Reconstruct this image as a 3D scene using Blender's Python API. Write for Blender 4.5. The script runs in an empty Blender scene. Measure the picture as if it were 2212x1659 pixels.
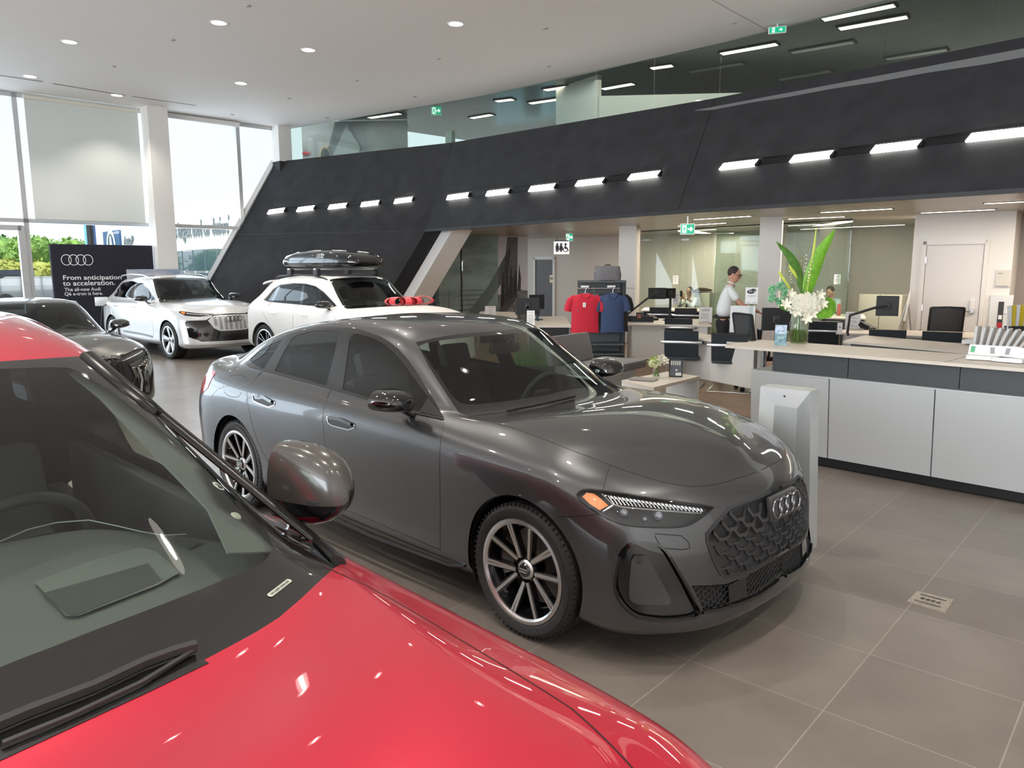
import bpy, bmesh, math, random
from mathutils import Vector, Matrix
from mathutils.bvhtree import BVHTree
R = math.radians
random.seed(7)
SC = bpy.context.scene
COL = SC.collection

# ---------------------------------------------------------------- camera
CAM_F, CAM_P, CAM_R, CAM_H = 1632.0, R(8.73), R(0.2), 1.774
cam = bpy.data.cameras.new('camera')
cam.sensor_width = 36.0
cam.lens = 36.0 * CAM_F / 2212.0
cam.clip_start = 0.02
cam.clip_end = 400
camo = bpy.data.objects.new('camera', cam)
COL.objects.link(camo)
camo.matrix_world = Matrix.Translation((0, 0, CAM_H)) @ Matrix.Rotation(R(90) - CAM_P, 4, 'X') @ Matrix.Rotation(-CAM_R, 4, 'Z')
SC.camera = camo

# ---------------------------------------------------------------- world, exposure
SC.view_settings.view_transform = 'Standard'
SC.view_settings.look = 'None'
SC.view_settings.gamma = 1.0
SC.view_settings.use_curve_mapping = False
SC.view_settings.exposure = 0.85
W = bpy.data.worlds.new('sky')
SC.world = W
W.use_nodes = True
wn, wl = W.node_tree.nodes, W.node_tree.links
wn.clear()
wo = wn.new('ShaderNodeOutputWorld'); wb = wn.new('ShaderNodeBackground')
tc = wn.new('ShaderNodeTexCoord'); sx = wn.new('ShaderNodeSeparateXYZ'); cr = wn.new('ShaderNodeValToRGB')
nz = wn.new('ShaderNodeTexNoise'); nz.inputs['Scale'].default_value = 2.2; nz.inputs['Detail'].default_value = 5
mxs = wn.new('ShaderNodeMixRGB'); mxs.inputs[2].default_value = (1.0, 1.0, 1.0, 1)
rmp = wn.new('ShaderNodeMapRange'); rmp.inputs[1].default_value = .45; rmp.inputs[2].default_value = .7; rmp.inputs[4].default_value = .6
wl.new(tc.outputs['Generated'], sx.inputs[0]); wl.new(sx.outputs['Z'], cr.inputs[0])
wl.new(tc.outputs['Generated'], nz.inputs['Vector']); wl.new(nz.outputs[0], rmp.inputs[0]); wl.new(rmp.outputs[0], mxs.inputs[0])
e = cr.color_ramp.elements
e[0].position = 0.0; e[0].color = (.90, .97, 1.0, 1)
e[1].position = 0.6; e[1].color = (.62, .82, .98, 1)
wl.new(cr.outputs[0], mxs.inputs[1]); wl.new(mxs.outputs[0], wb.inputs[0])
wb.inputs[1].default_value = 0.66
wl.new(wb.outputs[0], wo.inputs[0])

cy = SC.cycles
cy.max_bounces = 8; cy.diffuse_bounces = 4; cy.glossy_bounces = 4; cy.transmission_bounces = 6; cy.transparent_max_bounces = 12
cy.sample_clamp_indirect = 4.0; cy.sample_clamp_direct = 0
cy.caustics_reflective = False; cy.caustics_refractive = False
cy.use_denoising = True
try: cy.denoiser = 'OPENIMAGEDENOISE'
except Exception: pass

def light(kind, name, loc, energy, color=(1, 1, 1), size=1.0, size_y=None, aim=None, spot=None, parent=None):
    l = bpy.data.lights.new(name, kind); l.energy = energy; l.color = color
    if kind == 'AREA':
        l.shape = 'RECTANGLE' if size_y else 'SQUARE'; l.size = size
        if size_y: l.size_y = size_y
    elif kind == 'SPOT':
        l.spot_size = spot or R(90); l.spot_blend = .6; l.shadow_soft_size = size
    elif kind == 'SUN': l.angle = size
    else: l.shadow_soft_size = size
    o = bpy.data.objects.new(name, l); COL.objects.link(o); o.location = loc
    if aim is not None: o.rotation_euler = (Vector(aim) - Vector(loc)).to_track_quat('-Z', 'Y').to_euler()
    if parent: o.parent = parent
    return o

# room axes: LA runs along the window wall (towards the fascia), LB points out through it
LA = Vector((.7193, .6947, 0)); LB = Vector((-.6947, .7193, 0))
def AB(a, b, z=0.0): return LA * a + LB * b + Vector((0, 0, z))
# daylight that enters through the glass facades (beside and behind the photographer)
light('AREA', 'daylight_side', AB(1, 25.5, 2.4), 1100, (.72, .85, 1.0), 26, 7.0, AB(1, 0, 5.0))
light('AREA', 'daylight_back', AB(-14.6, 3, 2.2), 3400, (.90, .95, 1.0), 26, 6.0, AB(0, 3, 5.5))
light('SUN', 'sun', (0, 0, 30), 2.6, (1, .96, .9), R(1.0), aim=(3, 7, 17))

# ---------------------------------------------------------------- pixel helpers (same camera, used to place things where they stand)
def ray(u, v):
    a = (u - 1106) / CAM_F; b = -(v - 829.5) / CAM_F
    c, s = math.cos(CAM_R), math.sin(CAM_R)
    a, b = a * c - b * s, a * s + b * c
    cp, sp = math.cos(CAM_P), math.sin(CAM_P)
    return Vector((a, cp + b * sp, -sp + b * cp))
EYE = Vector((0, 0, CAM_H))
def pz(u, v, z=0.0):
    d = ray(u, v); return EYE + d * ((z - CAM_H) / d.z)
def pY(u, v, Y):
    d = ray(u, v); return EYE + d * (Y / d.y)
def proj(p):
    p = Vector(p) - EYE
    cp, sp = math.cos(CAM_P), math.sin(CAM_P)
    z = p.y * cp - p.z * sp; y = p.y * sp + p.z * cp
    if z < 1e-4: z = 1e-4
    a, b = p.x / z, y / z
    c, s = math.cos(CAM_R), math.sin(CAM_R)
    a, b = a * c + b * s, -a * s + b * c
    return (1106 + CAM_F * a, 829.5 - CAM_F * b)

# ---------------------------------------------------------------- materials
MATS = {}
def mat(name, col=(.5, .5, .5), rough=.5, metal=0.0, coat=0.0, coat_r=.03, spec=.5, emis=None, es=0.0, alpha=None, trans=0.0, ior=1.45, sheen=0, noise=None, bump=None, sss=0):
    if name in MATS: return MATS[name]
    m = bpy.data.materials.new(name); m.use_nodes = True
    n = m.node_tree.nodes; l = m.node_tree.links
    b = n['Principled BSDF']
    b.inputs['Base Color'].default_value = (*col, 1); b.inputs['Roughness'].default_value = rough
    b.inputs['Metallic'].default_value = metal; b.inputs['Coat Weight'].default_value = coat
    b.inputs['Coat Roughness'].default_value = coat_r; b.inputs['Specular IOR Level'].default_value = spec
    b.inputs['IOR'].default_value = ior
    if trans: b.inputs['Transmission Weight'].default_value = trans
    if sss: b.inputs['Subsurface Weight'].default_value = sss
    if sheen: b.inputs['Sheen Weight'].default_value = sheen
    if emis: b.inputs['Emission Color'].default_value = (*emis, 1); b.inputs['Emission Strength'].default_value = es
    if noise:      # (scale, amount) : mild colour variation
        t = n.new('ShaderNodeTexCoord'); x = n.new('ShaderNodeTexNoise'); x.inputs['Scale'].default_value = noise[0]; x.inputs['Detail'].default_value = 6
        r = n.new('ShaderNodeMapRange'); r.inputs[1].default_value = .3; r.inputs[2].default_value = .7
        r.inputs[3].default_value = 1 - noise[1]; r.inputs[4].default_value = 1 + noise[1]
        v = n.new('ShaderNodeVectorMath'); v.operation = 'SCALE'; v.inputs[0].default_value = col
        l.new(t.outputs['Object'], x.inputs['Vector']); l.new(x.outputs[0], r.inputs[0]); l.new(r.outputs[0], v.inputs['Scale']); l.new(v.outputs[0], b.inputs['Base Color'])
    if bump:       # (scale, strength, distance)
        t = n.new('ShaderNodeTexCoord'); x = n.new('ShaderNodeTexNoise'); x.inputs['Scale'].default_value = bump[0]; x.inputs['Detail'].default_value = 8
        k = n.new('ShaderNodeBump'); k.inputs['Strength'].default_value = bump[1]; k.inputs['Distance'].default_value = bump[2] if len(bump) > 2 else .01
        l.new(t.outputs['Object'], x.inputs['Vector']); l.new(x.outputs[0], k.inputs['Height']); l.new(k.outputs[0], b.inputs['Normal'])
    MATS[name] = m
    return m

def glass(name, tint=(.8, .88, .85), ior=1.5, rough=0.0, refl=1.0):
    """thin pane: tinted see-through plus mirror reflection by angle"""
    if name in MATS: return MATS[name]
    m = bpy.data.materials.new(name); m.use_nodes = True
    n = m.node_tree.nodes; l = m.node_tree.links; n.clear()
    o = n.new('ShaderNodeOutputMaterial'); mx = n.new('ShaderNodeMixShader'); t = n.new('ShaderNodeBsdfTransparent'); g = n.new('ShaderNodeBsdfGlossy')
    f = n.new('ShaderNodeFresnel'); f.inputs[0].default_value = ior
    ml = n.new('ShaderNodeMath'); ml.operation = 'MULTIPLY'; ml.inputs[1].default_value = refl; ml.use_clamp = True
    t.inputs[0].default_value = (*tint, 1); g.inputs['Roughness'].default_value = rough; g.inputs[0].default_value = (1, 1, 1, 1)
    geo = n.new('ShaderNodeNewGeometry'); mr = n.new('ShaderNodeMapRange')      # same reflection from both sides of the pane
    mr.inputs[3].default_value = ior; mr.inputs[4].default_value = 1 / ior
    l.new(geo.outputs['Backfacing'], mr.inputs[0]); l.new(mr.outputs[0], f.inputs[0])
    l.new(f.outputs[0], ml.inputs[0]); l.new(ml.outputs[0], mx.inputs[0]); l.new(t.outputs[0], mx.inputs[1]); l.new(g.outputs[0], mx.inputs[2]); l.new(mx.outputs[0], o.inputs[0])
    MATS[name] = m
    return m

def paint(name, col, metal=.6, rough=.38, coat=1.0, inside=(.03, .03, .032), flake=.0):
    """car paint with a clear coat; the inner side of the sheet is dark trim"""
    if name in MATS: return MATS[name]
    m = mat(name, col, rough, metal, coat, .02)
    n = m.node_tree.nodes; l = m.node_tree.links; b = n['Principled BSDF']
    geo = n.new('ShaderNodeNewGeometry'); mx = n.new('ShaderNodeMixShader'); d = n.new('ShaderNodeBsdfDiffuse'); d.inputs[0].default_value = (*inside, 1)
    o = n['Material Output']
    l.new(geo.outputs['Backfacing'], mx.inputs[0]); l.new(b.outputs[0], mx.inputs[1]); l.new(d.outputs[0], mx.inputs[2]); l.new(mx.outputs[0], o.inputs[0])
    if flake:
        t = n.new('ShaderNodeTexCoord'); x = n.new('ShaderNodeTexNoise'); x.inputs['Scale'].default_value = 900
        k = n.new('ShaderNodeBump'); k.inputs['Strength'].default_value = flake; k.inputs['Distance'].default_value = .0006
        l.new(t.outputs['Object'], x.inputs['Vector']); l.new(x.outputs[0], k.inputs['Height']); l.new(k.outputs[0], b.inputs['Normal'])
    return m

M_white = mat('white_paint', (.74, .73, .71), .6)
M_alu = mat('aluminium_frame', (.62, .63, .64), .35, .7)
M_black = mat('black_plastic', (.012, .012, .013), .45)
M_gblack = mat('gloss_black', (.006, .006, .007), .08, 0, 1.0, .02)
M_rubber = mat('tyre_rubber', (.022, .021, .020), .62, bump=(120, .15, .002))
M_chrome = mat('chrome', (.75, .75, .76), .12, 1.0)
M_steel = mat('brushed_steel', (.55, .55, .56), .32, 1.0)
M_dark = mat('dark_grey_plastic', (.035, .036, .038), .55)
M_paper = mat('paper', (.82, .82, .81), .7)
M_ink = mat('ink', (.03, .03, .035), .6)

# ---------------------------------------------------------------- geometry helpers
def tag(o, label=None, cat=None, group=None, kind=None):
    if label: o['label'] = label
    if cat: o['category'] = cat
    if group: o['group'] = group
    if kind: o['kind'] = kind
    return o
def thing(name, label, cat, loc=(0, 0, 0), rotz=0.0, group=None):
    o = bpy.data.objects.new(name, None); COL.objects.link(o); o.empty_display_size = .1
    o.location = loc; o.rotation_euler = (0, 0, rotz)
    return tag(o, label, cat, group)
def copy_tree(o, parent=None):
    c = o.copy(); COL.objects.link(c)
    if parent: c.parent = parent
    for ch in o.children: copy_tree(ch, c)
    return c
def mk(name, verts, faces, m, parent=None, smooth=False, normals=None, angle=None):
    me = bpy.data.meshes.new(name); me.from_pydata([tuple(v) for v in verts], [], faces)
    if m: me.materials.append(m)
    if smooth:
        me.polygons.foreach_set('use_smooth', [True] * len(me.polygons))
        if angle: me.set_sharp_from_angle(angle=R(angle))
    me.update()
    if normals: me.normals_split_custom_set_from_vertices(normals)
    o = bpy.data.objects.new(name, me); COL.objects.link(o)
    if parent: o.parent = parent
    return o
def struct(o): o['kind'] = 'structure'; return o

def rot(axis, a): return Matrix.Rotation(a, 4, axis)
def T(x, y=None, z=None):
    return Matrix.Translation(x if y is None else (x, y, z))

class MB:
    """collects shapes into one mesh"""
    def __init__(s): s.v = []; s.f = []; s.M = Matrix.Identity(4)
    def add(s, vs, fs, M=None):
        n = len(s.v); A = s.M @ M if M is not None else s.M
        s.v += [A @ Vector(v) for v in vs]; s.f += [tuple(i + n for i in f) for f in fs]; return s
    def box(s, c, d, M=None, taper=1.0, bev=0.0):
        x, y, z = d[0] / 2, d[1] / 2, d[2] / 2; cx_, cy_, cz_ = c
        if bev:
            b = min(bev, x * .9, y * .9, z * .9); bm = bmesh.new(); bmesh.ops.create_cube(bm, size=1)
            for v in bm.verts: v.co = Vector((v.co.x * 2 * x, v.co.y * 2 * y, v.co.z * 2 * z))
            bmesh.ops.bevel(bm, geom=bm.edges[:], offset=b, segments=2, profile=.6, affect='EDGES')
            bm.verts.index_update()
            vs = [(v.co.x + cx_, v.co.y + cy_, v.co.z + cz_) for v in bm.verts]; fs = [tuple(v.index for v in f.verts) for f in bm.faces]; bm.free()
            return s.add(vs, fs, M)
        t = taper
        vs = [(cx_ - x, cy_ - y, cz_ - z), (cx_ + x, cy_ - y, cz_ - z), (cx_ + x, cy_ + y, cz_ - z), (cx_ - x, cy_ + y, cz_ - z),
              (cx_ - x * t, cy_ - y * t, cz_ + z), (cx_ + x * t, cy_ - y * t, cz_ + z), (cx_ + x * t, cy_ + y * t, cz_ + z), (cx_ - x * t, cy_ + y * t, cz_ + z)]
        return s.add(vs, [(0, 3, 2, 1), (4, 5, 6, 7), (0, 1, 5, 4), (1, 2, 6, 5), (2, 3, 7, 6), (3, 0, 4, 7)], M)
    def prism(s, poly, z0, z1, M=None):
        n = len(poly); a = sum(poly[i][0] * poly[(i + 1) % n][1] - poly[(i + 1) % n][0] * poly[i][1] for i in range(n))
        if a < 0: poly = poly[::-1]
        vs = [(x, y, z0) for x, y in poly] + [(x, y, z1) for x, y in poly]
        fs = [tuple(range(n))[::-1], tuple(range(n, 2 * n))] + [(i, (i + 1) % n, n + (i + 1) % n, n + i) for i in range(n)]
        return s.add(vs, fs, M)
    def lathe(s, prof, n=24, M=None, cap=True):
        vs = []; fs = []
        for r, z in prof:
            for k in range(n):
                a = 2 * math.pi * k / n; vs.append((r * math.cos(a), r * math.sin(a), z))
        for i in range(len(prof) - 1):
            for k in range(n):
                fs.append((i * n + k, i * n + (k + 1) % n, (i + 1) * n + (k + 1) % n, (i + 1) * n + k))
        if cap:
            if prof[0][0] > 1e-5: fs.append(tuple(range(n))[::-1])
            if prof[-1][0] > 1e-5: fs.append(tuple(range((len(prof) - 1) * n, len(prof) * n)))
        return s.add(vs, fs, M)
    def cyl(s, p, q, r, r2=None, n=12):
        p, q = Vector(p), Vector(q); d = q - p; M = T(p) @ d.to_track_quat('Z', 'Y').to_matrix().to_4x4()
        return s.lathe([(r, 0), (r2 if r2 is not None else r, d.length)], n, M)
    def tube(s, path, r, n=8, closed=False, flat=1.0, rs=None, up=None):
        P = [Vector(p) for p in path]; N = len(P); vs = []; fs = []; prev = None
        for i in range(N):
            if closed: d = P[(i + 1) % N] - P[i - 1]
            else: d = P[min(i + 1, N - 1)] - P[max(i - 1, 0)]
            d = d.normalized() if d.length > 1e-9 else Vector((0, 0, 1))
            if prev is None:
                a = Vector(up) if up else (Vector((0, 0, 1)) if abs(d.z) < .9 else Vector((1, 0, 0)))
                prev = (a - d * a.dot(d)).normalized()
            else: prev = (prev - d * prev.dot(d)).normalized()
            b = d.cross(prev); rr = rs[i] if rs else r
            for k in range(n):
                t = 2 * math.pi * k / n; vs.append(P[i] + prev * (rr * math.cos(t) * flat) + b * (rr * math.sin(t)))
        m = N if closed else N - 1
        for i in range(m):
            j = (i + 1) % N
            for k in range(n): fs.append((i * n + k, i * n + (k + 1) % n, j * n + (k + 1) % n, j * n + k))
        if not closed: fs += [tuple(range(n))[::-1], tuple(range((N - 1) * n, N * n))]
        return s.add(vs, fs)
    def ball(s, c, r, n=12, m=8, M=None):
        r = (r, r, r) if not hasattr(r, '__len__') else r
        vs = [(c[0], c[1], c[2] - r[2])]; fs = []
        for i in range(1, m):
            a = -math.pi / 2 + math.pi * i / m
            for k in range(n):
                b = 2 * math.pi * k / n; vs.append((c[0] + r[0] * math.cos(a) * math.cos(b), c[1] + r[1] * math.cos(a) * math.sin(b), c[2] + r[2] * math.sin(a)))
        vs.append((c[0], c[1], c[2] + r[2]))
        for k in range(n): fs.append((0, 1 + (k + 1) % n, 1 + k)); fs.append((len(vs) - 1, 1 + (m - 2) * n + k, 1 + (m - 2) * n + (k + 1) % n))
        for i in range(m - 2):
            for k in range(n): fs.append((1 + i * n + k, 1 + i * n + (k + 1) % n, 1 + (i + 1) * n + (k + 1) % n, 1 + (i + 1) * n + k))
        return s.add(vs, fs, M)
    def torus(s, c, R0, r, n=32, m=8, M=None):
        vs = []; fs = []
        for i in range(n):
            a = 2 * math.pi * i / n
            for k in range(m):
                b = 2 * math.pi * k / m; q = R0 + r * math.cos(b); vs.append((c[0] + q * math.cos(a), c[1] + q * math.sin(a), c[2] + r * math.sin(b)))
        for i in range(n):
            for k in range(m): fs.append((i * m + k, ((i + 1) % n) * m + k, ((i + 1) % n) * m + (k + 1) % m, i * m + (k + 1) % m))
        return s.add(vs, fs, M)
    def sheet(s, grid, thick=0.0, closed=False):
        """grid[i][j] of points -> surface, optional thickness"""
        a, b = len(grid), len(grid[0]); vs = [Vector(p) for r in grid for p in r]
        fs = [(i * b + j, (i + 1) * b + j, (i + 1) * b + j + 1, i * b + j + 1) for i in range(a - 1) for j in range(b - 1)]
        if thick:
            nn = [Vector() for _ in vs]
            for f in fs:
                k = (vs[f[2]] - vs[f[0]]).cross(vs[f[3]] - vs[f[1]])
                for i in f: nn[i] += k
            n0 = len(vs); vs += [v - (k.normalized() if k.length > 0 else k) * thick for v, k in zip(vs, nn)]
            back = [tuple(i + n0 for i in f[::-1]) for f in fs]
            rim = [j for j in range(b)] + [i * b + b - 1 for i in range(1, a)] + [(a - 1) * b + j for j in range(b - 2, -1, -1)] + [i * b for i in range(a - 2, 0, -1)]
            fs = fs + back + [(rim[i], rim[(i + 1) % len(rim)], rim[(i + 1) % len(rim)] + n0, rim[i] + n0) for i in range(len(rim))]
        return s.add(vs, fs)
    def build(s, name, m, parent=None, smooth=False, angle=35, kind=None):
        o = mk(name, s.v, s.f, m, parent, smooth, angle=angle if smooth else None)
        if kind: o['kind'] = kind
        return o

def poly_obj(name, pts, m, parent=None):
    return mk(name, pts, [tuple(range(len(pts)))], m, parent)
def slab(name, pts, thick, m, parent=None):
    """planar polygon given a thickness opposite to its normal"""
    P = [Vector(p) for p in pts]; n = (P[1] - P[0]).cross(P[2] - P[0]).normalized(); k = len(P)
    vs = P + [p - n * thick for p in P]
    fs = [tuple(range(k)), tuple(range(k, 2 * k))[::-1]] + [(i, i + k, (i + 1) % k + k, (i + 1) % k) for i in range(k)]
    return mk(name, vs, fs, m, parent)
FONTC = {}
def text_mesh(body, size=1.0, depth=.0, spacing=1.0):
    """returns (verts, faces, width) of lettering lying in XY, starting at the origin"""
    c = bpy.data.curves.new('t', 'FONT'); c.body = body; c.size = size; c.extrude = depth; c.space_character = spacing; c.resolution_u = 3
    o = bpy.data.objects.new('t', c); COL.objects.link(o)
    dg = bpy.context.evaluated_depsgraph_get(); me = bpy.data.meshes.new_from_object(o.evaluated_get(dg))
    vs = [tuple(v.co) for v in me.vertices]; fs = [tuple(p.vertices) for p in me.polygons]
    bpy.data.objects.remove(o); bpy.data.curves.remove(c); bpy.data.meshes.remove(me)
    w = max([v[0] for v in vs] + [0])
    return vs, fs, w
def text(name, body, size, M, m, parent=None, depth=.002, spacing=1.0, center=False, bold=0):
    vs, fs, w = text_mesh(body, size, depth, spacing)
    b = MB(); off = -w / 2 if center else 0
    b.add([(v[0] + off, v[1], v[2]) for v in vs], fs, M)
    if bold:
        b.add([(v[0] + off + bold, v[1], v[2] + 1e-4) for v in vs], fs, M); b.add([(v[0] + off, v[1] + bold, v[2] + 2e-4) for v in vs], fs, M)
    return b.build(name, m, parent)
def frame(o, xdir, zdir):
    """matrix at o whose local x = xdir, local z = zdir (out of the surface)"""
    z = Vector(zdir).normalized(); x = Vector(xdir); x = (x - z * x.dot(z)).normalized(); y = z.cross(x)
    M = Matrix((x, y, z)).transposed().to_4x4(); M.translation = Vector(o); return M
# ================================================================ THE SETTING
ROOM_BEFORE = set(bpy.data.objects)
def nodes_of(m): return m.node_tree.nodes, m.node_tree.links, m.node_tree.nodes['Principled BSDF']
def tile_mat():
    m = mat('floor_tile', (.115, .098, .085), .3, spec=.55)
    n, l, b = nodes_of(m)
    t = n.new('ShaderNodeTexCoord'); br = n.new('ShaderNodeTexBrick'); br.offset = 0.0; br.squash = 1
    br.inputs['Scale'].default_value = 1; br.inputs['Brick Width'].default_value = .6; br.inputs['Row Height'].default_value = .6
    br.inputs['Mortar Size'].default_value = .0028; br.inputs['Mortar Smooth'].default_value = .1; br.inputs['Bias'].default_value = 0
    br.inputs['Color1'].default_value = (.225, .196, .172, 1); br.inputs['Color2'].default_value = (.198, .172, .151, 1); br.inputs['Mortar'].default_value = (.34, .31, .28, 1)
    x = n.new('ShaderNodeTexNoise'); x.inputs['Scale'].default_value = 2.5; x.inputs['Detail'].default_value = 8
    mp = n.new('ShaderNodeMapping'); mp.inputs['Scale'].default_value = (9, 1.6, 1)
    x2 = n.new('ShaderNodeTexNoise'); x2.inputs['Scale'].default_value = 4; x2.inputs['Detail'].default_value = 9
    mx = n.new('ShaderNodeMixRGB'); mx.blend_type = 'MULTIPLY'; mx.inputs[0].default_value = 1
    r = n.new('ShaderNodeMapRange'); r.inputs[1].default_value = .25; r.inputs[2].default_value = .75; r.inputs[3].default_value = .84; r.inputs[4].default_value = 1.12
    l.new(t.outputs['Object'], br.inputs['Vector']); l.new(t.outputs['Object'], x.inputs['Vector']); l.new(x.outputs[0], r.inputs[0])
    l.new(br.outputs[0], mx.inputs[1]); l.new(r.outputs[0], mx.inputs[2]); l.new(mx.outputs[0], b.inputs['Base Color'])
    l.new(t.outputs['Object'], mp.inputs[0]); l.new(mp.outputs[0], x2.inputs['Vector'])
    r2 = n.new('ShaderNodeMapRange'); r2.inputs[3].default_value = .26; r2.inputs[4].default_value = .36; l.new(x2.outputs[0], r2.inputs[0]); l.new(r2.outputs[0], b.inputs['Roughness'])
    k = n.new('ShaderNodeBump'); k.inputs['Strength'].default_value = .05; k.inputs['Distance'].default_value = .003; l.new(x2.outputs[0], k.inputs['Height']); l.new(k.outputs[0], b.inputs['Normal'])
    return m
def wood_mat(name, c1, c2, rough=.4, sc=1.0):
    m = mat(name, c1, rough)
    n, l, b = nodes_of(m)
    t = n.new('ShaderNodeTexCoord'); br = n.new('ShaderNodeTexBrick'); br.offset = .37
    br.inputs['Scale'].default_value = sc; br.inputs['Brick Width'].default_value = 1.2; br.inputs['Row Height'].default_value = .12; br.inputs['Mortar Size'].default_value = .0015
    br.inputs['Color1'].default_value = (*c1, 1); br.inputs['Color2'].default_value = (*c2, 1); br.inputs['Mortar'].default_value = (c1[0] * .4, c1[1] * .4, c1[2] * .4, 1)
    mp = n.new('ShaderNodeMapping'); mp.inputs['Scale'].default_value = (1.5, 22, 1); x = n.new('ShaderNodeTexNoise'); x.inputs['Scale'].default_value = 3; x.inputs['Detail'].default_value = 7
    mx = n.new('ShaderNodeMixRGB'); mx.blend_type = 'MULTIPLY'; mx.inputs[0].default_value = 1
    r = n.new('ShaderNodeMapRange'); r.inputs[1].default_value = .3; r.inputs[2].default_value = .7; r.inputs[3].default_value = .75; r.inputs[4].default_value = 1.15
    l.new(t.outputs['Object'], br.inputs['Vector']); l.new(t.outputs['Object'], mp.inputs[0]); l.new(mp.outputs[0], x.inputs['Vector']); l.new(x.outputs[0], r.inputs[0])
    l.new(br.outputs[0], mx.inputs[1]); l.new(r.outputs[0], mx.inputs[2]); l.new(mx.outputs[0], b.inputs['Base Color'])
    return m
M_tile = tile_mat()
M_wood = wood_mat('oak_floor', (.25, .15, .085), (.19, .115, .065))
M_ceil = mat('ceiling_plaster', (.84, .82, .80), .85)
M_beige = mat('beige_wall', (.60, .55, .48), .8)
M_offwhite = mat('offwhite_wall', (.72, .70, .67), .7)
M_fascia = mat('fascia_render', (.030, .030, .032), .75, spec=.3, noise=(3.5, .18), bump=(260, .35, .004))
M_fblack = mat('fascia_edge', (.008, .008, .009), .5)
M_glass = glass('clear_glass', (.86, .92, .90), 1.45)
M_gglass = glass('office_glass', (.85, .915, .885), 1.45)
M_wglass = glass('window_glass', (.96, .99, .99), 1.4)
M_led = mat('led_panel', (1, 1, 1), .5, emis=(1, .97, .88), es=9)
M_led2 = mat('led_strip', (1, 1, 1), .5, emis=(1, .86, .70), es=2.6)
M_led3 = mat('led_strip_upper', (1, 1, 1), .5, emis=(1, .90, .72), es=2.2)
M_green = mat('exit_green', (.0, .22, .12), .4, emis=(.0, .35, .17), es=.55)

# floor: local axes follow the 0.6 m tile grid
fl = mk('floor', [(-34, -30, 0), (34, -30, 0), (34, 34, 0), (-34, 34, 0)], [(0, 1, 2, 3)], M_tile)
fl.location = (.805, 3.218, 0); fl.rotation_euler = (0, 0, R(48.4)); struct(fl)
FD = Vector((.7536, -.6573, 0)).cross(Vector((0, 0, 1)))   # along the fascia, to the right and nearer
FD = Vector((.6573, -.7536, 0)); FN = Vector((.7536, .6573, 0))
B0 = pz(930, 497, 2.6)
def FA(s, n, z=0.0): return Vector((B0.x, B0.y, 0)) + FD * s + FN * n + Vector((0, 0, z))
wf = mk('floor_oak', [(-6, 0, .004), (30, 0, .004), (30, 16, .004), (-6, 16, .004)], [(0, 1, 2, 3)], M_wood)
g0 = pz(1613, 905, 0); wf.location = (g0.x, g0.y, 0); wf.rotation_euler = (0, 0, math.atan2(FD.y, FD.x)); wf.location -= FD * 8; struct(wf)

# showroom ceiling, cut along a curved edge in front of the upper gallery
ZC = 5.25
edge = [pz(u, v, ZC) for u, v in [(621, 276.7), (760, 254), (900, 231), (1070, 202.5), (1235, 169), (1400, 132), (1600, 88), (1781, 45), (1972, 0), (2212, -62)]]
edge += [edge[-1] + Vector((3, -4.5, 0))]
cp = edge + [AB(edge[-1].dot(LA) , -14, ZC), AB(-12.5, -14, ZC), AB(-12.5, 18.3, ZC), AB(9.4, 18.3, ZC)]
c = MB(); c.prism([(p.x, p.y) for p in cp], ZC, ZC + .32); struct(c.build('ceiling', M_ceil))
# ceiling joint line
def rod(name, p, q, r, m, parent=None, n=6): return MB().cyl(p, q, r, n=n).build(name, m, parent)
j = MB(); a_, b_ = pz(1535, -2, ZC - .001), pz(1668, 72, ZC - .001); d_ = (b_ - a_); 
j.box((0, 0, 0), (d_.length, .012, .004), T((a_ + b_) / 2) @ rot('Z', math.atan2(d_.y, d_.x))); struct(j.build('trim_1', mat('joint', (.42, .41, .40), .8)))

# ---- window wall (b = 18.19), from floor to ceiling
BW = 18.19
def WP(a, z, off=0.0): return AB(a, BW + off, z)
def bar(mb, a0, a1, z0, z1, off=0.0, depth=.12):
    """aluminium member in the window wall"""
    c0 = AB((a0 + a1) / 2, BW + off, (z0 + z1) / 2); Mx = T(c0) @ rot('Z', math.atan2(LA.y, LA.x)); mb.box((0, 0, 0), (a1 - a0, depth, z1 - z0), Mx)
fr = MB()
for a in (-10.6, -8.2, -5.8, -3.4, -1.0, 1.4, 3.8, 8.38): bar(fr, a - .045, a + .045, 0, ZC)
bar(fr, -12, 8.42, 2.72, 2.80); bar(fr, -12, 9.4, ZC - .09, ZC); bar(fr, -12, 6.5, 0, .1)
fro = fr.build('window_frame', M_alu)
slant = MB(); s0, s1 = WP(6.52, 0), WP(9.30, 4.42)
slant.cyl(s0, s1, .075, n=4); so = slant.build('slanted_mullion', M_white)
wg = thing('window_1', None, None); struct(wg); fro.parent = wg; so.parent = wg
def pane(name, pts): return poly_obj(name, pts, M_wglass, wg)
for i, (a, b) in enumerate([(-10.6, -8.2), (-8.2, -5.8), (-5.8, -3.4), (-3.4, -1), (-1, 1.4), (1.4, 3.8), (3.8, 6.4)]):
    pane('pane', [WP(a, .1), WP(b, .1), WP(b, 2.72), WP(a, 2.72)]); pane('pane', [WP(a, 2.8), WP(b, 2.8), WP(b, 5.17), WP(a, 5.17)])
pane('pane', [WP(6.52, .0), WP(8.2, 2.72), WP(6.4, 2.72), WP(6.4, 0)])
pane('pane', [WP(6.4, 2.8), WP(8.28, 2.8), WP(8.38, 2.95), WP(8.38, 5.17), WP(6.4, 5.17)])
pane('pane', [WP(8.42, 3.0), WP(9.3, 4.42), WP(9.3, 5.17), WP(8.42, 5.17)])
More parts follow.
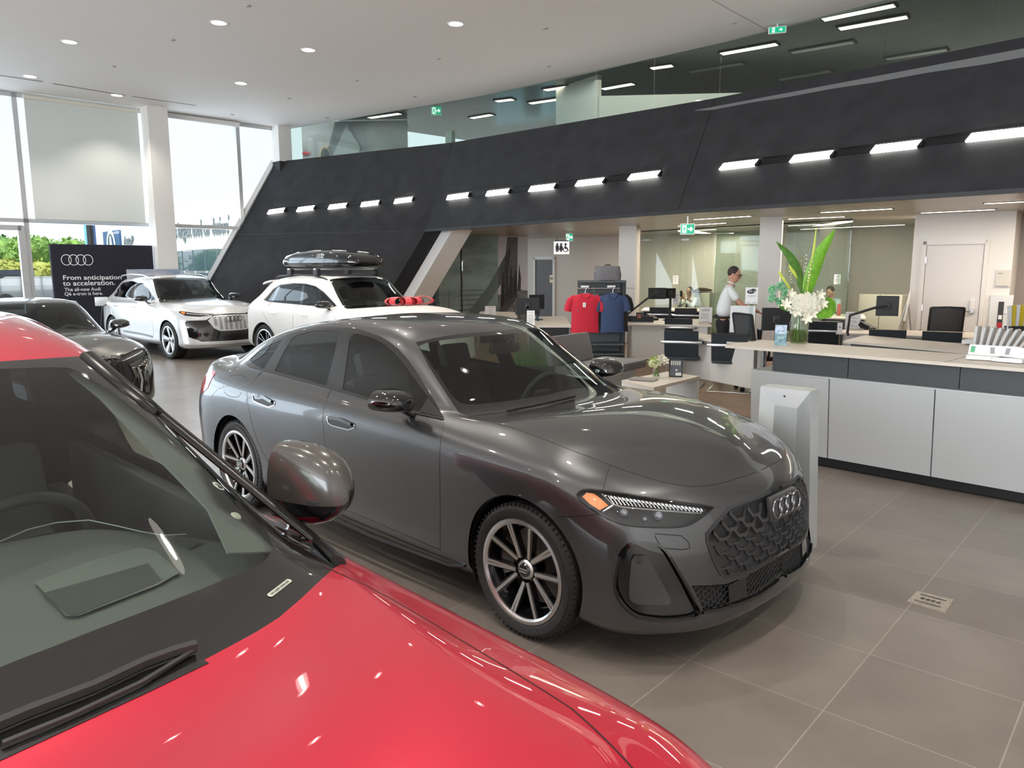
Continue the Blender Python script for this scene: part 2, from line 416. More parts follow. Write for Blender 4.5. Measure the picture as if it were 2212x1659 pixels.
# door leaf frame at the far left
df = MB()
for a in (1.52, 3.70): bar(df, a - .06, a + .06, 0, 2.66, -.02)
bar(df, 1.52, 3.7, 2.56, 2.66, -.02); bar(df, 1.52, 3.7, 0, .2, -.02)
struct(df.build('door_1', M_alu))
# columns standing in front of the glass
def column(name, c, w, d, z0, z1, m, ang):
    b = MB(); b.box((0, 0, (z0 + z1) / 2), (w, d, z1 - z0)); o = b.build(name, m); o.location = c; o.rotation_euler = (0, 0, ang); return struct(o)
wa = math.atan2(LA.y, LA.x)
column('column_window', AB(6.33, 17.75), .42, .42, 0, ZC, M_offwhite, wa)
column('column_gallery', AB(9.42, 17.95), .34, .34, 4.05, ZC, M_offwhite, wa)
cb = MB(); p = AB(9.42, 17.95)
vs = [(-.18, -.18, 4.40), (.18, -.18, 4.40), (.18, .18, 4.40), (-.18, .18, 4.40), (-.18, -.18, 4.08), (.18, -.18, 3.82), (.18, .18, 4.08), (-.18, .18, 4.2)]
cb.add(vs, [(0, 1, 2, 3), (0, 4, 5, 1), (1, 5, 6, 2), (2, 6, 7, 3), (3, 7, 4, 0), (4, 7, 6, 5)]); o = cb.build('trim_2', M_fascia); o.location = p; o.rotation_euler = (0, 0, wa); struct(o)

# roller blind hanging in the second bay
bl = thing('roller_blind', 'beige roller blind pulled down over the upper pane beside the white column', 'blind', AB(5.0, 17.98, 0), wa)
m_bl = mat('blind_cloth', (.60, .61, .58), .9, noise=(300, .04)); nb, lb_, bb = nodes_of(m_bl)
tr = nb.new('ShaderNodeBsdfTranslucent'); tr.inputs[0].default_value = (.62, .64, .60, 1); mxb = nb.new('ShaderNodeMixShader'); mxb.inputs[0].default_value = .14
lb_.new(bb.outputs[0], mxb.inputs[1]); lb_.new(tr.outputs[0], mxb.inputs[2]); ms2 = nb.new('ShaderNodeMixShader'); ms2.inputs[0].default_value = .16; tp2 = nb.new('ShaderNodeBsdfTransparent')
lb_.new(mxb.outputs[0], ms2.inputs[1]); lb_.new(tp2.outputs[0], ms2.inputs[2]); lb_.new(ms2.outputs[0], nb['Material Output'].inputs[0])
MB().box((0, 0, 3.97), (2.13, .004, 2.38)).build('cloth', m_bl, bl)
MB().cyl((-1.08, 0, 5.17), (1.08, 0, 5.17), .045, n=14).build('roller', mat('blind_roller', (.66, .63, .55), .7), bl)
MB().box((0, 0, 2.78), (2.13, .02, .03)).build('bottom_bar', M_alu, bl)
bl2 = thing('roller_blind', 'rolled-up blind tucked under the ceiling above the clear window bay', 'blind', AB(7.42, 18.02, 0), wa)
MB().box((0, 0, 5.17), (1.9, .1, .10)).build('roller_cover', M_white, bl2)

# linear slot diffusers near the window
for i, (p, q, l) in enumerate([((0, 154), (98, 169), 'dark linear slot vent in the ceiling at the far left edge'), ((118, 173), (274, 200), 'dark linear slot vent in the ceiling above the roller blind'), ((290, 202), (427, 223), 'dark linear slot vent in the ceiling above the white column')]):
    a, b = pz(*p, ZC), pz(*q, ZC)
    if i == 0: a = a - (b - a) * .5
    t = thing('slot_vent', l, 'vent', (a + b) / 2, math.atan2((b - a).y, (b - a).x)); L = (b - a).length
    MB().box((0, 0, 0), (L, .05, .012)).build('frame', mat('vent_grey', (.45, .44, .43), .6), t); MB().box((0, 0, -.006), (L - .02, .022, .006)).build('slot', M_black, t)
# recessed downlights
m_dl = mat('downlight_reflector', (.9, .88, .84), .25, .4, emis=(1, .93, .84), es=1.6); m_bulb = mat('downlight_bulb', (1, 1, 1), .3, emis=(1, .92, .8), es=14)
DL = [(478, 45, 'nearest the top left of the red car'), (155, 84, 'nearest the far left edge of the ceiling'), (70, 158, 'small, above the leftmost window'), (990, 51, 'alone in the middle of the ceiling'), (671, 105, 'second from the middle one towards the windows'), (525, 176, 'nearest the gallery corner column'), (257, 200, 'close to the slot vents above the blind'),
      (1300, -90, ''), (820, -60, ''), (620, -200, ''), (200, -140, '')]
DLX = [(u, v, l, None) for u, v, l in DL] + [(0, 0, '', AB(a, b, ZC)) for a in (-7.5, -4.8, -2.1, .6, 3.3) for b in (-7.5, -4.8, -2.1, .6, 3.3, 6.0)]
for i, (u, v, l, p) in enumerate(DLX):
    p = p or pz(u, v, ZC)
    t = thing('downlight', 'round recessed ceiling downlight ' + (l or 'over the hood of the cars'), 'ceiling light', (p.x, p.y, ZC), 0, 'recessed downlights')
    MB().lathe([(.105, -.004), (.125, -.006), (.128, 0)], 28, cap=False).build('rim', M_white, t, True)
    MB().lathe([(.0, -.001), (.105, -.003)], 24, cap=False).build('reflector', m_dl, t)
    MB().box((0, 0, -.004), (.06, .12, .004)).build('lamp', m_bulb, t)
    light('SPOT', 'downlight_lamp', (0, 0, -.02), 120, (1, .92, .82), .05, aim=(0, 0, -1), spot=R(110), parent=t)
for i, (u, v, l) in enumerate([(377, 81, 'left of the downlight by the red roof'), (250, 137, 'above the roller blind'), (506, 243, 'by the gallery corner'), (629, 209, 'near the bend of the gallery edge'), (952, 125, 'beside the middle downlight'), (775, 171, 'between the two rows of downlights'), (900, 207, 'close to the ceiling edge, left'), (1189, 143, 'close to the ceiling edge, right'), (1182, 61, 'right of the middle downlight'), (1590, 52, 'far right beside the ceiling joint'), (541, 8, 'at the very top of the ceiling'), (711, 251, 'smallest, near the gallery corner')]):
    p = pz(u, v, ZC); o = MB().lathe([(.0, -.016), (.03, -.014), (.042, -.004), (.045, 0)], 16, cap=False).build('sprinkler_cap', mat('cap_grey', (.42, .41, .40), .6), None, True)
    o.location = (p.x, p.y, ZC); tag(o, 'small flat round sprinkler cap on the ceiling ' + l, 'sprinkler', 'ceiling sprinkler caps')

# ---- dark leaning fascia of the gallery
def lerp(a, b, t): return a + (b - a) * t
Lt, Lm, Lb = AB(9.33, 18.12, 4.42), AB(8.2, 18.12, 2.6), AB(6.5, 18.12, 0)
S4, S2, S0 = pz(980, 307, 4.4), pz(922, 497, 2.6), Vector((-3.50, 16.95, 0))
T2, T3, T4 = pz(1549, 215.2, 4.4), pz(2212, 88.6, 4.4), None
C2, C3 = pz(1465, 461, 2.6), pz(2212, 419, 2.6)
T4 = T3 + (T3 - T2).normalized() * 6; C4 = C3 + (C3 - C2).normalized() * 6
def sheetpts(a, b, c_, d, nx, nz): return [[lerp(lerp(a, b, i / nx), lerp(d, c_, i / nx), k / nz) for k in range(nz + 1)] for i in range(nx + 1)]
def fpanel(name, a, b, c_, d):      # bottom-left, bottom-right, top-right, top-left
    g = sheetpts(a, b, c_, d, 8, 4); m = MB(); m.sheet(g); m.sheet([[p + FN * .22 for p in r] for r in g][::-1])
    m.add([a, b, b + FN * .22, a + FN * .22], [(0, 1, 2, 3)]); m.add([d, c_, c_ + FN * .22, d + FN * .22], [(0, 3, 2, 1)])
    return struct(m.build(name, M_fascia))
fpanel('wall_fascia_left', Lb, S0, S2, Lm); FL_ = fpanel('wall_fascia_left_upper', Lm, S2, S4, Lt)
FM_ = fpanel('wall_fascia_middle', S2, C2, T2, S4); FR_ = fpanel('wall_fascia_right', C2, C4, T4, T2)
# faint horizontal joint on the solid part, and slanted joints
M_joint = mat('fascia_joint', (.06, .06, .062), .8)
def strip_between(name, p, q, w, m, n):
    d = (q - p).normalized(); s = d.cross(n).normalized() * w / 2; o_ = n.normalized() * .003
    return struct(mk(name, [p - s + o_, q - s + o_, q + s + o_, p + s + o_], [(0, 1, 2, 3)], m))
nrm_l = (S2 - Lm).cross(Lt - Lm).normalized() * -1
if nrm_l.y > 0: nrm_l = -nrm_l
strip_between('trim_3', Lm, S2, .012, M_joint, nrm_l)
nf = (C2 - S2).cross(S4 - S2).normalized()
if nf.y > 0: nf = -nf
strip_between('trim_4', S2, S4, .018, M_fblack, nf); strip_between('trim_5', C2, T2, .014, M_fblack, nf)
# black return of the solid wall and the white slanted column beside the opening
o = mk('trim_6', [S0, S2, S2 + FN * .35 + FD * .12, S0 + FN * .35 + FD * .12], [(0, 1, 2, 3)], M_fblack); struct(o)
kx = FD * .10
mk_ = MB(); A_ = [S2 + FN * .36 + FD * .10, S2 + FN * .36 + FD * .52, S2 + FN * .9 + FD * .52, S2 + FN * .9 + FD * .10]; sh = S0 - S2; sh.z = -2.6
mk_.add([p + Vector((0, 0, .02)) for p in A_] + [p + sh for p in A_], [(0, 1, 2, 3), (7, 6, 5, 4), (0, 4, 5, 1), (1, 5, 6, 2), (2, 6, 7, 3), (3, 7, 4, 0)])
struct(mk_.build('column_slanted', M_offwhite))
# black bottom lip
lip = MB()
for p, q in ((S2, C2), (C2, C4)):
    d = (q - p); lip.box((0, 0, 0), (d.length + .02, .06, .05), T((p + q) / 2 + Vector((0, 0, -.0)) - nf * -.0) @ rot('Z', math.atan2(d.y, d.x)))
struct(lip.build('trim_7', M_fblack))
# rows of long lamps in shallow recesses
def on_face(bv, u, v):
    p, n, i, d = bv.ray_cast(EYE, ray(u, v).normalized())
    return p, (n if n.dot(EYE - p) > 0 else -n)
def lamp_row(ob, lamps, grp, where):
    bv = BVHTree.FromPolygons([v.co for v in ob.data.vertices], [tuple(p.vertices) for p in ob.data.polygons]); P = []
    for (u0, v0, u1, v1, h) in lamps: a, n = on_face(bv, u0, v0); b, _ = on_face(bv, u1, v1); P.append((a, b, n))
    def basis(a, b, n):
        x = (b - a).normalized(); n = (n - x * n.dot(x)).normalized(); up = n.cross(x); up = up if up.z > 0 else -up
        M = Matrix((x, up, n)).transposed().to_4x4(); M.translation = (a + b) / 2; return M, (b - a).length
    rec = MB(); rec2 = MB()
    for k in range(len(P) - 1):
        Mx, L = basis(P[k][0], P[k + 1][1], P[k][2]); rec.box((0, .045, .006), (L, .11, .010), Mx); rec2.box((0, .098, .014), (L, .012, .024), Mx)
    struct(rec.build('trim_8', M_fblack)); struct(rec2.build('trim_9', M_black))
    for k, (a, b, n) in enumerate(P):
        Mx, L = basis(a, b, n); t = thing('fascia_lamp', 'glowing lamp %s in the row on the %s' % (['first from the left', 'second from the left', 'third from the left', 'fourth from the left', 'fifth from the left'][k], where), 'wall light', (a + b) / 2, 0, grp)
        Mx.translation = (0, 0, 0)
        q = MB(); q.prism([(-L / 2 - .02, -.035), (L / 2 - .02, -.035), (L / 2 + .03, .06), (-L / 2 + .03, .06)], .014, .05, Mx); q.build('diffuser', M_led, t)
        q = MB(); q.prism([(L / 2 - .01, -.03), (L / 2 + .05, -.03), (L / 2 + .06, .05), (L / 2 + .04, .06)], .012, .055, Mx); q.build('end_cap', M_black, t)
left_lamps = [(584, 457, 618, 452.5, 1), (647, 452, 682, 448, 1), (715, 447, 752, 443, 1), (785, 441.5, 822, 437.5, 1), (857, 435, 894, 430.5, 1)]
mid_lamps = [(972, 428, 1017, 422.5, 1), (1057, 420.5, 1104, 415.5, 1), (1150, 411.5, 1203, 406, 1), (1251, 401, 1308, 395, 1), (1365, 388.5, 1428, 381.5, 1)]
rt_lamps = [(1563, 368, 1638, 360, 1), (1715, 352.5, 1800, 343, 1), (1890, 333, 1989, 322.5, 1), (2096, 310, 2235, 296, 1)]
lamp_row(FL_, left_lamps, 'lamps in the left part of the dark fascia', 'wall above the white cars')
lamp_row(FM_, mid_lamps, 'lamps in the middle part of the dark fascia', 'middle dark panel')
lamp_row(FR_, rt_lamps, 'lamps in the right part of the dark fascia', 'right dark panel')
# ---- upper gallery: dark ceiling, glass, back walls
ZG = 5.62
m_gc = mat('gallery_ceiling', (.085, .088, .092), .32, .35); n_, l_, b_ = nodes_of(m_gc)
t_ = n_.new('ShaderNodeTexCoord'); br = n_.new('ShaderNodeTexBrick'); br.offset = 0; br.inputs['Scale'].default_value = 1; br.inputs['Brick Width'].default_value = 1.8; br.inputs['Row Height'].default_value = .45; br.inputs['Mortar Size'].default_value = .008
br.inputs['Color1'].default_value = (.09, .093, .098, 1); br.inputs['Color2'].default_value = (.075, .078, .083, 1); br.inputs['Mortar'].default_value = (.02, .02, .02, 1)
l_.new(t_.outputs['Object'], br.inputs['Vector']); l_.new(br.outputs[0], b_.inputs['Base Color'])
gc = mk('ceiling_gallery', [(0, 0, 0), (24, -2.5, 0), (24, 12, 0), (0, 12, 0)], [(3, 2, 1, 0)], m_gc); gc.location = FA(0, 0, ZG); gc.rotation_euler = (0, 0, math.atan2(FD.y, FD.x)); struct(gc)
gi = Matrix.Rotation(-math.atan2(FD.y, FD.x), 4, 'Z') @ Matrix.Translation(-FA(0, 0, ZG))
for i_, p_ in ((0, AB(7.6, 18.1, ZG)), (3, AB(24, 18.1, ZG))): gc.data.vertices[i_].co = gi @ p_
gl = thing('gallery_glass', 'frameless green-tinted glass balustrade wall above the dark fascia', 'glass partition', (0, 0, 0))
path = [Lt + Vector((.25, .2, 0)), S4 + FN * .12, T2 + FN * .12, T4 + FN * .12]
for p, q, n in ((path[0], path[1], 4), (path[1], path[2], 5), (path[2], path[3], 8)):
    for i in range(n):
        a, b = lerp(p, q, (i + .004) / n), lerp(p, q, (i + .996) / n)
        slab('pane', [(a.x, a.y, 4.3), (b.x, b.y, 4.3), (b.x, b.y, 5.36), (a.x, a.y, 5.36)], .012, M_gglass, gl)
rl = MB()
for p, q in zip(path, path[1:]): rl.cyl((p.x, p.y, 5.37), (q.x, q.y, 5.37), .012, n=6)
rl.build('top_rail', M_dark, gl)
def vwall(name, p, q, z0, z1, m, th=.1):
    d = (q - p); d.z = 0; o = MB(); o.box((0, 0, 0), (d.length, th, z1 - z0), T(((p.x + q.x) / 2, (p.y + q.y) / 2, (z0 + z1) / 2)) @ rot('Z', math.atan2(d.y, d.x))); return struct(o.build(name, m))
gback0, gback1 = FA(-3.2, 7.2), FA(20, 7.2)
m_mural = mat('grey_mural', (.33, .33, .34), .6, noise=(.9, .35))
vwall('wall_gallery_back', gback0, gback1, 2.7, ZG, M_offwhite)
struct(slab('floor_gallery', [FA(-5.0, .6, 4.25), FA(20, .6, 4.25), FA(20, 7.1, 4.25), FA(-3.2, 7.1, 4.25)], .1, mat('gallery_floor', (.12, .12, .12), .5)))
vwall('wall_gallery_end', T3 + FN * .15 + FD * .25, T3 + FN * .15 + FD * 6, 4.3, ZG, M_offwhite)
# partition walls on the gallery
vwall('wall_gallery_partition', FA(1.8, 2.2), FA(3.2, 2.0), 4.2, ZG, M_offwhite); vwall('wall_gallery_partition_long', FA(3.2, 2.0), FA(8.2, 6.8), 4.2, 5.2, M_offwhite)
mu = thing('picture_mural', 'grey picture mural with a round dark eye shape and red arrow behind the gallery corner', 'mural', (0, 0, 0))
e0, e1 = FA(-5.2, -.4), FA(-3.2, 1.6)
slab('board', [e0 + Vector((0, 0, 4.3)), e1 + Vector((0, 0, 4.3)), e1 + Vector((0, 0, 5.6)), e0 + Vector((0, 0, 5.6))], .03, m_mural, mu)
en = (e1 - e0).cross(Vector((0, 0, 1))).normalized(); ex_ = (e1 - e0).normalized()
Me = Matrix((ex_, Vector((0, 0, 1)), en)).transposed().to_4x4()
Me.translation = lerp(e0, e1, .22) + Vector((0, 0, 4.72)) + en * .02
MB().lathe([(0, .004), (.15, .003)], 24, Me @ Matrix.Diagonal((.75, 1.25, 1, 1))).build('eye_shape', M_fblack, mu)
MB().torus((0, 0, .004), .19, .03, 28, 6, Me @ Matrix.Diagonal((.75, 1.25, .2, 1))).build('eye_ring', mat('bronze', (.32, .25, .16), .5), mu)
Me2 = Me.copy(); Me2.translation = lerp(e0, e1, .03) + Vector((0, 0, 4.80)) + en * .02
MB().prism([(-.10, 0), (0, .06), (0, .025), (.13, .025), (.13, -.025), (0, -.025), (0, -.06)], 0, .004, Me2).build('red_arrow', mat('arrow_red', (.45, .03, .04), .5), mu)
MB().prism([(-.5, -.5), (.1, .7), (.45, .1), (.2, -.5)], -.001, .002, Me @ T(.5, .1, 0)).build('light_facet', mat('facet_grey', (.5, .5, .5), .6), mu)
# patterned bright window on the gallery
pw0, pw1 = FA(-3.2, 4.6), FA(-1.0, 5.2)
pwn = thing('window_2', None, None); struct(pwn)
m_pw = mat('screen_window', (.6, .8, .85), .4, emis=(.62, .86, .95), es=.8); n_, l_, b_ = nodes_of(m_pw)
t_ = n_.new('ShaderNodeTexCoord'); vo = n_.new('ShaderNodeTexVoronoi'); vo.inputs['Scale'].default_value = 9; vo.inputs['Randomness'].default_value = 0; vo.feature = 'DISTANCE_TO_EDGE'
cr_ = n_.new('ShaderNodeValToRGB'); cr_.color_ramp.elements[0].position = .1; cr_.color_ramp.elements[0].color = (.15, .42, .55, 1); cr_.color_ramp.elements[1].position = .2; cr_.color_ramp.elements[1].color = (.8, .95, 1, 1)
l_.new(t_.outputs['Object'], vo.inputs['Vector']); l_.new(vo.outputs[0], cr_.inputs[0]); l_.new(cr_.outputs[0], b_.inputs['Emission Color'])
slab('pane', [pw0 + Vector((0, 0, 4.3)), pw1 + Vector((0, 0, 4.3)), pw1 + Vector((0, 0, 5.28)), pw0 + Vector((0, 0, 5.28))], .03, m_pw, pwn)
# gallery ceiling fixtures
UL = [(1784, 45, 1938, 14.5), (1819, 65, 1965, 40), (1564, 117.5, 1683, 97), (1412, 148, 1457, 142), (1182, 193.5, 1269, 181), (1150, 222, 1234.7, 210), (1307, 192, 1372, 181), (1309, 231.5, 1370, 222), (802.5, 251, 867.6, 242), (817, 275, 876.7, 266.5), (1077, 217, 1112, 213), (1023, 253, 1066, 246), (1495, 157, 1609, 139), (1716, 116, 1849, 94), (1687, 175, 1799, 157), (1920, 132, 2050, 112)]
for i, (u0, v0, u1, v1) in enumerate(UL):
    a, b = pz(u0, v0, ZG), pz(u1, v1, ZG); off = i >= 12
    t = thing('gallery_lamp', ('unlit' if off else 'glowing') + ' long recessed lamp in the dark gallery ceiling', 'ceiling light', (a + b) / 2, math.atan2((b - a).y, (b - a).x), 'unlit gallery ceiling lamps' if off else 'lit gallery ceiling lamps'); L = (b - a).length
    MB().box((0, 0, -.01), (L + .06, .26, .02)).build('frame', M_dark, t); MB().box((0, 0, -.022), (L, .16, .006)).build('diffuser', M_steel if off else M_led3, t)
light('AREA', 'gallery_lamp_light', FA(6, 3, ZG - .1), 90, (1, .92, .8), 12, 3, FA(6, 3, 0)); 
# ---- room under the gallery
ZS = 2.62
m_sf = mat('soffit_metal', (.34, .325, .30), .34, .25); n_, l_, b_ = nodes_of(m_sf)
t_ = n_.new('ShaderNodeTexCoord'); br = n_.new('ShaderNodeTexBrick'); br.offset = .0; br.inputs['Scale'].default_value = 1; br.inputs['Brick Width'].default_value = 3.0; br.inputs['Row Height'].default_value = .3; br.inputs['Mortar Size'].default_value = .006
br.inputs['Color1'].default_value = (.50, .47, .43, 1); br.inputs['Color2'].default_value = (.46, .44, .40, 1); br.inputs['Mortar'].default_value = (.12, .11, .1, 1)
l_.new(t_.outputs['Object'], br.inputs['Vector']); l_.new(br.outputs[0], b_.inputs['Base Color'])
sf = mk('ceiling_soffit', [(-3.4, .05, 0), (26, .05, 0), (26, 14, 0), (-3.4, 14, 0)], [(3, 2, 1, 0)], m_sf); sf.location = FA(0, 0, ZS); sf.rotation_euler = (0, 0, math.atan2(FD.y, FD.x)); struct(sf)
def pt(u, v): return pz(u, v, ZS)
bw0, bw1 = pt(1160, 515.7), pt(1977, 494)
bw1 = bw1 + (bw1 - bw0).normalized() * 6
vwall('wall_back', bw0 - (bw1 - bw0).normalized() * .3, bw1, 0, ZS, M_beige)
dw0, dw1 = pt(1980, 470), pt(2200, 462.5)
dwd = (dw1 - dw0).normalized(); dwn = Vector((dwd.y, -dwd.x, 0)); dwn = dwn if dwn.y < 0 else -dwn
vwall('wall_door', dw0 - dwn * .05, dw1 - dwn * .05, 0, ZS, M_offwhite)
vwall('wall_door_return', dw0 + dwd * .05 - dwn * .1, dw0 + dwd * .05 - dwn * 4.0, 0, ZS, M_offwhite)
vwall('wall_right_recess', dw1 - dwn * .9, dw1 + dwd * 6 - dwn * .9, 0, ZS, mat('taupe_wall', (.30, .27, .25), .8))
vwall('wall_door_return_right', dw1 - dwd * .05 - dwn * .1, dw1 - dwd * .05 - dwn * .9, 0, ZS, M_offwhite)
# right-hand closing wall of the showroom and solid side behind the photographer's right
vwall('wall_right', FA(16, -6), FA(16, 14), 0, ZG, M_offwhite)
vwall('wall_right_side', FA(16, -6), AB(-11, -13.5), 0, ZC, M_offwhite)
# glass back facade behind the photographer
fb = MB()
for k in range(15):
    b = -13 + k * 2.2; fb.box((0, 0, ZC / 2), (.12, .1, ZC), T(AB(-11.2, b)) @ rot('Z', wa))
fb.box((0, 0, 0), (.12, 31, .09), T(AB(-11.2, 2.5, 2.76)) @ rot('Z', wa)); struct(fb.build('window_3', M_alu))

# columns under the gallery
c1 = pt(1340, 490); c2 = pt(1645, 473)
for nm, (ul, vl), (ue, ve) in (('column_left', (1340, 490), (1369, 491)), ('column_middle', (1645, 473), (1688, 473))):
    a = pt(ul, vl); b = pt(ue, ve); w = .36
    o = MB(); o.box((w / 2, w / 2, ZS / 2), (w, w, ZS)); o = o.build(nm, M_offwhite); ang = R(-22); o.rotation_euler = (0, 0, ang); o.location = (a.x, a.y, 0); struct(o)
column('column_pier', pt(1151, 512), .34, .34, 0, ZS, M_offwhite, R(-30))
# soffit light strips
SL = [(1501, 476, 1625, 469.4), (1467, 490, 1571, 484), (1467, 502, 1551, 497.6), (1449, 510, 1537, 507.4), (1704, 476.6, 1829, 472), (1774, 462.6, 1932, 455.4), (1704, 490.9, 1777, 488), (1731, 499, 1958, 490.5), (1990, 465.2, 2155, 458.5), (2126, 445.7, 2290, 439)]
for i, (u0, v0, u1, v1) in enumerate(SL):
    a, b = pt(u0, v0), pt(u1, v1); L = (b - a).length
    t = thing('soffit_lamp', 'slim lit strip lamp in the metal soffit over the sales desks', 'ceiling light', ((a + b) / 2) - Vector((0, 0, .0)), math.atan2((b - a).y, (b - a).x), 'strip lamps in the soffit')
    MB().box((0, 0, -.004), (L, .10, .008)).build('frame', M_dark, t); MB().box((0, 0, -.010), (L - .04, .07, .006)).build('diffuser', M_led2, t)
for s, n in ((3.5, 3.2), (7.5, 3.2), (11.5, 3.0), (3, 5.2), (9, 4.6)):
    light('AREA', 'soffit_lamp_light', FA(s, n, ZS - .05), 75 if n < 4 else 36, (1, .86, .70), 2.5, .3, FA(s, n, 0))
# glass office fronts
og = thing('office_glass_front', 'tall frameless glass front of the offices behind the sales desks', 'glass partition', (0, 0, 0))
OG = [(1388, 499), (1474, 494.5), (1551, 490), (1648, 485), (1704, 482), (1844, 476)]
for i in range(5):
    if i in (3,): continue
    a, b = pt(*OG[i]), pt(*OG[i + 1]); slab('pane', [(a.x, a.y, 0), (b.x, b.y, 0), (b.x, b.y, ZS - .01), (a.x, a.y, ZS - .01)], .012, M_gglass, og)
a, b = pt(1844, 476), pt(1857, 496.8); slab('pane', [(a.x, a.y, 0), (b.x, b.y, 0), (b.x, b.y, ZS - .01), (a.x, a.y, ZS - .01)], .012, M_gglass, og)
a, b = pt(1551, 490), pt(1600, 507); slab('pane', [(a.x, a.y, 0), (b.x, b.y, 0), (b.x, b.y, ZS - .01), (a.x, a.y, ZS - .01)], .012, M_gglass, og)
tr_ = MB(); a, b = pt(1388, 499), pt(1844, 476); tr_.cyl(a - Vector((0, 0, .03)), b - Vector((0, 0, .03)), .012, n=4); tr_.build('head_rail', M_dark, og)
m_go = thing('mural_office_glass', 'tall glass front of the left office with the bridge mural behind', 'glass partition', (0, 0, 0))
a, b, c_ = pt(949, 499.5), pt(998, 504), pt(1078, 509.5)
for p, q in ((a, b), (b, c_)): slab('pane', [(p.x, p.y, 0), (q.x, q.y, 0), (q.x, q.y, ZS - .01), (p.x, p.y, ZS - .01)], .012, M_gglass, m_go)
MB().cyl((b.x, b.y, 0), (b.x, b.y, ZS), .022, n=6).build('joint_post', M_dark, m_go)
MB().cyl(pt(1000, 502) - Vector((0, 0, ZS - .01)), pt(1000, 502), .02, n=6).build('edge_post', M_gglass, m_go)
column('column_office', pt(978, 508), .38, .1, 0, ZS, mat('greenish_column', (.42, .46, .40), .7), R(-60))
# back wall mural of a cable bridge
def cloud_mat(name, c1, c2, sc):
    m = mat(name, c1, .6); n, l, b = nodes_of(m); t = n.new('ShaderNodeTexCoord'); x = n.new('ShaderNodeTexNoise'); x.inputs['Scale'].default_value = sc; x.inputs['Detail'].default_value = 7; x.inputs['Roughness'].default_value = .62
    mp = n.new('ShaderNodeMapping'); mp.inputs['Scale'].default_value = (.5, .5, 1.8); r = n.new('ShaderNodeValToRGB'); r.color_ramp.elements[0].position = .36; r.color_ramp.elements[0].color = (*c1, 1); r.color_ramp.elements[1].position = .64; r.color_ramp.elements[1].color = (*c2, 1)
    l.new(t.outputs['Object'], mp.inputs[0]); l.new(mp.outputs[0], x.inputs['Vector']); l.new(x.outputs[0], r.inputs[0]); l.new(r.outputs[0], b.inputs['Base Color']); return m
m_sky = cloud_mat('mural_sky', (.20, .24, .29), (.52, .58, .66), 1.4)
mm = thing('bridge_mural', 'large blue-grey photo mural of bridge cables and a rail track', 'mural', (0, 0, 0))
A, B = pt(880, 504.5), pt(1142, 511.5); ax = (B - A); ax.z = 0; LM = ax.length; ax.normalize(); mn = Vector((ax.y, -ax.x, 0)); mn = mn if mn.y < 0 else -mn
Mm = Matrix((ax, Vector((0, 0, 1)), mn)).transposed().to_4x4(); Mm.translation = (A.x, A.y, 0)
q = MB(); q.box((LM / 2, ZS / 2, -.03), (LM, ZS, .04), Mm); q.build('board', m_sky, mm)
vwall('wall_mural', A - ax * 2 - mn * .1, B - mn * .1, 0, ZS, M_offwhite)
m_pc = mat('mural_white', (.60, .60, .66), .6); m_pd = mat('mural_dark', (.045, .047, .055), .6); m_pg = mat('mural_grey', (.17, .175, .19), .6, noise=(6, .5))
xr = LM * .735
q = MB(); q.box(((xr + LM) / 2, ZS / 2, -.005), (LM - xr, ZS, .012), Mm); q.build('right_print', m_pc, mm)
q = MB(); q.prism([(xr, 0), (LM, 0), (LM, 1.15), (LM - .3, 1.2), (xr, 1.05)], .002, .004, Mm); q.build('track_bed', m_pg, mm)
q = MB(); vx, vy = LM - .35, 2.1
for k in range(9):
    x0 = xr + .02 + (LM - xr - .35) * k / 9; x1 = x0 + .28 * (1 - k / 9.5)
    q.prism([(x0, .35 + .07 * k), (x0 + .05, .35 + .07 * k), (x1 + .03, 2.6), (x1 + .005, 2.6)], .004, .006, Mm)
    q.prism([(x0 + .06, .75 + .05 * k), (x0 + .17, .75 + .05 * k), (x0 + .18, 1.35 + .02 * k), (x0 + .12, 1.9), (x0 + .08, 1.35)], .004, .006, Mm) if k % 2 == 0 else None
for k in range(2): q.prism([(xr + .3 + .35 * k, 0), (xr + .36 + .35 * k, 0), (LM - .3 + .05 * k, 1.05), (LM - .31 + .05 * k, 1.05)], .005, .007, Mm)
q.build('cables', m_pd, mm)
q = MB(); x0 = LM * .40
q.prism([(x0, .3), (x0 + .5, .3), (x0 + 1.55, 1.7), (x0 + 1.6, 2.4), (x0 + .9, 1.3)], .002, .004, Mm); q.prism([(x0 - 1.9, .9), (x0 - .1, .55), (x0 - .1, .62), (x0 - 1.9, 1.0)], .002, .004, Mm)
for k in range(5): q.prism([(x0 - 2 + .42 * k, .4), (x0 - 1.96 + .42 * k, .4), (x0 - 1.92 + .42 * k, 1.2), (x0 - 1.95 + .42 * k, 1.2)], .002, .004, Mm); q.prism([(x0 + .0, .65 + .13 * k), (x0 + .75, .7 + .12 * k), (x0 + .75, .73 + .12 * k), (x0 + .0, .68 + .13 * k)], .002, .004, Mm)
q.build('bridge_deck', mat('mural_slate', (.09, .105, .12), .6), mm)
# corridor doorway
def vat(u, v, z): return pz(u, v, z)
dd = (bw1 - bw0).normalized(); dn = Vector((dd.y, -dd.x, 0)); dn = dn if dn.y < 0 else -dn
t = thing('door_2', None, None, bw0 + dd * .35 + dn * .06 - Vector((0, 0, ZS)), math.atan2(dd.y, dd.x)); struct(t)
MB().box((0, 0, 1.0), (.62, .02, 2.0)).build('leaf', mat('dark_door', (.10, .09, .085), .5), t)
q = MB(); q.box((-.35, -.01, 1.03), (.07, .05, 2.1)); q.box((.35, -.01, 1.03), (.07, .05, 2.1)); q.box((0, -.01, 2.06), (.77, .05, .08)); q.build('frame', M_offwhite, t)
